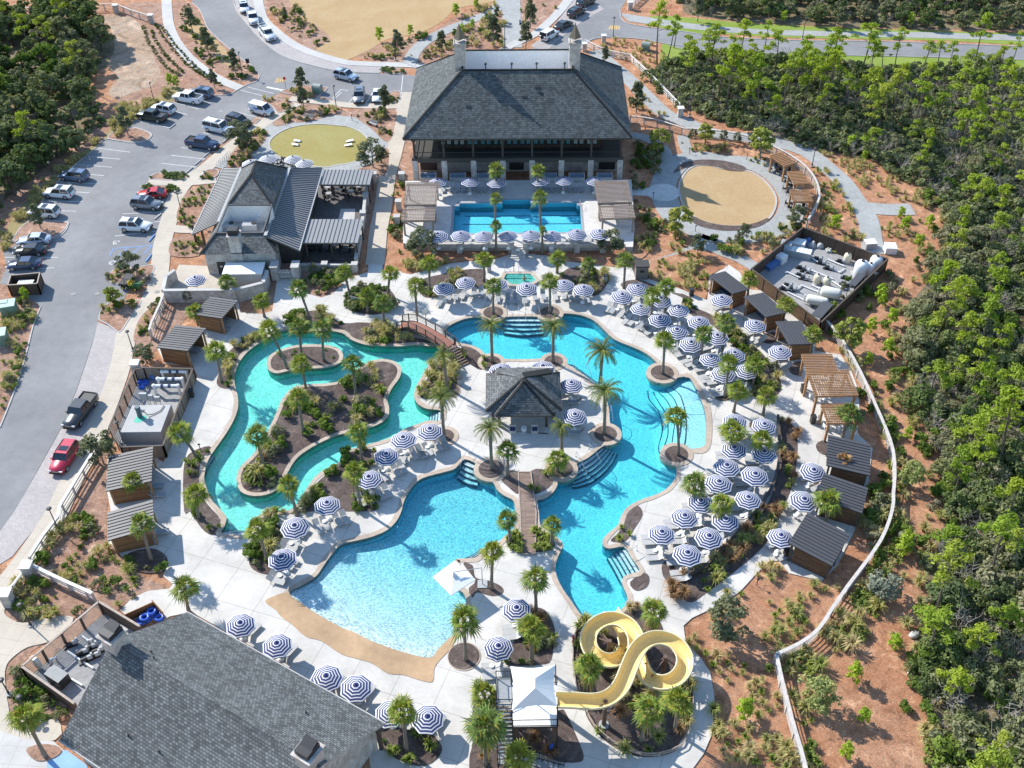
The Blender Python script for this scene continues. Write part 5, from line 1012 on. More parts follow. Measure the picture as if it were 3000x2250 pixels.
m=MB(); m.box((.4,4.4+(D_-7)/2,6.25),(CW-9.2,D_-7,4.1)); part('upper_wall',m,slats('dark_timber_wall',(.07,.048,.035,1),.2,.3,True),club,uv=True)
for i in range(8):
    x=-hw+1.45+i*(CW-2.9)/7
    m=MB(); m.box((x,1.3,2.0),(.85,.85,4.0)); part('brick_column',m,MT['brick'],club,uv=True)
    m=MB(); m.box((x,1.25,6.2),(.32,.32,4.0)); m.beam((x-.9,1.25,8.0),(x,1.25,7.0),.15,.15); m.beam((x+.9,1.25,8.0),(x,1.25,7.0),.15,.15); part('porch_post',m,MT['trim'],club)
m=MB()
for z in(5.35,4.55): m.box((0,1.15,z),(CW-2.9,.09,.09)); m.box((-hw+1.45,D_/2,z),(.09,D_-2.6,.09)); m.box((hw-1.45,D_/2,z),(.09,D_-2.6,.09))
for i in range(130): m.box((-hw+1.5+i*(CW-3)/129,1.15,4.95),(.03,.03,.75))
part('porch_railing',m,MT['dark'],club)
for i in range(12):
    x=-hw+6.2+i*(CW-12.0)/11; f=MB(); f.box((x,4.32,6.35),(2.0,.12,2.9)); fo=part('window',f,MT['trim'],club)
    g=MB(); 
    for dx in(-.48,.48): g.box((x+dx,4.24,6.2),(.82,.06,2.5)); 
    part('pane',g,MT['glass'],fo)
    g=MB(); 
    for dx in(-.62,-.32,.32,.62): g.box((x+dx,4.19,5.6),(.26,.04,1.0))
    part('lit_pane',g,MT['lit'] if 1<i<10 else plain('lit_pane_grey',(.30,.33,.33,1),.6),fo)  # paler strips brighten the panes, the window light is put in their colour
m=MB(); m.box((-.2,4.5,1.7),(2.3,.3,2.6)); dd=part('door',m,MT['dark'],club); m=MB(); m.box((.5,4.3,1.7),(.06,.06,.9)); part('handle',m,MT['chrome'],dd)
for x in(-hw+3.2,hw-3.2): m=MB(); m.box((x,4.55,1.7),(2.6,.25,2.7)); part('dark_opening',m,MT['dark'],club)
# roof: four slopes, flat well behind with white inner walls
A=[Vector((-hw,0,ZE)),Vector((hw,0,ZE)),Vector((hw,D_,ZE)),Vector((-hw,D_,ZE))]; Bq=[Vector((-hw+s_,v1-.6,ZT)),Vector((hw-s_,v1-.6,ZT)),Vector((hw-s_,v2,ZT)),Vector((-hw+s_,v2,ZT))]
for i in(0,1,2,3):
    m=MB(); m.add([A[i],A[(i+1)%4],Bq[(i+1)%4],Bq[i]],[(0,1,2,3)]); q=[A[i],A[(i+1)%4]]; m.add([q[0],q[1],q[1]-Vector((0,0,.28)),q[0]-Vector((0,0,.28))],[(3,2,1,0)],1); part('roof_slope',m,[MT['shingle_far'],MT['trim']],club,uv=True)
m=MB(); m.add([v-Vector((0,0,.25)) for v in A],[(3,2,1,0)]); part('soffit',m,MT['trim'],club)
m=MB(); m.add(Bq+[b-Vector((0,0,3.2)) for b in Bq],[(0,1,5,4),(1,2,6,5),(2,3,7,6),(3,0,4,7),(4,5,6,7)]); m.f=[tuple(f) for f in m.f]; part('roof_well',m,MT['plaster'],club)
m=MB(); 
for i in range(4): m.beam(Bq[i]+Vector((0,0,.05)),Bq[(i+1)%4]+Vector((0,0,.05)),.3,.16)
for i in range(4): m.beam(A[i]+Vector((0,0,.02)),Bq[i]+Vector((0,0,.06)),.32,.12)
part('ridge_cap',m,MT['shingle_far'],club)
for x in(-hw+s_-.3,hw-s_+.3):
    m=MB(); m.box((x,v1+1.4,ZT+.4),(1.7,1.7,6.6)); m.box((x,v1+1.4,ZT+3.65),(2.0,2.0,.25)); ch=part('chimney',m,MT['brick'],club,uv=True)
    m=MB(); m.lathe([(.95,0),(.12,1.9),(.05,2.3)],(x,v1+1.4,ZT+4.3),4); 
    for a in range(4): m.box((x+.75*(-1)**a,v1+1.4+.75*(-1)**(a//2),ZT+4.0),(.1,.1,.6))
    part('chimney_cap',m,plain('aged_copper',(.13,.11,.08,1),.5),ch)
for x in(-9,-5.2,3,7.5,-1):
    m=MB(); m.cyl((x,v2-1.5,ZT-3.1),(x,v2-1.5,ZT-1.7),.1,.1,6); m.lathe([(.22,0),(.22,.25),(.05,.35)],(x,v2-1.5,ZT-1.7),8); part('vent_pipe',m,MT['dark'],club)
for (x,v,) in((-7.6,4.3),(3.1,6.9),(3.5,6.2),(1.1,5.6)):
    z=ZE+(ZT-ZE)*v/(v1-.6); m=MB(); m.box((x,v,z+.06),(.7,.35,.12),rx=math.atan((ZT-ZE)/(v1-.6))); part('roof_vent',m,MT['dark'],club)
# terrace fittings
def retain(c,pts,h,name,label,z0=0.0,t=.45):
    q=P(pts,z0); r=thing(name,label,'wall',q[0]); m=MB(); k=MB()
    for a,b in zip(q,q[1:]): a=a.copy();b=b.copy(); a.z=b.z=z0+h/2; m.beam(a,b,t,h); a.z=b.z=z0+h+.05; k.beam(a,b,t+.14,.10)
    wpart('brick_face',m,MT['brick'],r,uv=True); wpart('cap',k,MT['walk_pale'],r); return r
for i,(a,b,l) in enumerate(((600,1100,'left'),(1195,1695,'right'))):
    r=retain('B',f"B{a},1600 {b},1600",.55,'terrace_wall',f'low brick terrace wall {l} of the steps below the lap pool',TZ)
    for k in range(4):
        x=a+(b-a)*k/3; p=G('B',x,1600,TZ); m=MB(); m.box((p.x,p.y,TZ/2+.2),(.8,.8,TZ+1.1)); m.box((p.x,p.y,TZ+.8),(.95,.95,.12),m=1); wpart('pillar',m,[MT['brick'],MT['walk_pale']],r,uv=True)
m=MB(); 
for k in range(6):
    a,b=G('B',1100,1592,TZ),G('B',1195,1592,TZ); m.box(((a.x+b.x)/2,a.y-.2-.36*k,(TZ-.14*k)/2),((b-a).length,.4,TZ-.14*k+.002*k))
st=tag(ob('terrace_steps',mesh('terrace_steps',m,MT['terrace'])),'pale stone steps down from the lap pool terrace to the hot tub','steps')
# ---------------- generic pieces
def box_thing(name,label,cat,c,x,y,z,d,mat,rz=0,group=None,extra=None,bev=True):
    o=thing(name,label,cat,G(c,x,y,z),rz,group); m=MB(); m.box((0,0,d[2]/2),d); part('body',m,mat,o,uv=True)
    l=MB(); l.box((0,0,d[2]+.03),(d[0]+.08,d[1]+.08,.06)); part('lid',l,extra or mat,o); return o
# brick piers near the clubhouse and rail gates
for i,(x,y,l) in enumerate(((215,1180,'left'),(395,1180,'right'))):
    o=thing('brick_pier','square brick pier with pale cap, '+l+' of the white gate by the restaurant path','pier',G('B',x,y,0)); m=MB(); m.box((0,0,.8),(.8,.8,1.6)); part('shaft',m,MT['brick'],o,uv=True); m=MB(); m.box((0,0,1.66),(1,1,.12)); part('cap',m,MT['walk_pale'],o)
for i,(x,y,l) in enumerate(((375,1360,'upper'),(365,1460,'lower'))):
    o=thing('brick_pier','square brick pier with pale cap, '+l+' one beside the left lap pool pergola','pier',G('B',x,y,0)); m=MB(); m.box((0,0,.8),(.8,.8,1.6)); part('shaft',m,MT['brick'],o,uv=True); m=MB(); m.box((0,0,1.66),(1,1,.12)); part('cap',m,MT['walk_pale'],o)
# ---------------- pergolas
def frame_of(pts,z):
    q=[G(c,x,y,z) for c,x,y in pts]; cen=sum(q,Vector())/4; u=((q[1]-q[0])+(q[2]-q[3]))/2; v=((q[3]-q[0])+(q[2]-q[1]))/2; lu,lv=u.length,v.length; u.normalize(); v=(v-u*v.dot(u)).normalized()
    return cen,u,lu,lv,(1 if u.cross(v).z>0 else -1)
def pergola(pts,z,zb,label,wood=None,n1=15,n2=15,group=None,furn=False):
    cen,u,lu,lv,sg=frame_of(pts,z); cen.z=zb; rz=math.atan2(u.y,u.x); r=thing('pergola',label,'pergola',cen,rz,group); wood=wood or MT['wood']; h=z-zb
    for sx in(-1,1):
        for sy in(-1,1): m=MB(); m.box((sx*(lu/2-.35),sy*(lv/2-.35),h/2-.15),(.26,.26,h-.3)); part('post',m,wood,r)
    m=MB()
    for sy in(-1,1): m.box((0,sy*(lv/2-.35),h-.28),(lu-.1,.14,.26))
    for sx in(-1,1): m.box((sx*(lu/2-.35),0,h-.3),(.14,lv-.1,.24))
    part('beam',m,wood,r)
    m=MB()
    n1=int(n1*.9); n2=int(n2*.9)
    for i in range(n1): m.box((-lu/2+lu*(i+.5)/n1,0,h-.09),(.10,lv,.12))
    for i in range(n2): m.box((0,-lv/2+lv*(i+.5)/n2,h+.03),(lu,.10,.06))
    part('lattice',m,wood,r); return r
PGR='cedar lattice pergolas'
WG=plain('silvered_cedar',(.34,.265,.215,1),.8,var=.15)
pergola([('B',418,1180),('B',635,1178),('B',618,1328),('B',400,1330)],3.8,TZ,'upper silver brown pergola at the left end of the lap pool',WG,24,20,PGR)
pergola([('B',398,1342),('B',618,1335),('B',602,1430),('B',388,1432)],3.5,TZ,'lower silver brown pergola at the left end of the lap pool',WG,24,12,PGR)
pergola([('B',1636,1172),('B',1858,1168),('B',1888,1310),('B',1660,1318)],3.8,TZ,'upper silver brown pergola at the right end of the lap pool',WG,24,20,PGR)
pergola([('B',1662,1325),('B',1890,1315),('B',1905,1412),('B',1680,1418)],3.5,TZ,'lower silver brown pergola at the right end of the lap pool',WG,24,12,PGR)
pergola([('F',757,634),('F',965,632),('F',1012,738),('F',808,742)],3.3,.1,'uppermost of the three tall cedar pergolas on the right',None,18,12,PGR)
pergola([('F',795,738),('F',1082,735),('F',1135,905),('F',858,915)],3.9,.1,'middle and largest of the three tall cedar pergolas on the right',None,22,18,PGR)
pergola([('F',885,952),('F',1110,952),('F',1140,1085),('F',940,1090)],3.2,.1,'lowest of the three tall cedar pergolas on the right',None,20,14,PGR)
for pts,l in((((565,1000),(640,988),(738,1050),(655,1085)),'uppermost'),(((680,1110),(775,1105),(822,1188),(712,1195)),'middle'),(((703,1228),(830,1230),(835,1305),(700,1308)),'lowest')):
    pergola([('C',x,y) for x,y in pts],3.0,.1,l+' of the three small pergolas beside the round tan lawn',None,14,10,PGR)
# ---------------- cabanas
def cabana(pts,label,z=2.95,dark=False,para=False,zb=.1):
    "pts: roof corners, open edge first"
    cen,u,lu,lv,sg=frame_of(pts,z); cen.z=zb; rz=math.atan2(u.y,u.x); r=thing('cabana',label,'cabana',cen,rz,'dark roofed slatted cabanas'); h=z-zb
    y0=-lv/2 if sg>0 else lv/2; f=1 if sg>0 else -1     # open side at y0, back at -y0
    zf,zb_=h+.12,h-.28; ang=math.atan2(zb_-zf,lv)
    def zz(y): return zf+(zb_-zf)*((y-y0)*f/lv)
    m=MB(); slab_poly(m,[Vector((-lu/2,-lv/2,zz(-lv/2))),Vector((lu/2,-lv/2,zz(-lv/2))),Vector((lu/2,lv/2,zz(lv/2))),Vector((-lu/2,lv/2,zz(lv/2)))],.16,0,1); rf=part('roof',m,[MT['roof_metal'],MT['trim']],r)
    m=MB()
    if para:
        k=max(6,int(lv/.42))
        for i in range(1,k): y=-lv/2+lv*i/k; m.box((0,y,zz(y)+.03),(lu,.05,.07))
    else:
        k=max(6,int(lu/.42))
        for i in range(1,k): x=-lu/2+lu*i/k; m.beam((x,-lv/2,zz(-lv/2)+.03),(x,lv/2,zz(lv/2)+.03),.05,.07)
    part('seam',m,MT['seam'],rf)
    wl=MT['cedar_dark'] if dark else MT['cedar']; a,b=lu/2-.35,lv/2-.35; H0=h-.35
    m=MB(); m.box((0,-y0-f*.35,H0/2),(2*a,.08,H0)); part('back_wall',m,wl,r,uv=True)
    for sx in(-1,1): m=MB(); m.box((sx*a,f*.15,H0/2),(.08,2*b-.3,H0)); part('side_wall',m,wl,r,uv=True)
    for sx in(-1,0,1):
        for sy in(-1,1):
            if sx==0 and sy*f<0: continue
            m=MB(); m.box((sx*a,sy*b+ (.06*sy if sx==0 else 0),zz(sy*b)/2-.08),(.2,.2,zz(sy*b)-.16)); part('post',m,MT['wood_dark'] if dark else MT['wood'],r)
    m=MB(); m.box((0,-y0-f*.9,.3),(lu-1.6,.8,.5)); m.box((0,-y0-f*.6,.65),(lu-1.6,.25,.5)); part('bench',m,MT['navy'],r); return r
def cb(c,s): return [(c,)+tuple(map(float,t.split(','))) for t in s.split()]
cabana(cb('D',"1425,422 1533,302 1368,244 1262,352"),'cabana nearest the restaurant, left of the walled service yard'); cabana(cb('D',"1215,617 1342,470 1128,438 1012,582"),'cabana between the small pump yard and the restaurant cabana')
cabana(cb('D',"982,1462 993,1258 703,1266 682,1512"),'upper left side cabana with a fan palm at its near edge'); cabana(cb('G',"1002,95 992,-60 690,-25 692,182"),'lower left side cabana above the spiky planted slope')
cabana(cb('F',"165,145 345,247 412,205 280,72"),'first cabana from the top on the right side',para=True); cabana(cb('F',"392,277 558,403 655,352 530,215"),'second cabana from the top on the right side',para=True); cabana(cb('F',"583,437 718,587 832,548 785,400"),'third cabana from the top on the right side',para=True)
cabana(cb('F',"930,1358 942,1158 1222,1213 1218,1412"),'cabana under the dead brown palm on the right',dark=True); cabana(cb('F',"868,1545 925,1408 1196,1494 1168,1680"),'cabana just below the one with the dead palm',dark=True); cabana(cb('I',"690,197 807,10 1090,132 966,346"),'bottom right cabana at the end of the row',dark=True)
# ---------------- restaurant
def RR(x,y,z): return G('R',x,y,z)
rb=RR(600,900,0); rest=thing('restaurant','brick restaurant with steep shingled hip roof, metal side roofs and rooftop equipment well','restaurant',(rb.x,rb.y,0))
def faces(name,polys,mat,uv=True,label=None,t=.0):
    m=MB()
    for p in polys:
        p=ccw3(p)
        if t: slab_poly(m,p,t)
        else: m.add(p,[tuple(range(len(p)))])
    return wpart(name,m,mat,rest,uv,label=label)
pk,ap=RR(800,100,9.6),RR(735,270,9.6); pk.y=ap.y+3.9; pk.x=ap.x+.1; wl_,wr=RR(480,608,7.3),RR(970,608,7.3); xl,xr=RR(350,920,5.3),RR(870,920,5.3); el,er=RR(170,1155,3.8),RR(1030,1140,3.8); il,ir=RR(632,200,5.2),RR(1150,203,5.2); ml,mr=RR(378,800,5.2),RR(890,950,5.2)
faces('hip_slope',[[ap,wl_,wr]],MT['shingle']); faces('hip_slope',[[xl,el,er,xr]],MT['shingle']); faces('hip_slope',[[pk,il,ap],[il,ml,wl_,ap],[ml,xl,wl_],[ml,el,xl]],MT['shingle']); faces('hip_slope',[[pk,ap,ir],[ap,wr,ir],[wr,mr,ir],[wr,xr,mr],[xr,er,mr]],MT['shingle']); faces('hip_slope',[[pk,ir,il]],MT['shingle'])
m=MB(); 
for a,b in((pk,ap),(ap,wl_),(ap,wr),(xl,el),(xr,er),(pk,il),(pk,ir)): m.beam(a+Vector((0,0,.05)),b+Vector((0,0,.05)),.3,.1)
wpart('hip_cap',m,MT['shingle'],rest)
zf=4.4; q=[Vector((p.x,p.y,zf)) for p in(xl,xr,wr,wl_)]; m=MB(); m.add([xl,xr,wr,wl_]+q,[(4,5,6,7),(0,1,5,4),(1,2,6,5),(2,3,7,6),(3,0,4,7)]); wpart('roof_well',m,MT['plaster'],rest)
m=MB(); 
for a,b in((xl,xr),(wl_,wr),(xl,wl_),(xr,wr)): m.beam(a+Vector((0,0,.06)),b+Vector((0,0,.06)),.18,.2)
wpart('well_parapet',m,MT['roof_metal'],rest)
for nm,c4,n in(('left',[il,RR(430,195,3.6),RR(80,935,3.6),ml],38),('right',[RR(1162,205,5.3),RR(895,952,5.3),RR(1272,1112,3.6),RR(1537,195,3.6)],40)):
    c4=ccw3(c4); m=MB(); slab_poly(m,c4,.14); rf=wpart('metal_roof',m,MT['roof_metal_light'],rest)
    if nm=='left': i0,i1,o0,o1=il,ml,RR(430,195,3.6),RR(80,935,3.6)
    else: i0,i1,o0,o1=RR(1162,205,5.3),RR(895,952,5.3),RR(1537,195,3.6),RR(1272,1112,3.6)
    m=MB(); 
    for k in range(n+1): t=k/n; m.beam(i0.lerp(i1,t)+Vector((0,0,.04)),o0.lerp(o1,t)+Vector((0,0,.04)),.07,.09)
    wpart('roof_seam',m,MT['seam'],rest,parent=None)
    m=MB(); m.beam(i0+Vector((0,0,.12)),i1+Vector((0,0,.12)),.45,.14); m.beam(o0,o1,.16,.2); wpart('roof_flashing',m,MT['grey'],rest)
# walls
wa,wb_=Vector((el.x+.5,el.y+.5,0)),Vector((er.x-.5,er.y+.5,0)); m=MB(); cx=(wa.x+wb_.x)/2; m.box((cx,(wa.y+ir.y)/2-.6,1.85),(wb_.x-wa.x,ir.y-wa.y-1.2,3.7)); m.box((cx,(wa.y+ir.y)/2+1.2,2.4),(wb_.x-wa.x-2.5,ir.y-wa.y-4.5,4.2)); wpart('brick_wall',m,MT['brick'],rest,uv=True)
m=MB(); m.box((er.x+1.0,(er.y+ir.y)/2+1.5,1.9),(3.0,ir.y-er.y-3,3.5)); wpart('dark_wall',m,MT['trim'],rest,uv=True)
dp_=G('R',430,1370,0); m=MB(); m.box((dp_.x+.1,wa.y-.02,1.1),(1.15,.14,2.2)); d2=wpart('door',m,MT['dark'],rest); m=MB(); m.box((dp_.x+.1,wa.y-.12,1.5),(.28,.04,.25)); wpart('door_sign',m,MT['white'],rest,parent=None)
m=MB(); m.box((er.x-2.6,wa.y-.2,1.2),(1.5,.5,2.3)); wpart('cabinet',m,MT['green_box'],rest)
m=MB(); cc=Vector((cx-.35,wa.y-.1,0)); m.box((cc.x,cc.y+.5,3.2),(1.5,1.5,6.4)); m.box((cc.x,cc.y+.5,6.5),(1.8,1.8,.2)); chn=wpart('chimney',m,MT['brick'],rest,uv=True); m=MB(); m.box((cc.x,cc.y+.5,7.0),(1.35,1.2,.8)); wpart('chimney_cap',m,MT['dark'],rest)
for (x,y) in((1010,1130),(140,960),(240,1010),(1260,1120)): 
    b=G('R',x,y+80 if y<1100 else y+120,0); m=MB(); m.box((b.x,b.y,1.7),(.3,.3,3.4)); wpart('porch_post',m,MT['wood_dark'],rest)
# rooftop equipment, each a thing on the roof
def roof_unit(x,y,d,label,fans=1):
    p=RR(x,y,zf); o=thing('rooftop_unit',label,'air unit',(p.x,p.y,zf)); m=MB(); m.box((0,0,d[2]/2),d); part('casing',m,MT['grey'] if d[0]>1.5 else MT['plaster'],o)
    for i in range(fans): m=MB(); m.cyl((d[0]*.3*(1 if i==0 else -1),0,d[2]),(d[0]*.3*(1 if i==0 else -1),0,d[2]+.12),.36,.36,12); part('fan',m,MT['dark'],o)
roof_unit(490,880,(2.0,1.2,1.1),'left one of two square air units in the restaurant roof well'); roof_unit(735,880,(2.0,1.2,1.1),'right one of two square air units in the restaurant roof well')
roof_unit(720,740,(1.3,.9,1.1),'sloped white duct hood in the restaurant roof well',0); roof_unit(520,750,(1.4,.5,.5),'low white unit at the left of the restaurant roof well',0)
o=thing('exhaust_fan','round white exhaust fan in the restaurant roof well','fan',RR(845,790,zf)); m=MB(); m.box((0,0,.5),(.9,.9,1.0)); part('curb',m,MT['plaster'],o); m=MB(); m.lathe([(.35,0),(.5,.2),(.5,.45),(.2,.6)],(0,0,1.0),12); part('cowl',m,MT['plaster'],o)
# patio canopies
def canopy(c4,zr,n,label,c='R'):
    cen,u,lu,lv,sg=frame_of(c4,zr); cen.z=0; r=thing('patio_canopy',label,'canopy',cen,math.atan2(u.y,u.x),'metal patio canopies'); m=MB(); m.box((0,0,zr-.08),(lu,lv,.16)); rf=part('roof',m,MT['roof_metal_light'],r); m=MB()
    for k in range(1,n): m.box((-lu/2+lu*k/n,0,zr+.03),(.06,lv,.07))
    part('seam',m,MT['seam'],rf)
    for sx in(-1,0,1):
        for sy in(-1,1): m=MB(); m.box((sx*(lu/2-.3),sy*(lv/2-.3),zr/2-.08),(.22,.22,zr-.16)); part('post',m,MT['wood_dark'],r)
    m=MB(); m.box((0,-lv/2+.3,zr-.3),(lu,.16,.28)); m.box((0,lv/2-.3,zr-.3),(lu,.16,.28)); part('beam',m,MT['wood_dark'],r)
canopy([('R',1540,215),('R',2085,218),('R',2050,378),('R',1508,378)],3.4,13,'upper grey metal canopy over the restaurant patio'); canopy([('R',1392,762),('R',1972,762),('R',1920,1022),('R',1312,1022)],3.4,13,'lower grey metal canopy over the restaurant patio')
sheet('patio',[P("S920,510 1080,505 1062,780 885,780")] if 0 else [[G('R',1270,420,0),G('R',2040,400,0),G('R',1940,1240,0),G('R',1030,1240,0)]],.13,plain('dark_patio_pavers',(.11,.10,.095,1),.8,var=.3),label='dark paved restaurant patio')
sheet('patio_pale',[[G('R',1730,655,0),G('R',1890,655,0),G('R',1880,775,0),G('R',1700,775,0)]],.135,MT['walk_pale'],label='pale square of paving in the patio')
def wallrun(pts,h,name,label,t=.35,mat=None,z=0,caps=None,piers=None):
    r=thing(name,label,'wall',pts[0]); m=MB(); k=MB()
    for a,b in zip(pts,pts[1:]):
        a=Vector((a.x,a.y,z+h/2)); b=Vector((b.x,b.y,z+h/2)); m.beam(a,b,t,h); k.beam(Vector((a.x,a.y,z+h+.05)),Vector((b.x,b.y,z+h+.05)),t+.12,.1)
    wpart('brick_face',m,mat or MT['brick'],r,uv=True); wpart('cap',k,caps or MT['walk_pale'],r)
    for p in piers or []: m=MB(); m.box((p.x,p.y,z+(h+.35)/2),(.75,.75,h+.35)); m.box((p.x,p.y,z+h+.4),(.9,.9,.1),m=1); wpart('pier',m,[mat or MT['brick'],MT['walk_pale']],r,uv=True)
    return r
wallrun([RR(1285,1330,0),RR(1560,1330,0),RR(1885,1330,0)],1.0,'patio_wall','low brick wall with piers along the front of the patio',piers=[RR(1560,1335,0),RR(1890,1340,0)]); wallrun([RR(1905,1300,0),RR(1985,830,0),RR(2010,600,0),RR(2060,330,0)],1.5,'patio_wall','brick side wall of the patio beside the tan path',piers=[RR(1985,800,0),RR(2015,600,0)])
wallrun([G('D',1745,170),G('D',1720,250),G('D',1545,295),G('D',1080,300)],2.0,'yard_wall','tall brick wall round the restaurant service yard',.4); wallrun([G('D',1075,290),G('D',1095,200),G('D',1150,160)],1.8,'yard_wall','short left end wall of the restaurant service yard',.4)
sheet('service_yard',[P("D1090,280 1100,200 1160,60 1750,90 1745,165 1715,240 1540,285")],.125,MT['walk'],label='concrete floor of the service yard')
o=thing('cold_store','flat white walk in cooler box behind the restaurant','cooler',G('D',1600,175,.1),0); m=MB(); m.box((0,0,1.2),(5.3,2.6,2.4)); part('box',m,MT['grey'],o); m=MB(); m.box((0,0,2.45),(5.5,2.8,.12)); m.box((-1.1,0,2.52),(.06,2.8,.03)); part('roof_panel',m,MT['plaster'],o)
o=thing('gate','white picket gate at the restaurant arch','gate',G('D',1853,150,.1)); m=MB(); [m.box((-1.1+.2*k,0,.75+.15*math.sin(PI*k/11)),(.1,.06,1.5)) for k in range(12)]; m.box((0,.05,.4),(2.3,.06,.12)); m.box((0,.05,1.1),(2.3,.06,.12)); part('pickets',m,MT['rail_white'],o)
for l,x in(('left',1790),('right',1925)): o=thing('gate_pier','whitewashed brick pier '+l+' of the white picket gate','pier',G('D',x,150,.1)); m=MB(); m.box((0,.4,1.1),(1.0,1.6,2.2)); part('shaft',m,MT['brick'],o,uv=True); m=MB(); m.box((0,.4,2.25),(1.15,1.75,.12)); part('cap',m,MT['walk_pale'],o)
# ---------------- pool bar pavilion
def QQ(x,y,z): return G('Q',x,y,z)
gb0=QQ(490,520,.1); bar=thing('pool_bar','open pool bar pavilion with grey shingled hip roof on dark posts','pavilion',(gb0.x,gb0.y,.1)); ze=3.1
lb,rb_,rf_,lf=QQ(143,108,ze),QQ(822,100,ze),QQ(840,447,ze),QQ(140,455,ze); apx=QQ(488,150,5.6); apl,apr=QQ(430,140,5.35),QQ(560,140,5.35)
e1,e2=QQ(230,502,ze-.15),QQ(767,500,ze-.15); b1,b2=QQ(230,58,ze),QQ(735,55,ze); bt=QQ(488,100,5.0)
def pf(name,polys,mat=MT['shingle']):
    m=MB(); [m.add(ccw3(p),[tuple(range(len(p)))]) for p in polys]; return wpart(name,m,mat,bar,uv=True)
L0=QQ(400,145,5.3); R0=QQ(590,140,5.3); mid=QQ(490,185,5.65)
pf('roof_slope',[[lb,lf,L0]]); pf('roof_slope',[[rb_,R0,rf_]]); pf('roof_slope',[[lf,e1+Vector((0,.45,.0)),apx,L0],[rf_,R0,apx,e2+Vector((0,.45,.0))]]); pf('roof_slope',[[lb,L0,apx,R0,rb_]]); pf('front_hip',[[mid,e1,e2],[mid,apx,e1+Vector((0,.5,.15)),e1],[mid,e2,e2+Vector((0,.5,.15)),apx]])
q1,q2=QQ(495,95,5.15),QQ(735,58,4.2); pf('rear_hip',[[b1,b2,apx],[b1,apx,Vector((b1.x,b1.y-1.6,ze+.6))],[b2,Vector((b2.x,b2.y-1.6,ze+.6)),apx]])
m=MB(); m.beam(mid+Vector((0,0,.05)),e1+Vector((0,0,.06)),.3,.1); m.beam(mid+Vector((0,0,.05)),e2+Vector((0,0,.06)),.3,.1); m.beam(apx,lf+Vector((0,0,.06)),.25,.1); m.beam(apx,rf_+Vector((0,0,.06)),.25,.1); m.beam(apx,rb_+Vector((0,0,.06)),.25,.1); m.box((mid.x,mid.y,mid.z+.1),(.35,.5,.3)); m.beam(QQ(490,125,5.5),QQ(738,88,5.0),.9,.25); wpart('hip_cap',m,MT['shingle'],bar)
m=MB(); 
for a,b in((lb,lf),(lf,rf_),(rf_,rb_),(rb_,lb),(e1,e2)): m.beam(a-Vector((0,0,.08)),b-Vector((0,0,.08)),.12,.16)
wpart('gutter',m,MT['trim'],bar); m=MB(); m.add([Vector((p.x,p.y,ze-.2)) for p in(lb,rb_,rf_,lf)],[(0,1,2,3)]); wpart('ceiling',m,MT['trim'],bar)
for p in(QQ(265,600,.1),QQ(700,600,.1),QQ(205,530,.1),QQ(770,520,.1),QQ(215,250,.1),QQ(790,250,.1)): m=MB(); m.box((p.x,p.y,1.5),(.32,.32,2.9)); wpart('post',m,MT['wood_dark'],bar)
m=MB(); p=QQ(560,380,.1); m.box((p.x+.2,p.y,.65),(4.6,.9,1.1)); m.box((p.x+2.2,p.y+1.6,.65),(.7,3.2,1.1)); wpart('counter',m,MT['brick'],bar,uv=True); m=MB(); m.box((p.x+.2,p.y+3.4,1.45),(5.0,.3,2.7)); wpart('back_wall',m,MT['brick'],bar,uv=True)
sheet('bar_floor',[[QQ(250,640,0),QQ(710,670,0),QQ(715,760,0),QQ(500,810,0),QQ(420,800,0),QQ(330,690,0)],[Vector((p.x,p.y,0)) for p in(QQ(230,300,0),QQ(780,300,0),QQ(710,680,0),QQ(260,640,0))]],.125,MT['terrace'],label='pale tiled floor of the pool bar')
for l,x in(('left',388),('right',592)):
    o=thing('armchair','wicker armchair with dark cushion, '+l+' one under the pool bar roof','chair',QQ(x,650,.13)); m=MB(); m.box((0,0,.22),(.8,.75,.4)); part('base',m,MT['frame'],o); m=MB(); m.box((0,.33,.6),(.8,.14,.5)); m.box((-.36,0,.5),(.1,.75,.25)); m.box((.36,0,.5),(.1,.75,.25)); part('backrest',m,MT['frame'],o); m=MB(); m.box((0,-.02,.47),(.6,.6,.12)); part('cushion',m,MT['navy'],o)
o=thing('drum_table','round white drum table between the two armchairs','table',QQ(492,640,.13)); m=MB(); m.lathe([(.3,0),(.33,.1),(.33,.48),(.3,.52)],(0,0,0),14); part('drum',m,MT['white'],o); m=MB(); m.cyl((0,0,.52),(0,0,.55),.33,.33,14); part('top',m,MT['white'],o)
# ---------------- big shingled building at lower left
fe,ne,fr=G('G',1215,648,4),G('G',375,1480,4),G('H',285,1370,4); ax=(fr-fe); ax.z=0; LL=ax.length; ax.normalize(); nv=Vector((-ax.y,ax.x,0))*-1
base=Vector((fe.x,fe.y,0)); ga=math.atan2(ax.y,ax.x); bh=thing('bath_house','large gabled building with grey shingles and two stone chimneys filling the lower left','building',base,ga)
wd=15.4; zr=9.0
def gl(x,y,z): return Vector((x,-y,z))
m=MB(); slab_poly(m,[gl(0,wd/2,zr),gl(LL,wd/2,zr),gl(LL,0,4),gl(0,0,4)],.22,0,1); part('far_slope',m,[MT['shingle'],MT['kerb']],bh,uv=True)
m=MB(); slab_poly(m,[gl(0,wd,4),gl(LL,wd,4),gl(LL,wd/2,zr),gl(0,wd/2,zr)],.22,0,1); part('near_slope',m,[MT['shingle'],MT['kerb']],bh,uv=True)
m=MB(); 
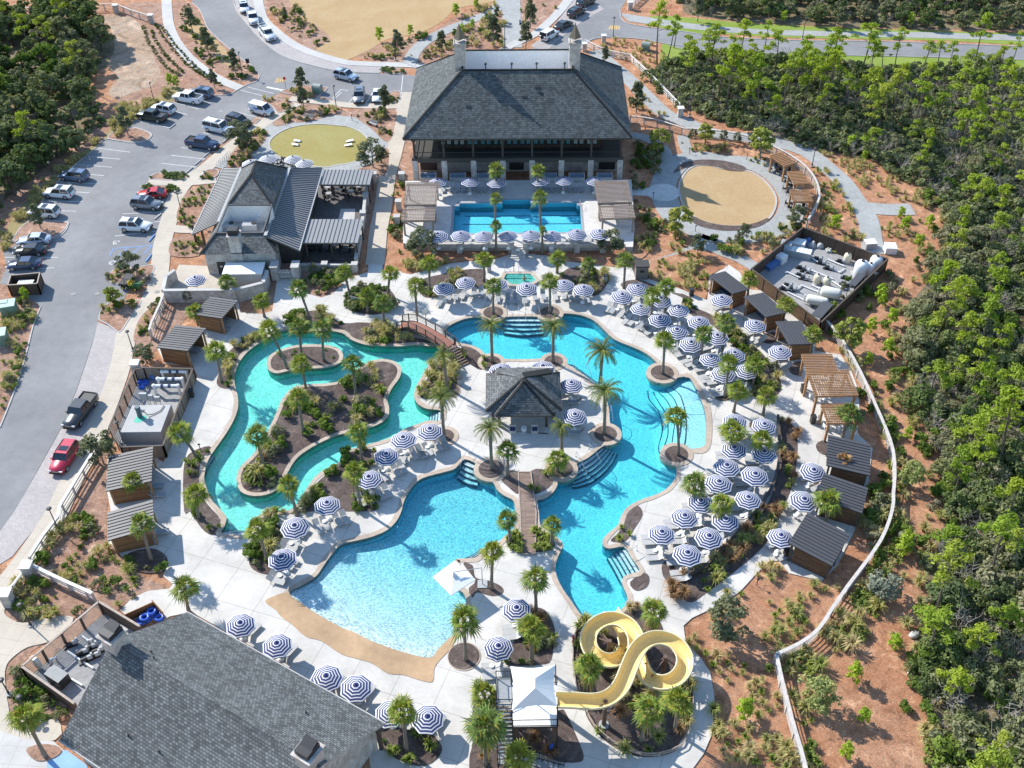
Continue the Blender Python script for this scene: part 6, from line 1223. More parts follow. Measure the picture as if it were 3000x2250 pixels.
slab_poly(m,[gl(0,wd/2+.3,zr-.16),gl(LL,wd/2+.3,zr-.16),gl(LL,wd/2,zr+.05),gl(0,wd/2,zr+.05)],.05); slab_poly(m,[gl(0,wd/2,zr+.05),gl(LL,wd/2,zr+.05),gl(LL,wd/2-.3,zr-.16),gl(0,wd/2-.3,zr-.16)],.05)
part('ridge_cap',m,MT['shingle'],bh,uv=True)
m=MB(); a=.7; pr=[(a,a,0),(a,wd-a,0),(a,wd-a,3.8),(a,wd/2,zr-.5),(a,a,3.8)]
for x in(a,LL-a-.6):
    v=[gl(x,p[1],p[2]) for p in pr]+[gl(x+.3,p[1],p[2]) for p in pr]; m.add(v,[(4,3,2,1,0),(5,6,7,8,9)]+[(i,(i+1)%5,5+(i+1)%5,5+i) for i in range(5)])
m.box((LL/2,-a-.15,1.9),(LL-2*a,.3,3.8)); m.box((LL/2,-(wd-a-.15),1.9),(LL-2*a,.3,3.8)); part('wall',m,MT['brick'],bh,uv=True)
m=MB(); m.box((LL-a-.22,-wd/2-1,1.9),(.16,1.4,1.5)); wn=part('window',m,MT['dark'],bh); m=MB(); m.box((LL-a-.12,-wd/2-1,1.9),(.06,1.2,1.3)); part('pane',m,MT['glass'],wn)
m=MB(); m.box((LL-.5,-.5,1.9),(.3,.3,3.8)); m.box((LL-.5,-wd+.5,1.9),(.3,.3,3.8)); part('corner_post',m,MT['wood_dark'],bh)
for x,nm in((.5,'far'),(LL-1.1,'near')):
    m=MB(); m.box((x,-wd/2,zr-1.2),(1.5,1.6,5.0)); m.box((x,-wd/2,zr+1.35),(1.9,2.0,.2)); ch=part('chimney',m,MT['brick'],bh,uv=True); m=MB(); slab_poly(m,[Vector((x-.6,-wd/2-.7,zr+1.8)),Vector((x+.6,-wd/2-.7,zr+1.8)),Vector((x+.6,-wd/2+.7,zr+2.3)),Vector((x-.6,-wd/2+.7,zr+2.3))],.15); m.box((x,-wd/2,zr+1.7),(1.3,1.5,.6)); part('chimney_cap',m,MT['dark'],ch)
for (x,y) in((6.0,12.6),(9.4,12.4),(17.8,3.6),(3.4,6.6),(4.2,7.0)):
    z=4+(zr-4)*(y/(wd/2) if y<wd/2 else (wd-y)/(wd/2)); m=MB(); m.cyl((x,-y,z-.1),(x,-y,z+.35),.07,.07,6); part('vent_pipe',m,MT['dark'],bh)
p=G('G',1425,1650,6.5); m=MB(); q=Matrix.Rotation(-ga,3,'Z')@(p-base); m.cyl((q.x,q.y,q.z-.6),(q.x,q.y,q.z+.1),.28,.28,12); part('flue',m,MT['tank'],bh)
m=MB(); m.beam(gl(-.05,0,3.95),gl(LL,0,3.95),.14,.14); m.beam(gl(-.05,wd,3.95),gl(LL,wd,3.95),.14,.14); part('gutter',m,MT['kerb'],bh)
# ---------------- slide tower
tp=[G('H',1112,1392,4.4),G('H',1402,1388,4.4),G('H',1398,1110,4.4),G('H',1108,1100,4.4)]; tc=sum(tp,Vector())/4; tw_=thing('slide_tower','slide tower platform on brown posts with a white shade sail and metal stairs','tower',(tc.x,tc.y,0))
m=MB(); slab_poly(m,ccw3(tp),.28,0,1); wpart('platform',m,[MT['white'],MT['dark']],tw_)
for p in tp:
    q=p+(tc-p)*.12; m=MB(); m.box((q.x,q.y,2.1),(.42,.42,4.2)); wpart('tower_post',m,MT['wood_dark'],tw_)
def railing(m,a,b,h=1.05,sp=.16,post=2.0):
    d=b-a; L=Vector((d.x,d.y,d.z)).length; n=max(1,int(L/post))
    for z in(h,.12): m.beam(a+Vector((0,0,z)),b+Vector((0,0,z)),.06,.06)
    for i in range(n+1): q=a.lerp(b,i/n); m.beam(q,q+Vector((0,0,h)),.07,.07)
    for i in range(int(L/sp)): q=a.lerp(b,(i+.5)*sp/L); m.beam(q+Vector((0,0,.12)),q+Vector((0,0,h)),.022,.022)
m=MB(); railing(m,tp[0],tp[1]); railing(m,tp[3],tp[2]); wpart('guard_rail',m,MT['dark'],tw_) if 0 else None
for ra,rb9 in((tp[0],tp[1]),(tp[3],tp[2]),(tp[1],tp[1].lerp(tp[2],.35))): m=MB(); railing(m,ra,rb9); wpart('guard_rail',m,MT['dark'],tw_)
sc4=[G('H',1095,1000,7.6),G('H',1388,990,7.6),G('H',1400,1258,7.2),G('H',1105,1285,7.2)]
foot=[tp[3],tp[2],tp[1],tp[0]]
for s,f in zip(sc4,foot): m=MB(); m.cyl(Vector((f.x,f.y,.1)),s,.07,.06,6); wpart('sail_pole',m,MT['dark'],tw_)
def sag(a,b,d,n=6): 
    c=sum(sc4,Vector())/4; out=[]
    for i in range(n+1): t=i/n; p=a.lerp(b,t); out.append(p+(c-p)*(d*math.sin(PI*t)))
    return out
r1,r2=G('H',1255,1075,8.6),G('H',1255,1140,8.5); m=MB(); ed=[sag(sc4[i],sc4[(i+1)%4],.12) for i in range(4)]
def fan(pts,a,b=None):
    n=len(pts)
    for i in range(n-1):
        if b is None: m.add([pts[i],pts[i+1],a],[(0,1,2)])
        else: t0,t1=i/(n-1),(i+1)/(n-1); m.add([pts[i],pts[i+1],a.lerp(b,t1),a.lerp(b,t0)],[(0,1,2,3)])
fan(ed[0],r1); fan(ed[1],r1,r2); fan(ed[2],r2); fan(ed[3],r2,r1); wpart('shade_sail',m,MT['sail'],tw_)
def flight(root,a,b,w,n,side,mat,name='stair_flight',treadm=None):
    d=(b-a); h=Vector((d.x,d.y,0)); L=h.length; h.normalize(); sd=Vector((-h.y,h.x,0)); m=MB()
    for i in range(n): q=a.lerp(b,(i+.5)/n); m.box((q.x,q.y,q.z),(L/n*.86,w,.07),rz=math.atan2(h.y,h.x))
    for s in(-1,1): m.beam(a+sd*s*w/2-Vector((0,0,.12)),b+sd*s*w/2-Vector((0,0,.12)),.06,.26,m=1)
    wpart(name,m,[mat,MT['dark']],root); m=MB()
    for s in(-1,1): railing(m,a+sd*s*w/2,b+sd*s*w/2)
    wpart('stair_rail',m,MT['dark'],root)
l1=ccw3([G('H',1003,1075,4.4),G('H',1103,1075,4.4),G('H',1106,1212,4.4),G('H',1008,1212,4.4)]); m=MB(); slab_poly(m,l1,.15,0,1); wpart('landing',m,[MT['grey'],MT['dark']],tw_)
l2=ccw3([G('H',1014,1560,1.7),G('H',1112,1560,1.7),G('H',1116,1642,1.7),G('H',1016,1642,1.7)]); m=MB(); slab_poly(m,l2,.15,0,1); wpart('landing',m,[MT['grey'],MT['dark']],tw_)
m=MB(); railing(m,G('H',1003,1075,4.4),G('H',1008,1212,4.4)); railing(m,G('H',1003,1075,4.4),G('H',1103,1075,4.4)); railing(m,G('H',1016,1642,1.7),G('H',1116,1642,1.7)); railing(m,G('H',1014,1560,1.7),G('H',1016,1642,1.7)); wpart('landing_rail',m,MT['dark'],tw_)
for p in(l1+l2): m=MB(); m.beam(Vector((p.x,p.y,.1)),Vector((p.x,p.y,p.z-.1)),.14,.14); wpart('landing_post',m,MT['dark'],tw_)
flight(tw_,G('H',1056,1212,4.4),G('H',1063,1560,1.7),1.4,13,0,MT['grey']); flight(tw_,G('H',1116,1605,1.7),G('H',1440,1690,.2),1.3,9,0,MT['grey'])
m=MB(); p=G('H',1362,1520,1.3); m.box((p.x,p.y,p.z),(.35,.06,.8),rz=.5); wpart('blue_sign',m,MT['blue'],tw_)
# ---------------- the yellow slide
cl=[(-204,1088,4.5),(-100,1092,4.45),(0,1095,4.4),(120,1105,4.35),(240,1108,4.3),(360,1085,4.2),(460,1030,4.1),(540,945,4.0),(590,850,3.9),(625,760,3.8),(665,660,3.7),(710,560,3.6),(775,465,3.5),(860,400,3.4),(960,372,3.3),(1070,385,3.2),(1170,430,3.1),(1245,510,3.0),(1285,610,2.9),(1275,720,2.8),(1215,815,2.7),(1120,875,2.6),(1000,890,2.5),(890,850,2.4),(815,770,2.3),(765,660,2.2),(730,540,2.15),(725,440,2.1),(710,340,2.05),(650,240,2.0),(560,175,1.9),(450,150,1.8),(340,170,1.75),(240,235,1.7),(180,330,1.6),(175,440,1.5),(220,540,1.4),(310,610,1.3),(420,635,1.2),(520,610,1.1),(590,545,1.0),(615,460,.95),(600,370,.9),(560,280,.8),(510,190,.7),(470,110,.6),(435,50,.5)]
pts=smooth([G('T',x,y,z) for x,y,z in cl],3,False); sl_=thing('water_slide','yellow fibreglass water slide winding through two loops into the main pool','water slide',(pts[60].x,pts[60].y,0))
inn=MB(); outm=MB(); lip=MB(); K=9; rr=.68; prev=None
for i,p in enumerate(pts):
    d=(pts[min(i+1,len(pts)-1)]-pts[max(i-1,0)]); d.z*=.5; d.normalize(); sd=Vector((-d.y,d.x,0)).normalized()
    ri=[p+sd*(rr*math.cos(PI+PI*k/(K-1)))+Vector((0,0,rr*math.sin(PI+PI*k/(K-1))+.35)) for k in range(K)]; ro=[p+sd*((rr+.08)*math.cos(PI+PI*k/(K-1)))+Vector((0,0,(rr+.08)*math.sin(PI+PI*k/(K-1))+.35)) for k in range(K)]
    if prev:
        a,b=prev
        for k in range(K-1): inn.add([a[k],a[k+1],ri[k+1],ri[k]],[(0,1,2,3)]); outm.add([b[k+1],b[k],ro[k],ro[k+1]],[(0,1,2,3)])
    prev=(ri,ro)
for s in(-1,1):
    q=[]
    for i,p in enumerate(pts):
        d=(pts[min(i+1,len(pts)-1)]-pts[max(i-1,0)]).normalized(); sd=Vector((-d.y,d.x,0)).normalized(); q.append(p+sd*s*(rr+.05)+Vector((0,0,.37)))
    lip.tube(q,.085,6)
for i in range(8,len(pts)-4,6):
    p=pts[i]; d=(pts[i+1]-pts[i-1]).normalized(); sd=Vector((-d.y,d.x,0)).normalized(); m=MB(); q=[p+sd*((rr+.12)*math.cos(PI+PI*k/(K-1)))+Vector((0,0,(rr+.12)*math.sin(PI+PI*k/(K-1))+.35)) for k in range(K)]; m.tube(q,.045,5); wpart('flange',m,MT['slide_out'],sl_)
wpart('trough',inn,MT['slide'],sl_,shade=True); wpart('outer_shell',outm,MT['slide_out'],sl_,shade=True); wpart('rim',lip,MT['slide_out'],sl_,shade=True)
for (x,y,z,arms) in((405,560,2.6,((560,450,1.0),(250,340,1.6),(300,250,1.6))),(1030,800,3.4,((820,650,2.3),(1210,700,2.6),(900,800,2.4),(1180,660,2.7))),(385,1160,3.2,((300,1090,3.7),(480,1000,3.6))),(350,1360,4.0,((300,1150,4.1),))):
    b=G('T',x,y,.1); m=MB(); m.cyl(b,Vector((b.x,b.y,z)),.22,.2,10); m.cyl(Vector((b.x,b.y,.05)),Vector((b.x,b.y,.3)),.5,.45,12,m=1)
    for (ax_,ay,az) in arms: q=G('T',ax_,ay,az); m.cyl(Vector((b.x,b.y,z-.3)),q,.06,.06,6)
    wpart('support_post',m,[plain('rust_brown_steel',(.14,.085,.06,1),.6),MT['grey']],sl_)
# ---------------- bridges
br=thing('footbridge','arched wooden footbridge with red brown deck and stairs between river and main pool','bridge',G('E',560,520,.1)); br['x']=0
path=[G('E',380,450,.2),G('E',440,440,.95),G('E',520,470,1.3),G('E',610,520,1.45),G('E',700,585,1.35)]; path=smooth(path,3,False); W_=1.7
def sidepts(p,w):
    out=[]
    for i,q in enumerate(p): d=(p[min(i+1,len(p)-1)]-p[max(i-1,0)]); d.z=0; d.normalize(); out.append(q+Vector((-d.y,d.x,0))*w)
    return out
lft,rgt=sidepts(path,W_/2),sidepts(path,-W_/2); m=MB()
for i in range(len(path)-1): slab_poly(m,ccw3([rgt[i],rgt[i+1],lft[i+1],lft[i]]),.15)
wpart('deck',m,plain('red_brown_planks',(.25,.105,.075,1),.7,var=.15),br,uv=True)
m=MB()
for s in(lft,rgt):
    for i in range(len(s)-1): m.beam(s[i]-Vector((0,0,.25)),s[i+1]-Vector((0,0,.25)),.2,.35)
wpart('girder',m,MT['wood_dark'],br)
m=MB()
for s in(lft,rgt):
    for i in range(len(s)-1): m.beam(s[i]+Vector((0,0,1.05)),s[i+1]+Vector((0,0,1.05)),.12,.08); m.beam(s[i]+Vector((0,0,.55)),s[i+1]+Vector((0,0,.55)),.04,.04); m.beam(s[i]+Vector((0,0,.8)),s[i+1]+Vector((0,0,.8)),.03,.03); m.beam(s[i]+Vector((0,0,.3)),s[i+1]+Vector((0,0,.3)),.03,.03)
    for i in range(0,len(s),2): m.beam(s[i]-Vector((0,0,.3)),s[i]+Vector((0,0,1.15)),.14,.14)
wpart('hand_rail',m,MT['wood_dark'],br)
a,b=G('E',705,590,1.3),G('E',795,712,.15); h=(b-a); h.z=0; h.normalize(); sd=Vector((-h.y,h.x,0)); m=MB()
for i in range(8): q=a.lerp(b,(i+.5)/8); m.box((q.x,q.y,q.z),(.36,W_,.08),rz=math.atan2(h.y,h.x))
wpart('stair_tread',m,plain('brown_treads',(.17,.11,.085,1),.7),br); m=MB()
for s in(-1,1): m.beam(a+sd*s*W_/2-Vector((0,0,.2)),b+sd*s*W_/2-Vector((0,0,.05)),.1,.3); m.beam(a+sd*s*W_/2+Vector((0,0,1.05)),b+sd*s*W_/2+Vector((0,0,1.05)),.12,.08); [m.beam(a.lerp(b,t)+sd*s*W_/2,a.lerp(b,t)+sd*s*W_/2+Vector((0,0,1.1)),.12,.12) for t in(0,.5,1)]
wpart('stair_rail',m,MT['wood_dark'],br)
bw=thing('boardwalk','flat brown boardwalk between the splash pool and the main pool','boardwalk',G('E',1190,1550,.1)); q=ccw3([G('E',1146,1400,.24),G('E',1228,1398,.24),G('E',1262,1659,.24),G('H',1256,272,.24),G('H',1170,272,.24),G('E',1158,1640,.24)]); m=MB(); m.prism(q,-.2,.24); wpart('planks',m,MT['boards'],bw,uv=True)
m=MB(); 
for i in(0,1,2,3,4,5): m.beam(q[i],q[(i+1)%6],.12,.1) if True else 0
wpart('edge_board',m,MT['wood_grey'],bw)
# water channel under the arched bridge
sheet('footbridge_channel',[P("E600,560 680,500 730,560 700,590 620,610")],.16,MT['mulch'],label='shaded bank below the footbridge') if 0 else None
# ================================================================ FENCES AND YARDS
def railfence(pts,label,h=1.5,cap_w=.3,mat=None,mesh_mat=None,post_sp=2.4,name='rail_fence',rails=3,group=None,pw=.2,closed=False,board=None,cap=True):
    r=thing(name,label,'fence',Vector((pts[0].x,pts[0].y,0)),0,group); mat=mat or MT['rail_white']; seg=list(zip(pts,pts[1:])); m=MB(); k=MB(); bd_=MB()
    V=lambda p,z:Vector((p.x,p.y,z)); L=0; acc=0; posts=[pts[0]]
    for a,b in seg:
        if cap: k.beam(V(a,h),V(b,h),cap_w,.08)
        if board: bd_.beam(V(a,h/2),V(b,h/2),.06,h-.1)
        else:
            for i in range(rails): z=h*(i+.6)/(rails+.3); m.beam(V(a,z),V(b,z),.05,.15 if rails<4 else .07)
        d=(Vector((b.x,b.y))-Vector((a.x,a.y))).length; t=post_sp-acc
        while t<=d: q=a.lerp(b,t/d); posts.append(q); t+=post_sp
        acc=d-(t-post_sp)
    posts.append(pts[-1])
    if cap: wpart('top_rail',k,mat,r)
    if board: wpart('boards',bd_,board,r,uv=True)
    else: wpart('rail',m,mat,r)
    for q in posts[:90]: p=MB(); p.box((q.x,q.y,h/2),(pw,pw,h)); wpart('post',p,mesh_mat or mat,r)
    return r
WT=plain('weathered_pale_rail',(.50,.46,.42,1),.8,var=.15)
railfence(smooth(P("F905,460 1000,570 1090,720 1170,880 1240,1040 1300,1180 1345,1320 1355,1480 1345,1600 I1345,0 1320,110 1265,240 1170,380 1050,540 940,700 860,820 740,910 590,980"),2,False),'long curved pale rail fence on the right below the equipment yard',1.5,.34,WT,WT,2.6,rails=5)
railfence(P("I592,980 630,1160 690,1400 750,1600 800,1800"),'straight pale rail fence running off the bottom from the kink',1.5,.34,WT,WT,2.6,rails=5)
railfence(smooth(P("B1870,800 1960,808 2080,835 2212,878 C40,880 250,895 440,935 560,985 700,1060 800,1140 860,1230 875,1330 840,1410 800,1475"),2,False),'curved pale rail fence round the plaza with the small pergolas',1.4,.3,WT,WT,2.4,rails=4)
railfence(P("B1580,300 1660,340 1740,370 1870,395 1960,480 2070,590 2190,715"),'white three rail fence right of the clubhouse',1.3,.16,MT['rail_white'],None,2.5,rails=3)
railfence(P("A-40,95 150,95 340,92 560,78 740,68"),'left run of the long pale board fence at the top left',1.5,.3,WT,WT,2.6,rails=4); railfence(P("A760,70 860,110 990,150"),'right run of the pale board fence ending beside the sidewalk',1.5,.3,WT,WT,2.6,rails=4)
railfence(P("D620,1330 545,1450 480,1560 420,1659 G410,20 400,80 300,210 215,345"),'pale rail fence between the left sidewalk and the cabana garden',1.4,.34,MT['rail_white'],WT,2.6,rails=3)
railfence(P("G235,400 420,490 620,580"),'pale rail fence from the stone pier to the lower left pump yard',1.4,.34,MT['rail_white'],WT,2.4,rails=3); railfence(P("G170,440 110,520 60,570"),'short pale rail fence between the two stone piers at lower left',1.3,.2,MT['rail_white'],None,1.8,rails=3)
railfence(P("D1090,270 1050,380 1000,490 985,540"),'pale board fence between the restaurant yard and the dark shrub',1.6,.3,WT,WT,2.2,rails=4)
def pier(c,x,y,label,w_=.95,h=1.9,mat=None):
    o=thing('stone_pier',label,'pier',G(c,x,y,0)); m=MB(); m.box((0,0,h/2),(w_,w_,h)); part('shaft',m,mat or MT['brick'],o,uv=True); m=MB(); m.box((0,0,h+.07),(w_+.22,w_+.22,.14)); part('cap',m,MT['rail_white'],o); return o
pier('G',205,420,'square stone pier where two pale fences meet at lower left'); pier('G',70,600,'square stone pier beside the tan forecourt at lower left'); pier('D',900,780,'white capped stone pier at the corner of the small pump yard',.9,2.2); pier('A',757,85,'stone pier midway along the top left fence',.9,1.7); pier('A',985,150,'stone pier at the sidewalk end of the top left fence',.9,1.7); pier('B',1575,330,'stone pier at the clubhouse end of the white fence',.8,1.5); pier('B',2195,755,'stone pier at the lower end of the white fence',.9,1.6); pier('B',1870,60,'stone pier at the upper road junction',.9,1.5); pier('B',1700,275,'stone pier beside the bare tree at the road corner',.8,1.4)
railfence(P("B1885,50 1960,-20"),'short white fence at the top road junction',1.2,.16,None,None,1.6,rails=3); railfence(P("C22,315 90,325"),'tiny white fence panel beside the upper road',1.3,.1,MT['white'],None,1.3,rails=4,cap=False)
# dark wooden enclosure fences
FB_=MT['fence_brown']
YR=P("C770,1465 F1,1") if 0 else None
yc=[G('S',2180+x*440/2212,650+y*440/2212,2.2) for x,y in((870,80),(2115,545),(1130,1480),(110,690))]   # top corners of the large equipment yard
yc=[Vector((p.x,p.y,0)) for p in yc]
for i,l in enumerate(('back','right','front','left')):
    railfence([yc[i],yc[(i+1)%4]],l+' side of the brown board fence round the large equipment yard',2.2,.2,MT['wood_dark'] if i else MT['wood_dark'],None,2.8,'board_fence',board=MT['fence_brown'] if i!=2 else MT['cedar_dark'],pw=.16)
sheet('equipment_yard',[yc],.06,MT['gravel'],label='grey gravel floor of the large equipment yard')
y2=P("D905,925 1110,925") if 0 else [Vector((p.x,p.y,0)) for p in(G('D',1070,715,2.2),G('D',1250,718,2.2),G('D',1065,1232,2.2),G('D',720,1105,2.2),G('D',905,720,2.2))]
y2[2]=Vector((G('D',1060,1240,2.0).x,G('D',1060,1240,2.0).y,0))
def S6(x,y,z): return G('S',320+x*260/1659,1080+y*260/1659,z)
y2=[Vector((p.x,p.y,0)) for p in(S6(640,-20,2.0),S6(1560,0,2.0),S6(1000,1440,2.0),S6(215,1465,2.0),S6(0,1090,2.0),S6(470,20,2.0))]
for i,l in enumerate(('back','right','front','front corner','left','back corner')):
    a,b=y2[i],y2[(i+1)%6]; lat=i in(4,)
    railfence([a,b],l+' side of the brown fence round the small pump yard',2.0,.2,MT['wood_dark'],MT['wood_dark'],1.9,'board_fence',board=None if lat else MT['fence_tan'],rails=9,pw=.16)
sheet('pump_yard',[y2],.115,MT['gravel'],label='gravel floor of the small pump yard')
def S7(x,y,z): return G('S',40+x*400/1269,1800+y*400/1269,z)
y3=[Vector((p.x,p.y,0)) for p in(G('G',640,580,2.0),G('G',905,740,2.0),G('G',480,1240,2.0),G('G',140,1000,2.0))]
for i,(a,b,l,lat) in enumerate(((y3[0],y3[1],'right side of the brown fence round the lower left pump yard',0),(y3[3],y3[2],'front side of the brown fence round the lower left pump yard',0),(y3[3],y3[0],'slatted left side of the fence round the lower left pump yard',1))):
    railfence([a,b],l,2.0,.22,MT['fence_tan'] if 0 else MT['wood_grey'],MT['wood_dark'],2.2,'board_fence',board=None if lat else MT['fence_brown'],rails=9,pw=.2)
sheet('lower_yard',[[y3[0],y3[1],y3[2],y3[3]]],.11,MT['gravel'],label='gravel floor of the lower left pump yard')
# dumpster enclosure
dq=[Vector((p.x,p.y,0)) for p in(G('D',70,125,1.9),G('D',258,108,1.9),G('D',240,178,1.9),G('D',50,188,1.9))]; dq=[G('D',85,240,0),G('D',285,195,0),G('D',270,260,0),G('D',75,272,0)] if 0 else dq
for i,l in enumerate(('back','right','front','left')): railfence([dq[i],dq[(i+1)%4]],l+' wall of the brown dumpster enclosure',1.9,.16,MT['wood_grey'],MT['wood_dark'],2.4,'board_fence',board=MT['fence_brown'],pw=.14)
o=thing('dumpster','grey dumpster with ribbed pale lids inside the brown enclosure','dumpster',(sum(dq,Vector())/4)+Vector((0,0,.05)),0); m=MB(); m.box((0,0,.6),(2.2,1.3,1.2)); part('bin',m,MT['green_box'],o); m=MB(); [m.box((-.95+.27*k,0,1.24),(.2,1.3,.06)) for k in range(8)]; part('lid',m,MT['plaster'],o)
for (x,y,l) in((70,370,'upper green utility cabinet left of the road'),(10,560,'lower green utility cabinet left of the road')):
    o=thing('utility_cabinet',l,'utility box',G('D',x,y,0),.25); m=MB(); m.box((0,0,.8),(1.9,1.7,1.6)); part('body',m,MT['green_box'],o); m=MB(); m.box((0,0,1.66),(2.05,1.85,.12)); m.box((-.4,.4,1.75),(.9,.8,.08)); part('lid',m,plain('pale_green_lid',(.30,.42,.36,1),.5),o)
for (c,x,y,l) in(('A',2060,600,'rounded grey green utility box on the parking island'),('B',1972,325,'rounded grey green utility box in the straw by the upper road')):
    o=thing('utility_box',l,'utility box',G(c,x,y,0),-.3); m=MB(); m.box((0,0,.55),(1.5,1.4,1.1)); part('body',m,MT['green_box'],o); m=MB(); m.cyl((-.78,0,.95),(.78,0,.95),.72,.72,14); part('rounded_lid',m,plain('grey_green_lid',(.28,.32,.28,1),.5),o)
# ---- tanks, pumps, pipes
def tank_v(p,r,h,label,mat,group='pool filter tanks'):
    o=thing('filter_tank',label,'tank',p,0,group); m=MB(); m.lathe([(r*.85,0),(r,.12),(r,h*.72),(r*.8,h*.92),(r*.25,h)],(0,0,.12),16); part('shell',m,mat,o,True); m=MB(); m.cyl((0,0,h+.1),(0,0,h+.28),r*.25,r*.25,10); part('valve',m,MT['dark'],o); m=MB(); m.box((0,0,.06),(r*2.2,r*2.2,.12)); part('pad',m,MT['kerb'],o); return o
def S5(x,y,z=.06): return G('S',2180+x*440/2212,650+y*440/2212,z)
tank_v(S5(1700,790),.95,2.3,'large white tank at the right of the equipment yard',MT['white']); tank_v(S5(1830,780),.7,1.8,'smaller white tank between the two large white tanks',MT['white']); tank_v(S5(1920,700),.9,2.1,'large white tank in the far corner of the equipment yard',MT['white'])
tank_v(S5(1070,900),.55,1.3,'left cream tank in the middle of the equipment yard',MT['cream']); tank_v(S5(1205,945),.55,1.3,'right cream tank in the middle of the equipment yard',MT['cream']); tank_v(S5(1510,590),.55,1.3,'cream tank near the back fence of the equipment yard',MT['cream'])
def tank_h(p,r,L,rz,label):
    o=thing('horizontal_tank',label,'tank',p,rz,'lying grey filter tanks'); m=MB(); m.lathe([(r*.55,-L/2-.25),(r*.9,-L/2-.08),(r,-L/2+.1),(r,L/2-.1),(r*.9,L/2+.08),(r*.55,L/2+.25)],(0,0,0),16); m.v=[(z,x,y+r+.25) for x,y,z in m.v]; part('shell',m,MT['tank'],o,True); m=MB(); [m.box((s*L*.3,0,.18),(.25,r*1.6,.36)) for s in(-1,1)]; part('saddle',m,MT['grey'],o); m=MB(); m.cyl((-L/2-.5,0,.3),(-L/2-.5,0,1.4),.1,.1,8); m.cyl((-L/2-.5,0,1.2),(-L/2,0,1.2),.09,.09,8); part('manifold',m,MT['pipe'],o)
tank_h(S5(1260,1130),.75,2.2,-.42,'upper one of two lying grey filter tanks'); tank_h(S5(1060,1240),.65,2.4,-.42,'lower one of two lying grey filter tanks')
def shed(c4,z,label):
    cen,u,lu,lv,sg=frame_of(c4,z); cen.z=.06; o=thing('equipment_shelter',label,'shelter',cen,math.atan2(u.y,u.x)); m=MB(); m.box((0,0,z-.06),(lu,lv,.08)); part('roof',m,MT['roof_metal'],o)
    for sx in(-1,1):
        for sy in(-1,1): m=MB(); m.box((sx*(lu/2-.08),sy*(lv/2-.08),z/2-.05),(.08,.08,z-.1)); part('post',m,MT['dark'],o)
    m=MB(); m.box((0,(-lv/2+.1)*(1),z/2),(lu*.9,.06,z*.8)); part('panel',m,MT['dark'],o)
def s5(*a): return [('S',2180+x*440/2212,650+y*440/2212) for x,y in a]
shed(s5((990,1370),(1170,1160),(1320,1220),(1130,1420)),2.2,'grey roofed shelter at the near corner of the equipment yard'); shed(s5((1540,905),(1690,745),(1780,790),(1630,960)),2.0,'grey roofed shelter beside the white tanks')
def pump(p,rz,label):
    o=thing('pool_pump',label,'pump',p,rz,'pool pumps'); m=MB(); m.cyl((-.5,0,.35),(.15,0,.35),.2,.2,10); m.box((-.1,0,.08),(1.3,.5,.12)); part('motor',m,MT['dark'],o); m=MB(); m.cyl((.15,0,.35),(.6,0,.35),.24,.24,10); m.cyl((.6,0,.2),(.6,0,.85),.11,.11,8); part('strainer',m,MT['grey'],o); return o
pp=[pump(S5(x,y),-.4,'x') for x,y in((1080,560),(1130,620),(830,690),(900,740),(820,800),(880,850),(640,950),(700,1010),(590,1000),(1240,700),(1500,840),(1480,930),(1420,600))]
pp2=[pump(S7(x,y,.11),.5,'x') for x,y in((640,370),(720,320),(750,400),(790,350),(680,430),(540,290))]
row_labels(pp,'small dark pool pump in the large equipment yard,','','pool pumps'); row_labels(pp2,'small dark pool pump in the lower left pump yard,','','pool pumps')
def pipe_run(pts,r,label,mat=None,name='pipe_run',sharp=True):
    o=thing(name,label,'pipe',pts[0]); m=MB()
    for a,b in zip(pts,pts[1:]): m.cyl(a,b,r,r,8)
    for a in pts[1:-1]: m.lathe([(r*.9,-r*1.1),(r*1.35,-r*.5),(r*1.35,r*.5),(r*.9,r*1.1)],a,8)
    wpart('pipe',m,mat or MT['pipe'],o); m=MB(); [m.box((p.x,p.y,p.z/2),(.12,.12,max(.05,p.z))) for p in pts]; wpart('pipe_foot',m,MT['grey'],o); return o
for i,(s,l) in enumerate((((600,750),(660,745),(820,820),(900,860)),'left'),) if 0 else []: pass
PR_=[([(610,745),(640,740),(800,810),(920,850)],'white pipe run left of the cream tanks'),([(560,920),(690,1000),(780,990),(850,935),(1090,1030)],'white pipe run with a corner in the front of the equipment yard'),([(640,1030),(760,1090),(880,1150)],'white pipe beside the lower lying tank'),([(940,690),(1110,760),(1310,840)],'long white pipe across the middle of the equipment yard'),([(930,500),(1020,545),(1100,600)],'white pipe near the stacked benches'),([(1230,550),(1400,620),(1480,650)],'white pipe in front of the rear cream tank'),([(1300,690),(1410,740),(1480,690)],'white elbow pipe left of the white tanks'),([(1380,1070),(1500,1110)],'short white pipe right of the upper lying tank'),([(1000,930),(1130,990)],'white pipe below the left cream tank'),([(1300,870),(1430,960),(1520,990)],'white pipe under the right shelter')]
for s,l in PR_: pipe_run([S5(x,y,.25) for x,y in s],.09,l)
pipe_run([S7(500,340,.25),S7(600,410,.25),S7(740,500,.25)],.11,'bent white pipe in the lower left pump yard'); pipe_run([S7(640,200,.3),S7(690,240,.9),S7(730,230,.9)],.09,'short raised white pipe near the lower left chimney'); pipe_run([S7(540,600,.3),S7(640,660,.3)],.1,'white pipe beside the ribbed grey box'); pipe_run([S7(340,470,.2),S7(340,420,.9),S7(390,400,.9)],.1,'white elbow pipe at the left of the lower yard')
o=thing('heater','grey ribbed heater box in the lower left pump yard','heater',S7(430,620,.1),-.55); m=MB(); m.box((0,0,.6),(1.9,1.2,1.2)); part('body',m,MT['dark'],o); m=MB(); [m.box((-.9+.15*k,0,1.23),(.09,1.2,.06)) for k in range(13)]; part('grille',m,MT['grey'],o)
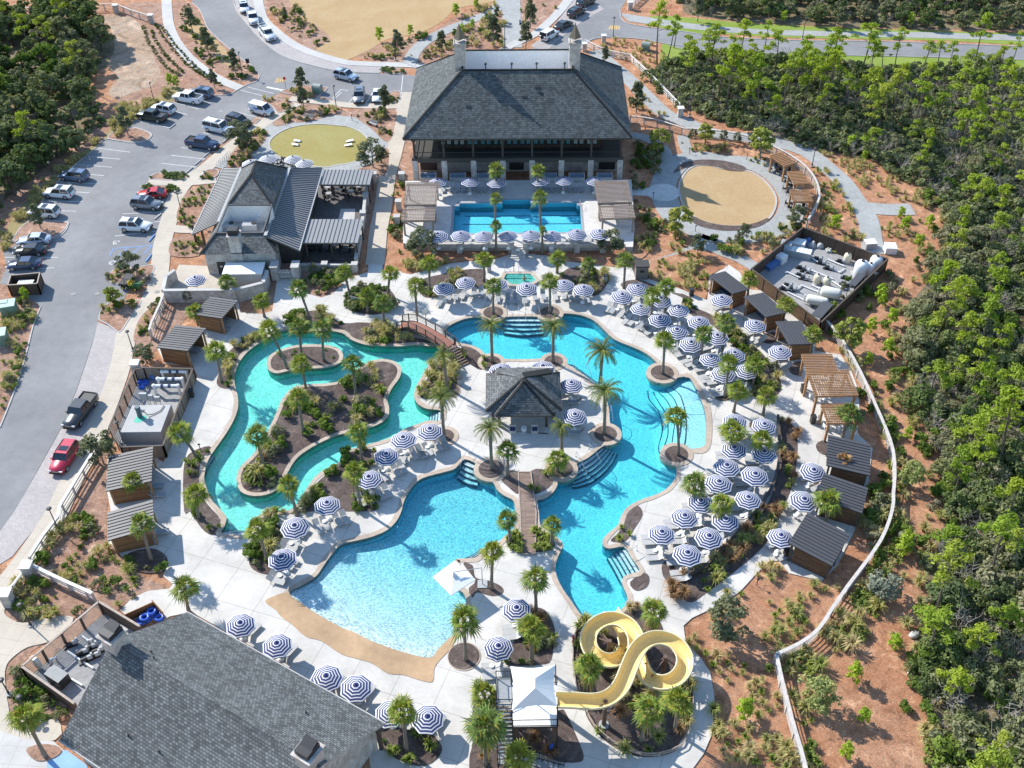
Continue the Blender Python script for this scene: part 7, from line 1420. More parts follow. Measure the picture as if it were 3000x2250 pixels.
o=thing('control_cabinet','pale control cabinet at the front fence of the lower left pump yard','cabinet',S7(240,500,.1),-.55); m=MB(); m.box((0,0,1.0),(.9,.4,1.2)); part('box',m,MT['tank'],o); m=MB(); [m.box((s*.35,0,.3),(.08,.08,.6)) for s in(-1,1)]; part('leg',m,MT['grey'],o)
for i,y in enumerate((100,235,365)):
    dx=-75*i; a,b=S6(1030+dx,y+110,.15),S6(1480+dx,y+110,.15); h=1.5
    o=pipe_run([a,Vector((a.x,a.y,h)),Vector((b.x,b.y,h)),b],.19,('uppermost','middle','lowest')[i]+' of three big white pipe hoops in the small pump yard'); m=MB(); [m.cyl(Vector((a.x,a.y,h)).lerp(Vector((b.x,b.y,h)),t),Vector((a.x,a.y,h)).lerp(Vector((b.x,b.y,h)),t+.1),.24,.24,10) for t in(.3,.6)]; wpart('coupling',m,MT['navy'],o)
vq=[S6(430,690,1.7),S6(1165,680,1.7),S6(970,1195,1.7),S6(200,1205,1.7)]; vc=sum(vq,Vector())/4; o=thing('surge_tank','raised square concrete vault with a pump on top in the small pump yard','concrete vault',(vc.x,vc.y,0)); m=MB(); m.prism(vq,0,1.7); wpart('vault',m,MT['kerb'],o); m=MB(); m.prism([q+(vc-q)*.02 for q in vq],1.7,1.78); wpart('top_slab',m,MT['kerb'],o)
o=thing('vertical_pump','dark upright pump motor on the concrete vault','pump',S6(580,900,1.78)); m=MB(); m.cyl((0,0,0),(0,0,1.3),.3,.26,12); m.cyl((0,0,1.3),(0,0,1.6),.34,.3,12); part('motor',m,plain('blue_grey_enamel',(.10,.14,.16,1),.5),o); m=MB(); m.box((.45,.1,.9),(.4,.3,.4)); part('junction_box',m,MT['grey'],o); m=MB(); m.tube([(.5,.1,.8),(.9,.1,.2),(1.5,.3,.1),(2.2,.9,.1),(2.4,1.8,.1)],.05,6); part('cable',m,MT['dark'],o)
m=MB(); q=[S6(455,1000,1.79),S6(500,900,1.79),S6(710,870,1.79),S6(680,950,1.79),S6(560,1010,1.79)]; m.flat(q,1.79); tag(ob('green_patch',mesh('green_patch',m,plain('green_mat',(.05,.42,.30,1),.6))),'bright green mat under the upright pump','mat')
for x,y,s,l in((700,640,(.9,.3,1.1),'left'),(830,650,(.6,.3,.9),'middle'),(945,660,(.7,.3,.7),'right')): o=thing('electric_cabinet',l+' one of three grey electric cabinets behind the vault','cabinet',S6(x,y+60,.12)); m=MB(); m.box((0,0,s[2]/2+1.0),s); part('box',m,MT['grey'],o); m=MB(); [m.box((k*s[0]*.4,0,.5),(.06,.06,1.0)) for k in(-1,1)]; part('leg',m,MT['grey'],o)
def heap(name,label,cat,p,r,mat,n=7,h=.4,mat2=None):
    o=thing(name,label,cat,p); rnd=random.Random(len(label)); m=MB()
    for i in range(n):
        a=rnd.uniform(0,6.28); q=rnd.uniform(0,r*.7); c=(q*math.cos(a),q*math.sin(a),0); rr=rnd.uniform(.25,.5)*r; m.lathe([(rr,0),(rr*.95,h*.4*rnd.uniform(.6,1.3)),(rr*.5,h*rnd.uniform(.6,1.2))],c,7)
    part('folds',m,mat,o,True); return o
heap('vacuum_hose','heap of blue pool hose in the small pump yard','hose',S6(640,300,.12),1.0,MT['blue'],8,.35); heap('equipment_bag','blue and white bags near the big pipe hoops','bag',S6(830,180,.12),.7,MT['bluecover'],6,.8)
heap('tarp_pile','crumpled grey tarp in the equipment yard','tarp',S5(1110,370),1.5,MT['grey'],9,.7); heap('tarp_pile','smaller grey tarp beside the yellow floats','tarp',S5(1240,420),.9,MT['grey'],7,.5); heap('tarp_pile','blue covered pile in the far left corner of the equipment yard','tarp',S5(920,300),1.2,MT['bluecover'],8,.8)
o=thing('yellow_floats','row of bright yellow floats in the equipment yard','float',S5(1375,450),-.45); m=MB(); [m.cyl((-1.2+.3*k,-.35,.2),(-1.2+.3*k,.35,.25),.15,.15,8) for k in range(9)]; part('float_body',m,MT['yellow'],o); m=MB(); [m.cyl((-1.2+.3*k,.38,.3),(-1.2+.3*k,.55,.32),.1,.1,6) for k in range(9)]; part('float_end',m,MT['white'],o)
def stackbox(p,d,rz,label,mat,lm): o=thing('storage_stack',label,'stack',p,rz); m=MB(); [m.box((0,0,d[2]*(k+.5)/3),(d[0],d[1],d[2]/3-.04)) for k in range(3)]; part('stack',m,mat,o); m=MB(); [m.box((-d[0]/2+d[0]*(k+.5)/6,0,d[2]+.03),(d[0]/6-.06,d[1],.06)) for k in range(6)]; part('slats',m,lm,o)
stackbox(S5(800,500),(3.4,1.3,1.0),-.42,'long stack of grey benches in the equipment yard',MT['grey'],MT['plaster']); stackbox(S5(600,450),(1.5,1.3,1.7),-.42,'tall blue grey cabinet in the shaded yard corner',plain('blue_grey_cabinet',(.40,.50,.60,1),.5),MT['grey']); stackbox(S5(790,380),(1.9,1.5,1.1),-.42,'white mattress stack near the yard back fence',MT['white'],MT['white']); stackbox(S5(420,660),(2.6,.9,.6),.75,'long blue covered lounge stack in the yard shade',MT['bluecover'],MT['bluecover']); stackbox(S5(540,590),(1.3,1.2,1.1),.75,'white stacked tables in the yard shade',MT['white'],MT['white'])
stackbox(G('C',1210,1600,.1),(1.6,1.3,.9),.1,'white crate on the grey path outside the yard fence',MT['grey'],MT['white']); stackbox(G('C',1340,1630,.02),(1.6,1.6,1.0),-.1,'white caged tank on the straw outside the yard fence',MT['white'],MT['white'])
# ================================================================ STREET LAMPS, SMALL LIGHTS, SIGNS
lamps=[]
def lamp(c,x,y,bx,by,z=.1):
    b=G(c,bx,by,z); p=above(c,x,y,b); h=max(2.2,p.z-z); o=thing('street_lamp',None,'street lamp',b); m=MB(); m.cyl((0,0,0),(0,0,h),.075,.05,8); m.cyl((0,0,0),(0,0,.5),.13,.11,8); part('pole',m,MT['dark'],o); m=MB(); m.lathe([(.1,0),(.28,.08),(.30,.14),(.12,.22)],(0,0,h),12); part('shade',m,MT['dark'],o); m=MB(); m.cyl((0,0,.0),(0,0,.12),.3,.3,12); part('footing',m,MT['kerb'],o); m=MB(); m.lathe([(.06,-.12),(.16,-.02),(.16,.0)],(0,0,h),10); part('lens',m,MT['white'],o); lamps.append(o)
for t in "A967,540,1002,668 A1550,342,1572,485 A1145,1242,1186,1410 A2165,560,2180,700 A315,1055,347,1145 D830,492,862,610 D762,1080,800,1205 B345,247,353,388 B780,95,786,215 B1052,168,1060,305 B1768,118,1762,245 C793,118,776,250 C52,635,46,755 C862,960,838,1078 G325,-20,382,122 F1245,115,1222,240 G115,612,200,735 G90,1130,60,1180 G130,1220,175,1290".split():
    q=t[1:].split(','); lamp(t[0],*map(float,q))
nearest_labels(lamps,'black post lamp','post lamps')
bol=[]
for t in "C42,950,42,995 C420,990,415,1035 C632,1435,622,1480 C85,1450,82,1500 A1845,765,1850,810 A1332,1100,1330,1145 D1285,1205,1300,1260 D2055,330,2058,375 F640,1045,632,1090 B70,740,70,780 B278,940,280,980 I490,425,480,475 E1722,95,1718,140 E870,190,868,230 H1322,640,1320,690 E1120,100,1118,100 B2022,1250,2020,1285 E122,55,122,90".split():
    q=t[1:].split(','); b=G(t[0],float(q[2]),float(q[3]),.1); o=thing('path_light',None,'path light',b); m=MB(); m.cyl((0,0,0),(0,0,.95),.05,.045,6); part('stem',m,MT['dark'],o); m=MB(); m.lathe([(.07,0),(.17,.06),(.06,.16)],(0,0,.92),10); part('cap',m,MT['dark'],o); bol.append(o)
nearest_labels(bol,'short black path light','path lights')
def signpost(c,x,y,h,d,label,mat,rz=0,z=.1,name='sign'):
    o=thing(name,label,'sign',G(c,x,y,z),rz); m=MB(); m.box((0,0,h/2),(.06,.06,h)); part('post',m,MT['dark'],o); m=MB(); m.box((0,-.05,h),(d[0],.04,d[1])); part('panel',m,mat,o)
signpost('A',1855,580,2.2,(.5,.5),'small red stop sign on a thin post at the parking lot entry',MT['red']); signpost('A',1610,430,1.1,(.7,.9),'small dark sign at the tip of the road island',MT['dark']); signpost('E',95,320,1.1,(1.3,.7),'grey notice board in the oval bed of low plants',MT['grey'],-.4); signpost('E',545,395,1.0,(1.1,.8),'pale notice board at the start of the arched footbridge',MT['tank'],.9); signpost('B',1145,1655,1.0,(.5,.35),'small rules sign at the foot of the terrace steps',MT['white']); signpost('E',2215,640,.01,(.01,.01),'x',MT['white']) if 0 else None
o=thing('life_ring_post','red rescue tube on a white board beside the slide bed','rescue tube',G('H',1500,850,.1)); m=MB(); m.box((0,0,.6),(.08,.08,1.2)); part('post',m,MT['white'],o); m=MB(); m.tube([(0,-.1,.2),(.03,-.12,.8),(.0,-.1,1.4)],.1,8); part('tube',m,MT['red'],o)
# brown kiosk, bins, benches
o=thing('kiosk','grey brown kiosk box on the upper right deck','kiosk',G('E',1942,135,.1)); m=MB(); m.box((0,0,1.05),(1.7,1.4,2.1)); part('body',m,plain('grey_brown_board',(.17,.16,.15,1),.7),o,uv=True); m=MB(); m.box((0,0,2.2),(1.95,1.65,.2)); part('lid',m,MT['trim'],o); m=MB(); m.box((0,-.72,1.4),(.6,.06,.4)); part('slot',m,MT['dark'],o)
bins=[]
for t in "E768,830 F55,255 F778,880 F840,1080 E1708,165 E958,100 D1245,910 E1585,1340,0 I668,290 F640,1045,0".split():
    q=t[1:].split(','); 
    if len(q)>2: continue
    o=thing('litter_bin',None,'bin',G(t[0],float(q[0]),float(q[1]),.1),.1); m=MB(); m.box((0,0,.5),(.55,.55,1.0)); part('body',m,MT['trim'] if t[0]!='E' else MT['grey'],o); m=MB(); m.box((0,0,1.05),(.62,.62,.12)); part('lid',m,MT['dark'],o); bins.append(o)
nearest_labels(bins,'square litter bin','litter bins')
def bench(c,x,y,rz,label):
    o=thing('bench',label,'bench',G(c,x,y,.1),rz); m=MB(); [m.box((0,-.18+.12*k,.45),(1.7,.1,.05)) for k in range(4)]; part('seat',m,MT['grey'],o); m=MB(); [m.box((0,.27,.6+.13*k),(1.7,.04,.1)) for k in range(3)]; part('backrest',m,MT['grey'],o)
    for s in(-1,1): m=MB(); m.box((s*.75,0,.22),(.06,.5,.44)); part('leg',m,MT['dark'],o)
bench('A',2002,775,.0,'grey bench on the plaza above the oval lawn'); bench('B',208,815,-.6,'pale bench at the right of the oval lawn'); bench('B',155,1065,.5,'dark bench below right of the oval lawn'); bench('B',1160,150,1.6,'white bench beside the wide path behind the clubhouse')
for (x,y,l) in((1928,918,'upper white bean bag board on the left of the oval lawn'),(1915,942,'lower white bean bag board on the left of the oval lawn')): o=thing('lawn_game_board',l,'game board',G('A',x,y,.06),-.1); m=MB(); m.box((0,0,.2),(1.25,.6,.06),ry=.15); part('board',m,MT['white'],o); m=MB(); m.box((.5,0,.12),(.06,.5,.22)); part('leg',m,MT['wood'],o)
for (x,y,l) in((55,918,'upper white bean bag board on the right of the oval lawn'),(45,945,'lower white bean bag board on the right of the oval lawn')): o=thing('lawn_game_board',l,'game board',G('B',x,y,.06),.15); m=MB(); m.box((0,0,.2),(1.25,.6,.06),ry=-.15); part('board',m,MT['white'],o); m=MB(); m.box((-.5,0,.12),(.06,.5,.22)); part('leg',m,MT['wood'],o)
# bike racks
rk=[]
for k in range(6):
    o=thing('bike_rack',None,'bike rack',G('A',1418+k*13,1078-k*12,.1),.9); m=MB(); m.tube([(-.4,0,0),(-.4,0,.8),(-.3,0,.9),(.3,0,.9),(.4,0,.8),(.4,0,0)],.035,6); part('hoop',m,MT['chrome'],o); m=MB(); m.box((-.4,0,.01),(.14,.14,.02)); m.box((.4,0,.01),(.14,.14,.02)); part('foot',m,MT['chrome'],o); rk.append(o)
row_labels(rk,'steel bike hoop','by the parking lot','bike hoops')
# wheel stops
ws=[]
for t in "A1340,1003,1 A1283,1055,1 A1228,1105,1 A1462,912,1 A1025,1405,0 A1118,820,1 A1672,790,1 A985,1545,2 D965,15,2".split():
    x,y,k=map(float,t[1:].split(',')); o=ob('wheel_stop',None) if 0 else None; m=MB(); m.box((0,0,.08),(1.8,.16,.14)); o=ob('wheel_stop',mesh('wheel_stop',m,MT['lineblue'] if k==2 else MT['kerb']),None,G(t[0],x,y,.04),rad(68) if k!=2 else rad(78)); o['category']='wheel stop'; ws.append((o,k))
row_labels([o for o,k in ws if k!=2],'pale concrete wheel stop','in the parking lot','wheel stops'); row_labels([o for o,k in ws if k==2],'blue painted wheel stop','in the accessible bays','wheel stops')
# hand rails by the steps
hr=[]
for t in "E1070,350,1075,400 E1150,350,1150,470 E1195,345,1195,470 E1275,350,1300,440 E1480,690,1520,740 E1585,725,1620,790 E1605,1250,1680,1340 E1520,1300,1590,1420 E825,1280,770,1370 H1915,250,1800,330 E1745,1000,1760,1080 F110,960,0,990 E1055,70,1060,120 E1150,70,1150,130 H1545,110,1530,160,0 B1545,1320,1555,1360".split():
    q=list(map(float,t[1:].split(',')))
    if len(q)>4: continue
    z=TZ if t[0]=='B' else .12; a=G(t[0],q[0],q[1],z); b=G(t[0],q[2],q[3],z); d=b-a
    if d.length>4: b=a+d.normalized()*3.2
    o=thing('hand_rail',None,'hand rail',a); m=MB(); m.tube([a,a+Vector((0,0,.85)),a.lerp(b,.5)+Vector((0,0,.8)),b+Vector((0,0,.35)),b-Vector((0,0,.3))],.03,6); wpart('tube_rail',m,MT['chrome'],o); m=MB(); m.cyl(a,a+Vector((0,0,.03)),.08,.08,8); wpart('flange',m,MT['chrome'],o); hr.append(o)
nearest_labels(hr,'steel pool hand rail','pool hand rails')
# slide bed rope fence
railfence(smooth(P("H1545,705 1510,820 1500,980 1520,1130 1545,1220"),2,False),'low timber rope fence left of the slide bed',.6,.06,MT['wood_grey'],MT['wood_grey'],1.6,'rope_fence',rails=1,pw=.14); railfence(smooth(P("H1590,1310 1640,1400 1750,1500 1900,1570 2050,1585 2212,1520 I40,1400 65,1250 60,1100"),2,False),'low timber rope fence round the front of the slide bed',.6,.06,MT['wood_grey'],MT['wood_grey'],1.6,'rope_fence',rails=1,pw=.14)
railfence(smooth(P("F612,1060 622,1250 610,1400 560,1550 I440,60 300,220 150,370 40,440"),2,False),'low dark timber fence behind the right umbrella rows',.8,.3,MT['wood_dark'],MT['wood_dark'],1.8,'timber_fence',rails=2,pw=.18)
# tube store
tq=G('G',975,690,.1); o=thing('tube_pen','slatted timber pen for blue swim rings','pen',tq,.55); 
for (cx_,cy_,w1,rz_) in((-0.9,.9,3.4,0),(1.0,.2,2.0,-1.35)): m=MB(); m.box((cx_,cy_,.55),(w1,.08,1.1),rz=rz_); part('slat_wall',m,MT['cedar'],o,uv=True)
tb_=[]
for (x,y,z) in((920,715,.1),(955,700,.1),(985,670,.1),(1015,665,.1),(940,690,.45),(985,650,.45),(1035,690,.1)):
    r=thing('swim_ring',None,'swim ring',G('G',x,y,z)); m=MB(); q=[(.38*math.cos(2*PI*k/12),.38*math.sin(2*PI*k/12),.17) for k in range(12)]; m.tube(q,.17,8,closed=True); part('ring',m,MT['blue'],r,True); m=MB(); m.cyl((.38,0,.33),(.38,0,.37),.03,.03,6); part('valve',m,MT['white'],r); tb_.append(r)
row_labels(tb_,'shiny blue inflatable swim ring','in the slatted pen','blue swim rings')
# rocks, manhole covers
for t,l in(("I1500,800,.5,.9",'flat pale rock at the edge of the right wood'),("I1480,1045,.35,.6",'small pale rock below the flat one by the wood'),("D765,130,.35,.4",'small pale boulder in the parking island')):
    x,y,a,b=map(float,t[1:].split(',')); m=MB(); m.lathe([(a*.9,0),(a,.15),(a*.7,.35),(a*.25,.42)],(0,0,0),7); o=ob('rock',mesh('rock',m,MT['stone'],True),None,G(t[0],x,y,.02),.4); o.scale=(1.3,.9,1); tag(o,l,'rock')
mh=[]
for t in "D475,248 D630,245 D940,238 D1018,232".split():
    x,y=map(float,t[1:].split(',')); m=MB(); m.cyl((0,0,-.03),(0,0,.025),.35,.35,16); o=ob('manhole_cover',mesh('manhole_cover',m,plain('cover_steel',(.22,.21,.20,1),.6)),None,G(t[0],x,y,.04 if x<700 else .11)); o['category']='manhole cover'; mh.append(o)
row_labels(mh,'round manhole cover','near the upper left pump yard','manhole covers')
# ================================================================ UMBRELLAS
def stripemat():
    return [plain('navy_canvas',(.035,.045,.14,1),.85,var=.1),plain('white_canvas',(.66,.655,.65,1),.85,var=.03)]
ST=stripemat(); ST2=[plain('slate_canvas',(.20,.21,.25,1),.85),ST[1]]
def umbrella_proto(mats,base=True,r=1.5):
    o=thing('umbrella',None,'umbrella'); m=MB(); n=8; rings=11
    def ringp(t):
        out=[]
        for i in range(n):
            for s in(0,.5):
                a=2*PI*(i+s)/n; rr=r*t*(1 if s==0 else math.cos(PI/n)*.985); z=2.72-.62*t**1.25+(0 if s==0 else .035*t); out.append(Vector((rr*math.cos(a),rr*math.sin(a),z)))
        return out
    prev=[Vector((0,0,2.72))]*16
    for k in range(1,rings+1):
        t=(k+(.16 if k%2==0 else -.10 if k<rings else 0))/rings; t=min(1,t); c=ringp(t); q=0 if k%2==0 or k==1 else 1
        if k==rings: q=1
        if k==1: m.add(c+[prev[0]],[(i,(i+1)%16,16) for i in range(16)],0)
        else: m.add(prev+c,[(i,16+i,16+(i+1)%16,(i+1)%16) for i in range(16)],q)
        prev=c
    lo=[Vector((p.x*1.0,p.y*1.0,p.z-.12)) for p in prev]; m.add(prev+lo,[(i,16+i,16+(i+1)%16,(i+1)%16) for i in range(16)],0)
    cn=part('canopy',m,mats,o); m=MB(); m.lathe([(.17,0),(.05,.12),(.03,.24)],(0,0,2.68),8); part('finial',m,mats[0],cn)
    m=MB(); m.cyl((0,0,0),(0,0,2.68),.03,.03,6); part('pole',m,MT['white'],o)
    m=MB(); m.lathe([(.34,0),(.36,.06),(.22,.26),(.07,.32)],(0,0,0),14); part('base',m,MT['white'],o)
    for i in range(8): a=2*PI*i/8; m=MB(); m.beam((0,0,2.60),(r*.97*math.cos(a),r*.97*math.sin(a),2.06),.02,.02); part('rib',m,MT['white'],o)
    return o
U=umbrella_proto(ST); kids(U); U2=umbrella_proto(ST2); kids(U2); UM=[]; used={U:False,U2:False}
def umb(c,x,y,z=.1,proto=U,grp=''):
    p=G(c,x,y,z+2.7*1.0); loc=Vector((p.x,p.y,z)); rz=R.uniform(0,.78)
    if not used[proto]: used[proto]=True; o=proto; o.location=loc; o.rotation_euler[2]=rz
    else: o=dup(proto,loc,rz)
    s=R.uniform(.96,1.04); o.scale=(s,s,1); o.rotation_euler[0]=R.uniform(-.05,.05); o.rotation_euler[1]=R.uniform(-.05,.05); UM.append((o,grp)); return o
def many(s,grp,z=.1,proto=U):
    return [umb(t[0],*map(float,t[1:].split(',')),z,proto,grp) for t in s.split()]
u_t=many("B625,1162 B828,1158 B1005,1162 B1290,1148 B1440,1150 B1640,1152",'ta',TZ); u_l=many("B622,1508 B770,1508 B925,1510 B1080,1508 B1228,1505 B1360,1506 B1522,1496 B1675,1496",'tb',TZ)
u_r=many("A1625,1040 A1735,1010 A1895,1013 A1970,1040",'rest',.1,U2); u_s=many("D1262,136",'yard')
u_h=many("E662,190 E806,150 E1012,162 E1204,188 E1440,170 E1568,198",'tub'); u_b=many("E1035,722 E1308,706 E1490,820 E1510,1016",'bar')
u_c=many("E1922,190 E1815,243 E2065,266 E1942,326 E2192,333 E2068,390 E2175,466 F105,408 F60,548 F230,508 F185,652 F338,620 F265,742 F415,722",'uc')
u_d=many("F345,1052 F530,1080 F340,1232 F530,1262 F288,1348 F465,1402 F232,1458 F120,1572 F425,1562 I10,22 I275,35 I170,142 I30,258 H2075,125",'lc')
u_k=many("F262,265 F472,432 F640,602 F845,1375 F780,1564 I640,152",'cab'); u_v=many("E568,1120 E405,1172 E282,1275 E180,1428 D2112,1598 G1905,78 G1830,286",'riv')
u_g=many("G1545,713 G1790,848 G2110,1058 H90,1122 H322,1282 H560,1318",'bh'); u_m=many("H1140,613 H1012,863",'mid')
bx_=lambda o:o.location.x
row_labels(u_t,'navy striped umbrella','in the shaded row under the clubhouse porch','striped umbrellas'); row_labels(u_l,'white and navy umbrella','along the lap pool front wall','striped umbrellas'); row_labels(u_r,'pale grey striped umbrella','behind the restaurant roof','striped umbrellas')
u_s[0]['label']='striped umbrella in the restaurant service yard'; u_s[0]['group']='striped umbrellas'
row_labels(u_h,'navy striped umbrella','in the arc below the hot tub','striped umbrellas'); row_labels(u_b[:2],'striped umbrella half hidden behind the pool bar roof','','striped umbrellas'); 
for o,l in zip(u_b[2:],('upper','lower')): o['label']=l+' of two striped umbrellas right of the pool bar'; o['group']='striped umbrellas'
row_labels(u_c,'striped umbrella','in the upper right lounger cluster','striped umbrellas'); row_labels(u_d,'navy striped umbrella','in the lower right lounger cluster','striped umbrellas'); row_labels(u_k,'striped umbrella','in front of the right cabanas','striped umbrellas',lambda o:-o.location.y,'top'); row_labels(u_v,'striped umbrella','between lazy river and splash pool','striped umbrellas'); row_labels(u_g,'striped umbrella','along the big lower left roof','striped umbrellas')
for o,l in zip(u_m,('upper','lower')): o['label']=l+' of two striped umbrellas above the slide tower'; o['group']='striped umbrellas'
# white square parasol with its tilted post
p=G('H',735,420,2.75); o=thing('square_parasol','white square cantilever parasol at the edge of the splash pool','parasol',G('H',880,520,.1)); b=o.location
cs=[G('H',735,315,2.45),G('H',870,437,2.45),G('H',712,540,2.45),G('H',592,420,2.45)]; tp_=sum(cs,Vector())/4; tp_.z=3.0; m=MB(); up=tp_
for i in range(4): m.add([cs[i],cs[(i+1)%4],up.lerp(cs[(i+1)%4],.12)+Vector((0,0,.0)),up.lerp(cs[i],.12)],[(0,1,2,3)])
m.add([up.lerp(c,.12) for c in cs]+[up+Vector((0,0,.08))],[(0,1,4),(1,2,4),(2,3,4),(3,0,4)]); m.add([up.lerp(c,.17)+Vector((0,0,.16)) for c in cs]+[up+Vector((0,0,.3))],[(0,1,4),(1,2,4),(2,3,4),(3,0,4)])
for c,d in zip(cs,cs[1:]+cs[:1]): m.add([c,d,d-Vector((0,0,.1)),c-Vector((0,0,.1))],[(0,3,2,1)])
wpart('canopy',m,MT['white'],o); m=MB(); q=G('H',915,470,.1); m.tube([q,q+Vector((0,0,2.7)),tp_+Vector((0,0,.35)),tp_],.05,6); wpart('post',m,MT['grey'],o); m=MB(); m.box((q.x,q.y,.16),(1.0,1.0,.12)); wpart('base',m,MT['grey'],o)
# ================================================================ LOUNGERS
def lounger_proto(mat,back=rad(38)):
    o=thing('lounge_chair',None,'lounger'); f=MB()
    for s in(-1,1): f.beam((-.95,s*.31,.32),(.35,s*.31,.32),.05,.05); f.beam((.35,s*.31,.32),(.35+.75*math.cos(back),s*.31,.32+.75*math.sin(back)),.05,.05)
    part('frame',f,MT['frame'],o)
    m=MB(); m.box((-.3,0,.335),(1.3,.58,.03)); part('seat',m,mat,o); m=MB(); m.beam((.35,0,.335),(.35+.75*math.cos(back),0,.335+.75*math.sin(back)),.58,.03); m=MB(); c,s_=math.cos(back),math.sin(back); v=[Vector((.35,-.29,.34)),Vector((.35+.75*c,-.29,.34+.75*s_)),Vector((.35+.75*c,.29,.34+.75*s_)),Vector((.35,.29,.34))]; slab_poly(m,v,.03); part('backrest',m,mat,o)
    for x,y in((-.8,-.31),(-.8,.31),(.55,-.31),(.55,.31)): m=MB(); m.beam((x,y,0),(x*.95,y,.32),.045,.045); part('leg',m,MT['frame'],o)
    return o
LD=lounger_proto(MT['sling'],rad(48)); kids(LD); LLt=lounger_proto(MT['sling_light'],rad(30)); kids(LLt); lused={}; LG={}
def lounge(loc,rz,proto,grp):
    if proto.name not in lused: lused[proto.name]=1; o=proto; o.location=loc; o.rotation_euler[2]=rz
    else: o=dup(proto,loc,rz)
    LG.setdefault(grp,[]).append(o); return o
# arc below the hot tub, feet towards the pool
arc=[(640,308),(700,278),(745,268),(790,262),(858,252),(905,248),(958,268),(1015,282),(1078,292),(1128,292),(1188,292),(1255,278),(1308,268),(1385,270),(1440,262),(1485,272),(1528,274),(1590,290)]
cpt=G('E',1120,-900,0)
for x,y in arc: 
    p=G('E',x,y,.1); a=math.atan2(cpt.y-p.y,cpt.x-p.x); lounge(p,a+R.uniform(-.08,.08),LD if R.random()<.8 else LLt,'in the arc below the hot tub')
for x in (660,715,755,792,860,895,930,985,1035,1280,1325,1365,1405,1475,1515,1550,1620): lounge(G('B',x,1232,TZ),PI/2+R.uniform(-.03,.03),LD,'in the shaded row below the porch')
for x in [648,690,740,775,830,880,925,965,1010,1050,1085,1215,1258,1300,1345,1395,1440,1490,1530,1575,1605,1650,1685]: lounge(G('B',x,1568,TZ),-PI/2+R.uniform(-.06,.06),LLt,'along the lap pool front wall')
def around(lst,target,grp,offs,proto,z=.1,shift=.35,jit=.06):
    for o in lst:
        L=o.location
        if isinstance(target,float): a=target
        else: a=math.atan2(L.y-target.y,L.x-target.x)
        d=Vector((math.cos(a),math.sin(a),0)); s=Vector((-d.y,d.x,0))
        for k in offs: lounge(Vector((L.x,L.y,z))+d*(shift+R.uniform(-.12,.12))+s*k,a+R.uniform(-jit,jit),proto if R.random()<.9 else LD,grp)
around(u_c,G('E',1300,1000,0),'in the upper right cluster',(-1.5,-.7,.7,1.5),LLt,shift=-.75)
around(u_d,rad(4),'in the lower right cluster',(-1.45,-.65,.65,1.4),LLt,shift=-.75)
around(u_v[:5],rad(118),'between lazy river and splash pool',(-1.5,-.7,.7,1.5),LLt,shift=-.8); around(u_v[5:],rad(160),'between lazy river and splash pool',(-1.4,-.65,.7,1.4),LLt)
around(u_g,rad(238),'beside the lower left roof',(-.6,.3),LLt,shift=-1.0); around(u_m,rad(5),'above the slide tower',(-.5,-1.7,-1.1),LLt,shift=-.6); around(u_b[2:],rad(0),'right of the pool bar',(-.8,.8),LD)
around(u_k,rad(25),'in front of the right cabanas',(-.9,.9),LLt)
for t in "D1450,480 D1440,430 D1260,620 D1020,1560 D1010,1500 G1040,140".split(): lounge(G(t[0],*map(float,t[1:].split(',')),.1),rad(170)+R.uniform(-.4,.4),LD,'beside the left cabanas')
for g,l in LG.items():
    row_labels(l,'sling lounge chair',g,'lounge chairs '+g)
# side tables
sd_=thing('side_table',None,'side table'); m=MB(); m.lathe([(.16,0),(.12,.25),(.16,.45)],(0,0,0),10); part('pedestal',m,MT['white'],sd_); m=MB(); m.cyl((0,0,.45),(0,0,.49),.24,.24,12); part('top',m,MT['white'],sd_); kids(sd_); tbs=[]; first=True
for o in u_c+u_d+u_v+u_m+u_k:
    L=o.location+Vector((R.uniform(-.6,-.3),R.uniform(-.7,-.4),0))
    if first: t=sd_; t.location=L; first=False
    else: t=dup(sd_,L,0)
    tbs.append(t)
nearest_labels(tbs,'round white side table','white side tables')
# sofas on the terrace
sf=[]
for x in(565,755,935,1345,1525,1705):
    o=thing('outdoor_sofa',None,'sofa',G('B',x,1158,TZ)); m=MB(); m.box((0,0,.2),(2.5,.85,.36)); part('frame',m,MT['frame'],o); m=MB(); m.box((0,.36,.6),(2.5,.16,.55)); m.box((-1.2,0,.5),(.14,.85,.3)); m.box((1.2,0,.5),(.14,.85,.3)); part('backrest',m,MT['frame'],o)
    for k in(-1,0,1): m=MB(); m.box((k*.75,-.03,.46),(.72,.66,.16)); m.box((k*.75,.25,.72),(.7,.16,.36)); part('cushion',m,plain('slate_blue_cushion',(.16,.21,.27,1),.9),o)
    sf.append(o)
row_labels(sf,'grey cushioned outdoor sofa','against the clubhouse wall','terrace sofas')
cts=[]
for x in(755,935,1345,1525): o=thing('coffee_table',None,'table',G('B',x,1182,TZ)); m=MB(); m.box((0,0,.38),(1.2,.6,.06)); part('top',m,MT['frame'],o); m=MB(); [m.box((a*.5,b*.25,.18),(.06,.06,.36)) for a in(-1,1) for b in(-1,1)]; part('leg',m,MT['frame'],o); cts.append(o)
row_labels(cts,'low rectangular coffee table','in front of the terrace sofas','coffee tables')
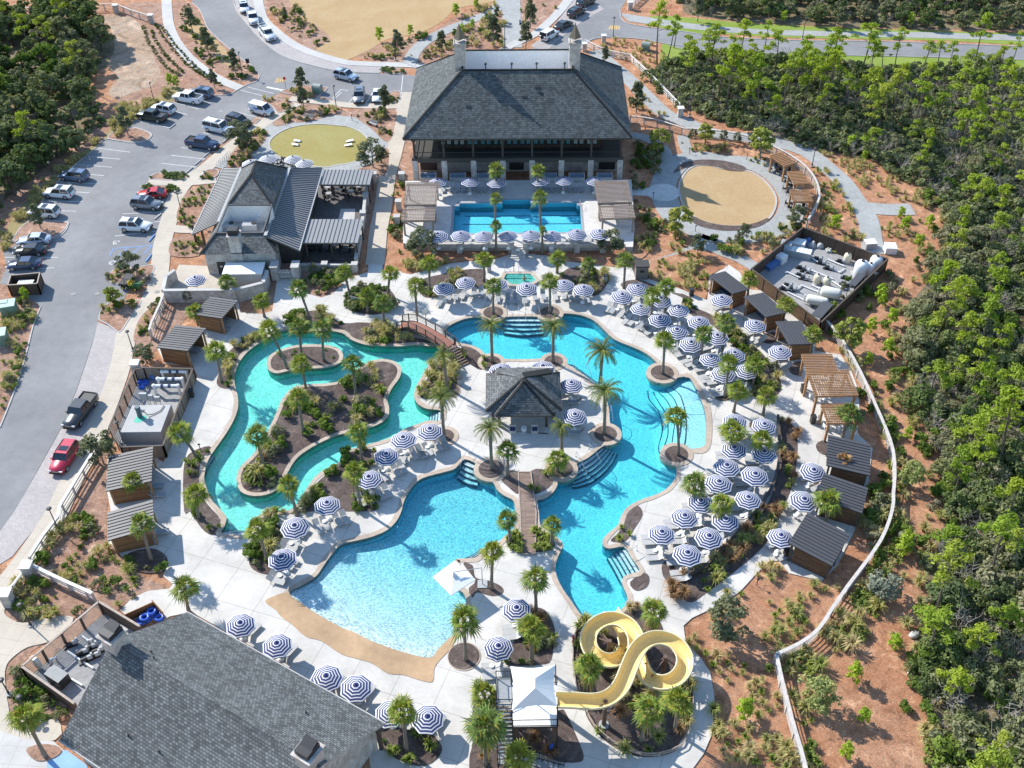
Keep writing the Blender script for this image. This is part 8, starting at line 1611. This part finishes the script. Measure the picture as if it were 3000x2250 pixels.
# patio tables with chairs, pergola tables
def chair(loc,rz,mat,grp):
    o=thing('patio_chair',None,'chair',loc,rz); m=MB(); m.box((0,0,.45),(.46,.46,.05)); part('seat',m,mat,o); m=MB(); m.box((-.22,0,.7),(.04,.46,.45)); part('backrest',m,mat,o)
    for a in(-1,1):
        for b in(-1,1): m=MB(); m.box((a*.2,b*.2,.22),(.035,.035,.43)); part('leg',m,mat,o)
    return o
pch=[];ptb=[]
def tableset(c,x,y,z,n,mat,r=.5,top=None):
    p=G(c,x,y,z); o=thing('patio_table',None,'table',p); m=MB(); m.cyl((0,0,.72),(0,0,.76),r,r,14); part('top',m,top or mat,o); m=MB(); m.cyl((0,0,0),(0,0,.72),.05,.05,8); m.cyl((0,0,0),(0,0,.04),.28,.28,10); part('pedestal',m,mat,o); ptb.append(o); a0=R.uniform(0,1.5)
    for i in range(n): a=a0+2*PI*i/n; pch.append(chair(p+Vector((math.cos(a)*(r+.4),math.sin(a)*(r+.4),0)),a+PI,mat,''))
for t in "R1590,450 R1700,470 R1790,440 R1920,440 R1600,520 R1850,500 R1440,1100 R1560,1110 R1680,1090 R1780,1120".split(): tableset(t[0],*map(float,t[1:].split(',')),.14,4,MT['dark'],.45,MT['dark'] if R.random()<.5 else MT['grey'])
for t in "C605,1110 C660,1130 C700,1200 C690,1245 C705,1345 C790,1375".split(): tableset(t[0],*map(float,t[1:].split(',')),.1,4,MT['dark'],.45)
for t in "A1800,1062 A1870,1066 A1935,1070".split(): tableset(t[0],*map(float,t[1:].split(',')),.1,4,MT['dark'],.4)
for t in "F905,830 F960,1110 F930,1060 F870,920".split(): tableset(t[0],*map(float,t[1:].split(',')),.1,3,MT['white'],.45)
nearest_labels(ptb,'round patio table','patio tables'); nearest_labels(pch,'patio chair','patio chairs')
# low white umbrellas folded near the upper patio: omitted tables keep their own shade
# ---- person in the hot tub
ps=ob('person',None) if 0 else None
pb=G('S',1400+752/5.53,740+425/5.53,.40); bm=bmesh.new()
me=bpy.data.meshes.new('person'); V=[(0,0,-.35),(0,.02,-.1),(0,.03,.18),(0,.03,.32),(0,.02,.42),(0,.02,.56),(.19,.03,.20),(.34,-.02,.02),(.52,-.16,.0),(-.19,.03,.20),(-.32,-.06,.0),(-.36,-.28,-.05),(.60,-.22,.0),(-.36,-.38,-.06)]; E_=[(0,1),(1,2),(2,3),(3,4),(4,5),(2,6),(6,7),(7,8),(8,12),(2,9),(9,10),(10,11),(11,13)]
me.from_pydata(V,E_,[]); person=ob('person',me,None,pb,.2); tag(person,'person with bare shoulders sitting in the hot tub','person'); mo=person.modifiers.new('skin','SKIN'); 
for i,(rx_,ry_) in enumerate(((.17,.12),(.16,.11),(.18,.11),(.06,.06),(.085,.095),(.07,.08),(.06,.06),(.045,.045),(.035,.035),(.06,.06),(.045,.045),(.035,.035),(.03,.02),(.03,.02))): me.skin_vertices[0].data[i].radius=(rx_,ry_)
me.skin_vertices[0].data[0].use_root=True; person.modifiers.new('sub','SUBSURF').levels=1; person.modifiers['sub'].render_levels=2; me.materials.append(MT['skin'])
m=MB(); m.lathe([(.06,.40),(.105,.46),(.105,.55),(.06,.64)],(0,.035,0),10); part('hair',m,MT['hair'],person,True)
# ================================================================ VEHICLES
CARP={}
def loft(m,secs,mi=0,cap=True):
    "secs: list of (x,[ (y,z)... ]) closed outlines with equal counts"
    n=len(secs[0][1]); vs=[Vector((x,y,z)) for x,o in secs for y,z in o]; fs=[(k*n+i,k*n+(i+1)%n,(k+1)*n+(i+1)%n,(k+1)*n+i) for k in range(len(secs)-1) for i in range(n)]
    if cap: fs+=[tuple(range(n-1,-1,-1)),tuple((len(secs)-1)*n+i for i in range(n))]
    m.add(vs,fs,mi)
def carpaint(name,c,metal=.3,rough=.3): n=NT(name); n.col(c,rough,.5); n.b.inputs['Metallic'].default_value=metal; n.b.inputs['Coat Weight'].default_value=.6; n.b.inputs['Coat Roughness'].default_value=.08; return n.mat
PAINT={'white':carpaint('white_car_paint',(.72,.73,.74,1),0),'black':carpaint('black_car_paint',(.012,.013,.016,1),.2),'blue':carpaint('navy_car_paint',(.035,.06,.12,1)),'steel':carpaint('steel_blue_car_paint',(.12,.17,.26,1)),'grey':carpaint('grey_car_paint',(.23,.24,.26,1),.5),'red':carpaint('red_car_paint',(.50,.02,.02,1),.1),'crimson':carpaint('crimson_car_paint',(.42,.02,.05,1),.2),'dgrey':carpaint('dark_grey_car_paint',(.05,.052,.056,1),.4),'silver':carpaint('silver_car_paint',(.48,.54,.62,1),.4),'dgreen':carpaint('dark_green_car_paint',(.025,.035,.035,1),.3)}
KIND={ # length,width, hood z, belt z, roof z, [windscreen base, roof front, roof rear, rear glass base]
 'suv':(4.8,1.95,1.02,1.08,1.72,(.95,.35,-1.95,-2.28)),'sedan':(4.8,1.85,.85,.95,1.42,(.95,.25,-1.05,-1.75)),'coupe':(4.7,1.9,.82,.92,1.34,(.75,.0,-1.0,-1.95)),'pickup':(5.8,2.0,1.15,1.2,1.88,(1.15,.65,-.85,-.98)),'big':(5.7,2.05,1.15,1.18,1.92,(1.4,.85,-2.45,-2.72)),'van':(4.7,1.8,1.1,1.15,1.9,(1.55,.9,-2.1,-2.25)),'jeep':(4.6,1.9,1.12,1.15,1.85,(.6,.45,-2.0,-2.1))}
def car(kind,color,c,x,y,fx,fy,label,name=None,extra=None,z=.05):
    L,W,hz,bz,rz_,(wb,rf,rr_,rg)=KIND[kind]; p=G(c,x,y,.7); f=G(c,x+fx,y+fy,.7); a=math.atan2(f.y-p.y,f.x-p.x); o=thing(name or {'pickup':'pickup_truck','van':'delivery_van'}.get(kind,'parked_car'),label,{'pickup':'pickup','van':'van'}.get(kind,'car'),(p.x,p.y,z),a,'parked vehicles')
    P_=PAINT[color]; h=W/2; m=MB(); e=.1
    def outl(w,z0,z1): return [(-w+.05,z0),(w-.05,z0),(w,z0+.15),(w,z1-.16),(w-.1,z1),(-w+.1,z1),(-w,z1-.16),(-w,z0+.15)]
    back=bz if kind!='sedan' and kind!='coupe' else bz-.02
    secs=[(-L/2,outl(h*.86,.42,back-.25)),(-L/2+.14,outl(h*.95,.3,back-.04)),(-L*.36,outl(h,.26,back)),(0,outl(h,.26,bz)),(wb-.05,outl(h,.26,bz)),(wb+.25,outl(h*.99,.28,hz+.02)),(L/2-.55,outl(h*.95,.3,hz-.06)),(L/2-.12,outl(h*.86,.34,hz-.2)),(L/2,outl(h*.72,.42,hz-.38))]
    loft(m,secs); part('body',m,P_,o,True)
    if kind=='pickup':   # open bed
        m=MB(); m.box((-L/2+.95+.1,0,bz+.012),(1.55,W-.34,.02)); part('bed_liner',m,MT['dark'] if extra!='cover' else MT['rubber'],o)
        m=MB(); [m.box((-L/2+1.05,s*(h-.1),bz+.07),(1.75,.1,.14)) for s in(-1,1)]; m.box((-L/2+.15,0,bz+.07),(.1,W-.2,.14)); part('bed_rail',m,P_,o)
    # greenhouse: glass body and roof skin
    g=MB(); t=.78 if kind not in('van','jeep','big') else .86
    v=[Vector((wb,s*h*.93,bz-.02)) for s in(-1,1)]+[Vector((rf,s*h*t,rz_-.05)) for s in(-1,1)]+[Vector((rr_,s*h*t,rz_-.07)) for s in(-1,1)]+[Vector((rg,s*h*.93,bz-.02)) for s in(-1,1)]
    g.add(v,[(0,1,3,2),(2,3,5,4),(4,5,7,6),(0,2,4,6),(1,7,5,3)]); part('window',g,MT['glass'],o)
    r_=MB(); tp2=[Vector((rf+.04,-h*t-.02,rz_-.03)),Vector((rf+.04,h*t+.02,rz_-.03)),Vector((rr_-.03,h*t+.02,rz_-.05)),Vector((rr_-.03,-h*t-.02,rz_-.05))]; mid_=[q+Vector((0,0,.05))-Vector((0,q.y*.08,0)) for q in tp2]; r_.add(tp2+mid_,[(4,7,6,5),(0,1,5,4),(1,2,6,5),(2,3,7,6),(3,0,4,7)])
    for s in(-1,1):
        for (ax1,az1,bx1,bz1) in((wb,bz-.03,rf,rz_-.04),(rg,bz-.03,rr_,rz_-.06),((rf+rr_)/2,bz-.02,(rf+rr_)/2-.02,rz_-.05)): r_.beam((ax1,s*h*.94,az1),(bx1,s*(h*t+.01),bz1),.09,.07)
    if kind=='van': r_.add([Vector((rf-1.0,s*(h*.96),bz)) for s in(-1,1)]+[Vector((rg-.02,s*(h*.96),bz)) for s in(-1,1)]+[Vector((rf-1.0,s*(h*t+.03),rz_-.02)) for s in(-1,1)]+[Vector((rr_-.05,s*(h*t+.03),rz_-.02)) for s in(-1,1)],[(0,4,6,2),(1,3,7,5),(2,6,7,3),(4,5,7,6)])
    part('roof',r_,P_,o)
    if kind in('suv','big'):
        m=MB(); m.box((rf-.75,0,rz_+.035),(.75,h*1.05,.02)); part('sunroof',m,MT['glass'],o); m=MB(); [m.box(((rf+rr_)/2,s*h*t*.93,rz_+.06),(rf-rr_-.3,.04,.05)) for s in(-1,1)]; part('roof_rail',m,MT['dark'],o)
    if extra=='rack': m=MB(); [m.tube([(-L/2+.3,s*.85,1.2),(-L/2+.3,s*.85,2.1),(1.0,s*.85,2.1),(1.6,s*.8,1.3)],.04,6) for s in(-1,1)]; [m.box((xx,0,2.1),(.06,1.7,.06)) for xx in(-2.4,-1.2,0,1.0)]; part('ladder_rack',m,MT['white'],o)
    if kind=='jeep': m=MB(); m.cyl((-L/2-.22,0,1.0),(-L/2,0,1.0),.38,.38,14); part('spare_wheel',m,MT['rubber'],o)
    wr=.36 if kind in('sedan','coupe') else .40
    for sx in(L*.31,-L*.30):
        for s in(-1,1):
            m=MB(); m.cyl((sx,s*(h-.16),wr),(sx,s*(h+.02),wr),wr,wr,16); w2=part('wheel',m,MT['rubber'],o); m=MB(); m.cyl((sx,s*(h+.02),wr),(sx,s*(h+.035),wr),wr*.62,wr*.62,12); part('rim',m,MT['rim'],w2)
    for s in(-1,1):
        m=MB(); m.box((L/2-.12,s*h*.68,hz-.3),(.2,.34,.16)); part('headlight',m,MT['headlight'],o); m=MB(); m.box((-L/2+.05,s*h*.76,bz-.3),(.12,.22,.3)); part('taillight',m,MT['taillight'],o); m=MB(); m.box((wb-.15,s*(h+.1),bz+.06),(.12,.2,.14)); part('mirror',m,P_,o)
    m=MB(); m.box((L/2-.02,0,hz-.42),(.1,W*.5,.2)); m.box((L/2+.0,0,.42),(.12,W*.8,.1)); part('grille',m,MT['dark'],o)
    return o
dl=(-215,-35); dr=(215,38)
car('suv','steel','A',1300,602,-60,-8,'dark blue SUV at the far end of the left parking row'); car('pickup','white','A',1218,635,-80,-14,'white pickup beside the dark blue SUV in the left row'); car('suv','white','A',1055,705,-70,-14,'boxy white SUV with black roof beside the dark pickup'); car('pickup','dgreen','A',985,752,-80,-14,'dark green black pickup parked nose to the left bank')
car('suv','dgrey','A',1548,785,80,22,'black SUV half hidden by a young oak'); car('big','white','A',1418,828,80,18,'long white SUV in the middle parking row'); car('pickup','blue','A',1312,930,80,12,'navy blue pickup with covered bed in the right row',None,'cover'); car('van','white','A',1695,712,75,20,'white cargo van with blue lettering near the crosswalk')
car('suv','steel','A',480,1138,-80,-8,'steel blue SUV alone above two white SUVs'); car('suv','white','A',382,1248,-80,-6,'upper of two white SUVs on the left kerb'); car('suv','white','A',285,1372,-80,-6,'lower of two white SUVs, behind a thin oak'); car('sedan','silver','A',222,1550,-80,4,'pale silver blue sedan on the left kerb'); car('sedan','black','A',195,1618,-80,2,'black sedan just below the silver sedan'); car('sedan','blue','D',155,48,-80,4,'dark navy sedan above the dumpster enclosure')
car('coupe','red','A',982,1252,-80,4,'bright red coupe in the right parking row'); car('suv','grey','A',950,1320,85,8,'grey SUV beside the red coupe'); car('suv','white','A',878,1462,85,4,'white SUV next to the accessible bay')
car('suv','white','A',1582,48,6,22,'uppermost white SUV on the curved road',z=.06); car('pickup','white','A',1640,118,7,22,'middle white pickup on the curved road',z=.06); car('pickup','white','A',1732,222,40,44,'white work truck with ladder rack on the curved road',None,'rack',z=.06)
car('suv','silver','B',30,490,80,18,'silver blue SUV driving past the clubhouse'); car('suv','grey','B',116,622,-6,60,'grey SUV parked nose down beside the white one'); car('sedan','white','B',235,615,-10,60,'white car parked behind a thin oak by the clubhouse')
car('jeep','white','B',1348,226,40,-22,'white off road vehicle with rear spare wheel'); car('sedan','dgrey','B',1440,158,40,-20,'dark sedan ahead of the white off road vehicle'); car('suv','dgrey','B',1525,78,40,-22,'black SUV third along the upper road'); car('suv','dgrey','B',1585,14,40,-18,'dark SUV at the top edge of the photo')
car('pickup','dgrey','D',520,1005,-45,60,'dark pickup with open bed beside the small pump yard'); car('suv','crimson','D',418,1305,-45,70,'bright red SUV parked on the lower left pavers')
# white van lettering
for o in bpy.data.objects:
    if o.name=='delivery_van':
        m=MB(); [m.box((-1.0+.22*k,-.93,1.25),(.14,.02,.16)) for k in range(5)]; m.box((-.6,-.93,1.0),(1.0,.02,.06)); part('lettering',m,MT['blue'],o)
# green utility cart
o=thing('utility_cart','green utility cart with yellow seats and a flat roof','utility cart',G('D',855,205,.1),rad(-14)); m=MB(); m.box((.95,0,.55),(.9,1.25,.5)); m.box((0,0,.4),(2.6,1.1,.12)); part('body',m,MT['olive'],o); m=MB(); m.box((-.9,0,.75),(1.2,1.35,.4)); part('cargo_bed',m,MT['dark'],o)
for s in(-1,1): m=MB(); m.box((.1,s*.3,.75),(.45,.45,.15)); m.box((-.12,s*.3,1.0),(.1,.45,.45)); part('seat',m,MT['yellow'],o)
m=MB(); m.box((-.05,0,1.9),(1.3,1.25,.06)); part('roof',m,MT['dark'],o); m=MB(); [m.beam((x,s*.58,.6),(x*.75,s*.55,1.88),.05,.05) for x in(-.6,.75) for s in(-1,1)]; part('roll_bar',m,MT['dark'],o)
for x in(.95,-.95):
    for s in(-1,1): m=MB(); m.cyl((x,s*.5,.3),(x,s*.74,.3),.3,.3,14); w2=part('wheel',m,MT['rubber'],o); m=MB(); m.cyl((x,s*.74,.3),(x,s*.76,.3),.16,.16,10); part('rim',m,MT['yellow'],w2)
# finish: keep every label within the word limit
for o in bpy.data.objects:
    l=o.get('label')
    if l and len(l.split())>16: print('LONG',o.name,l)
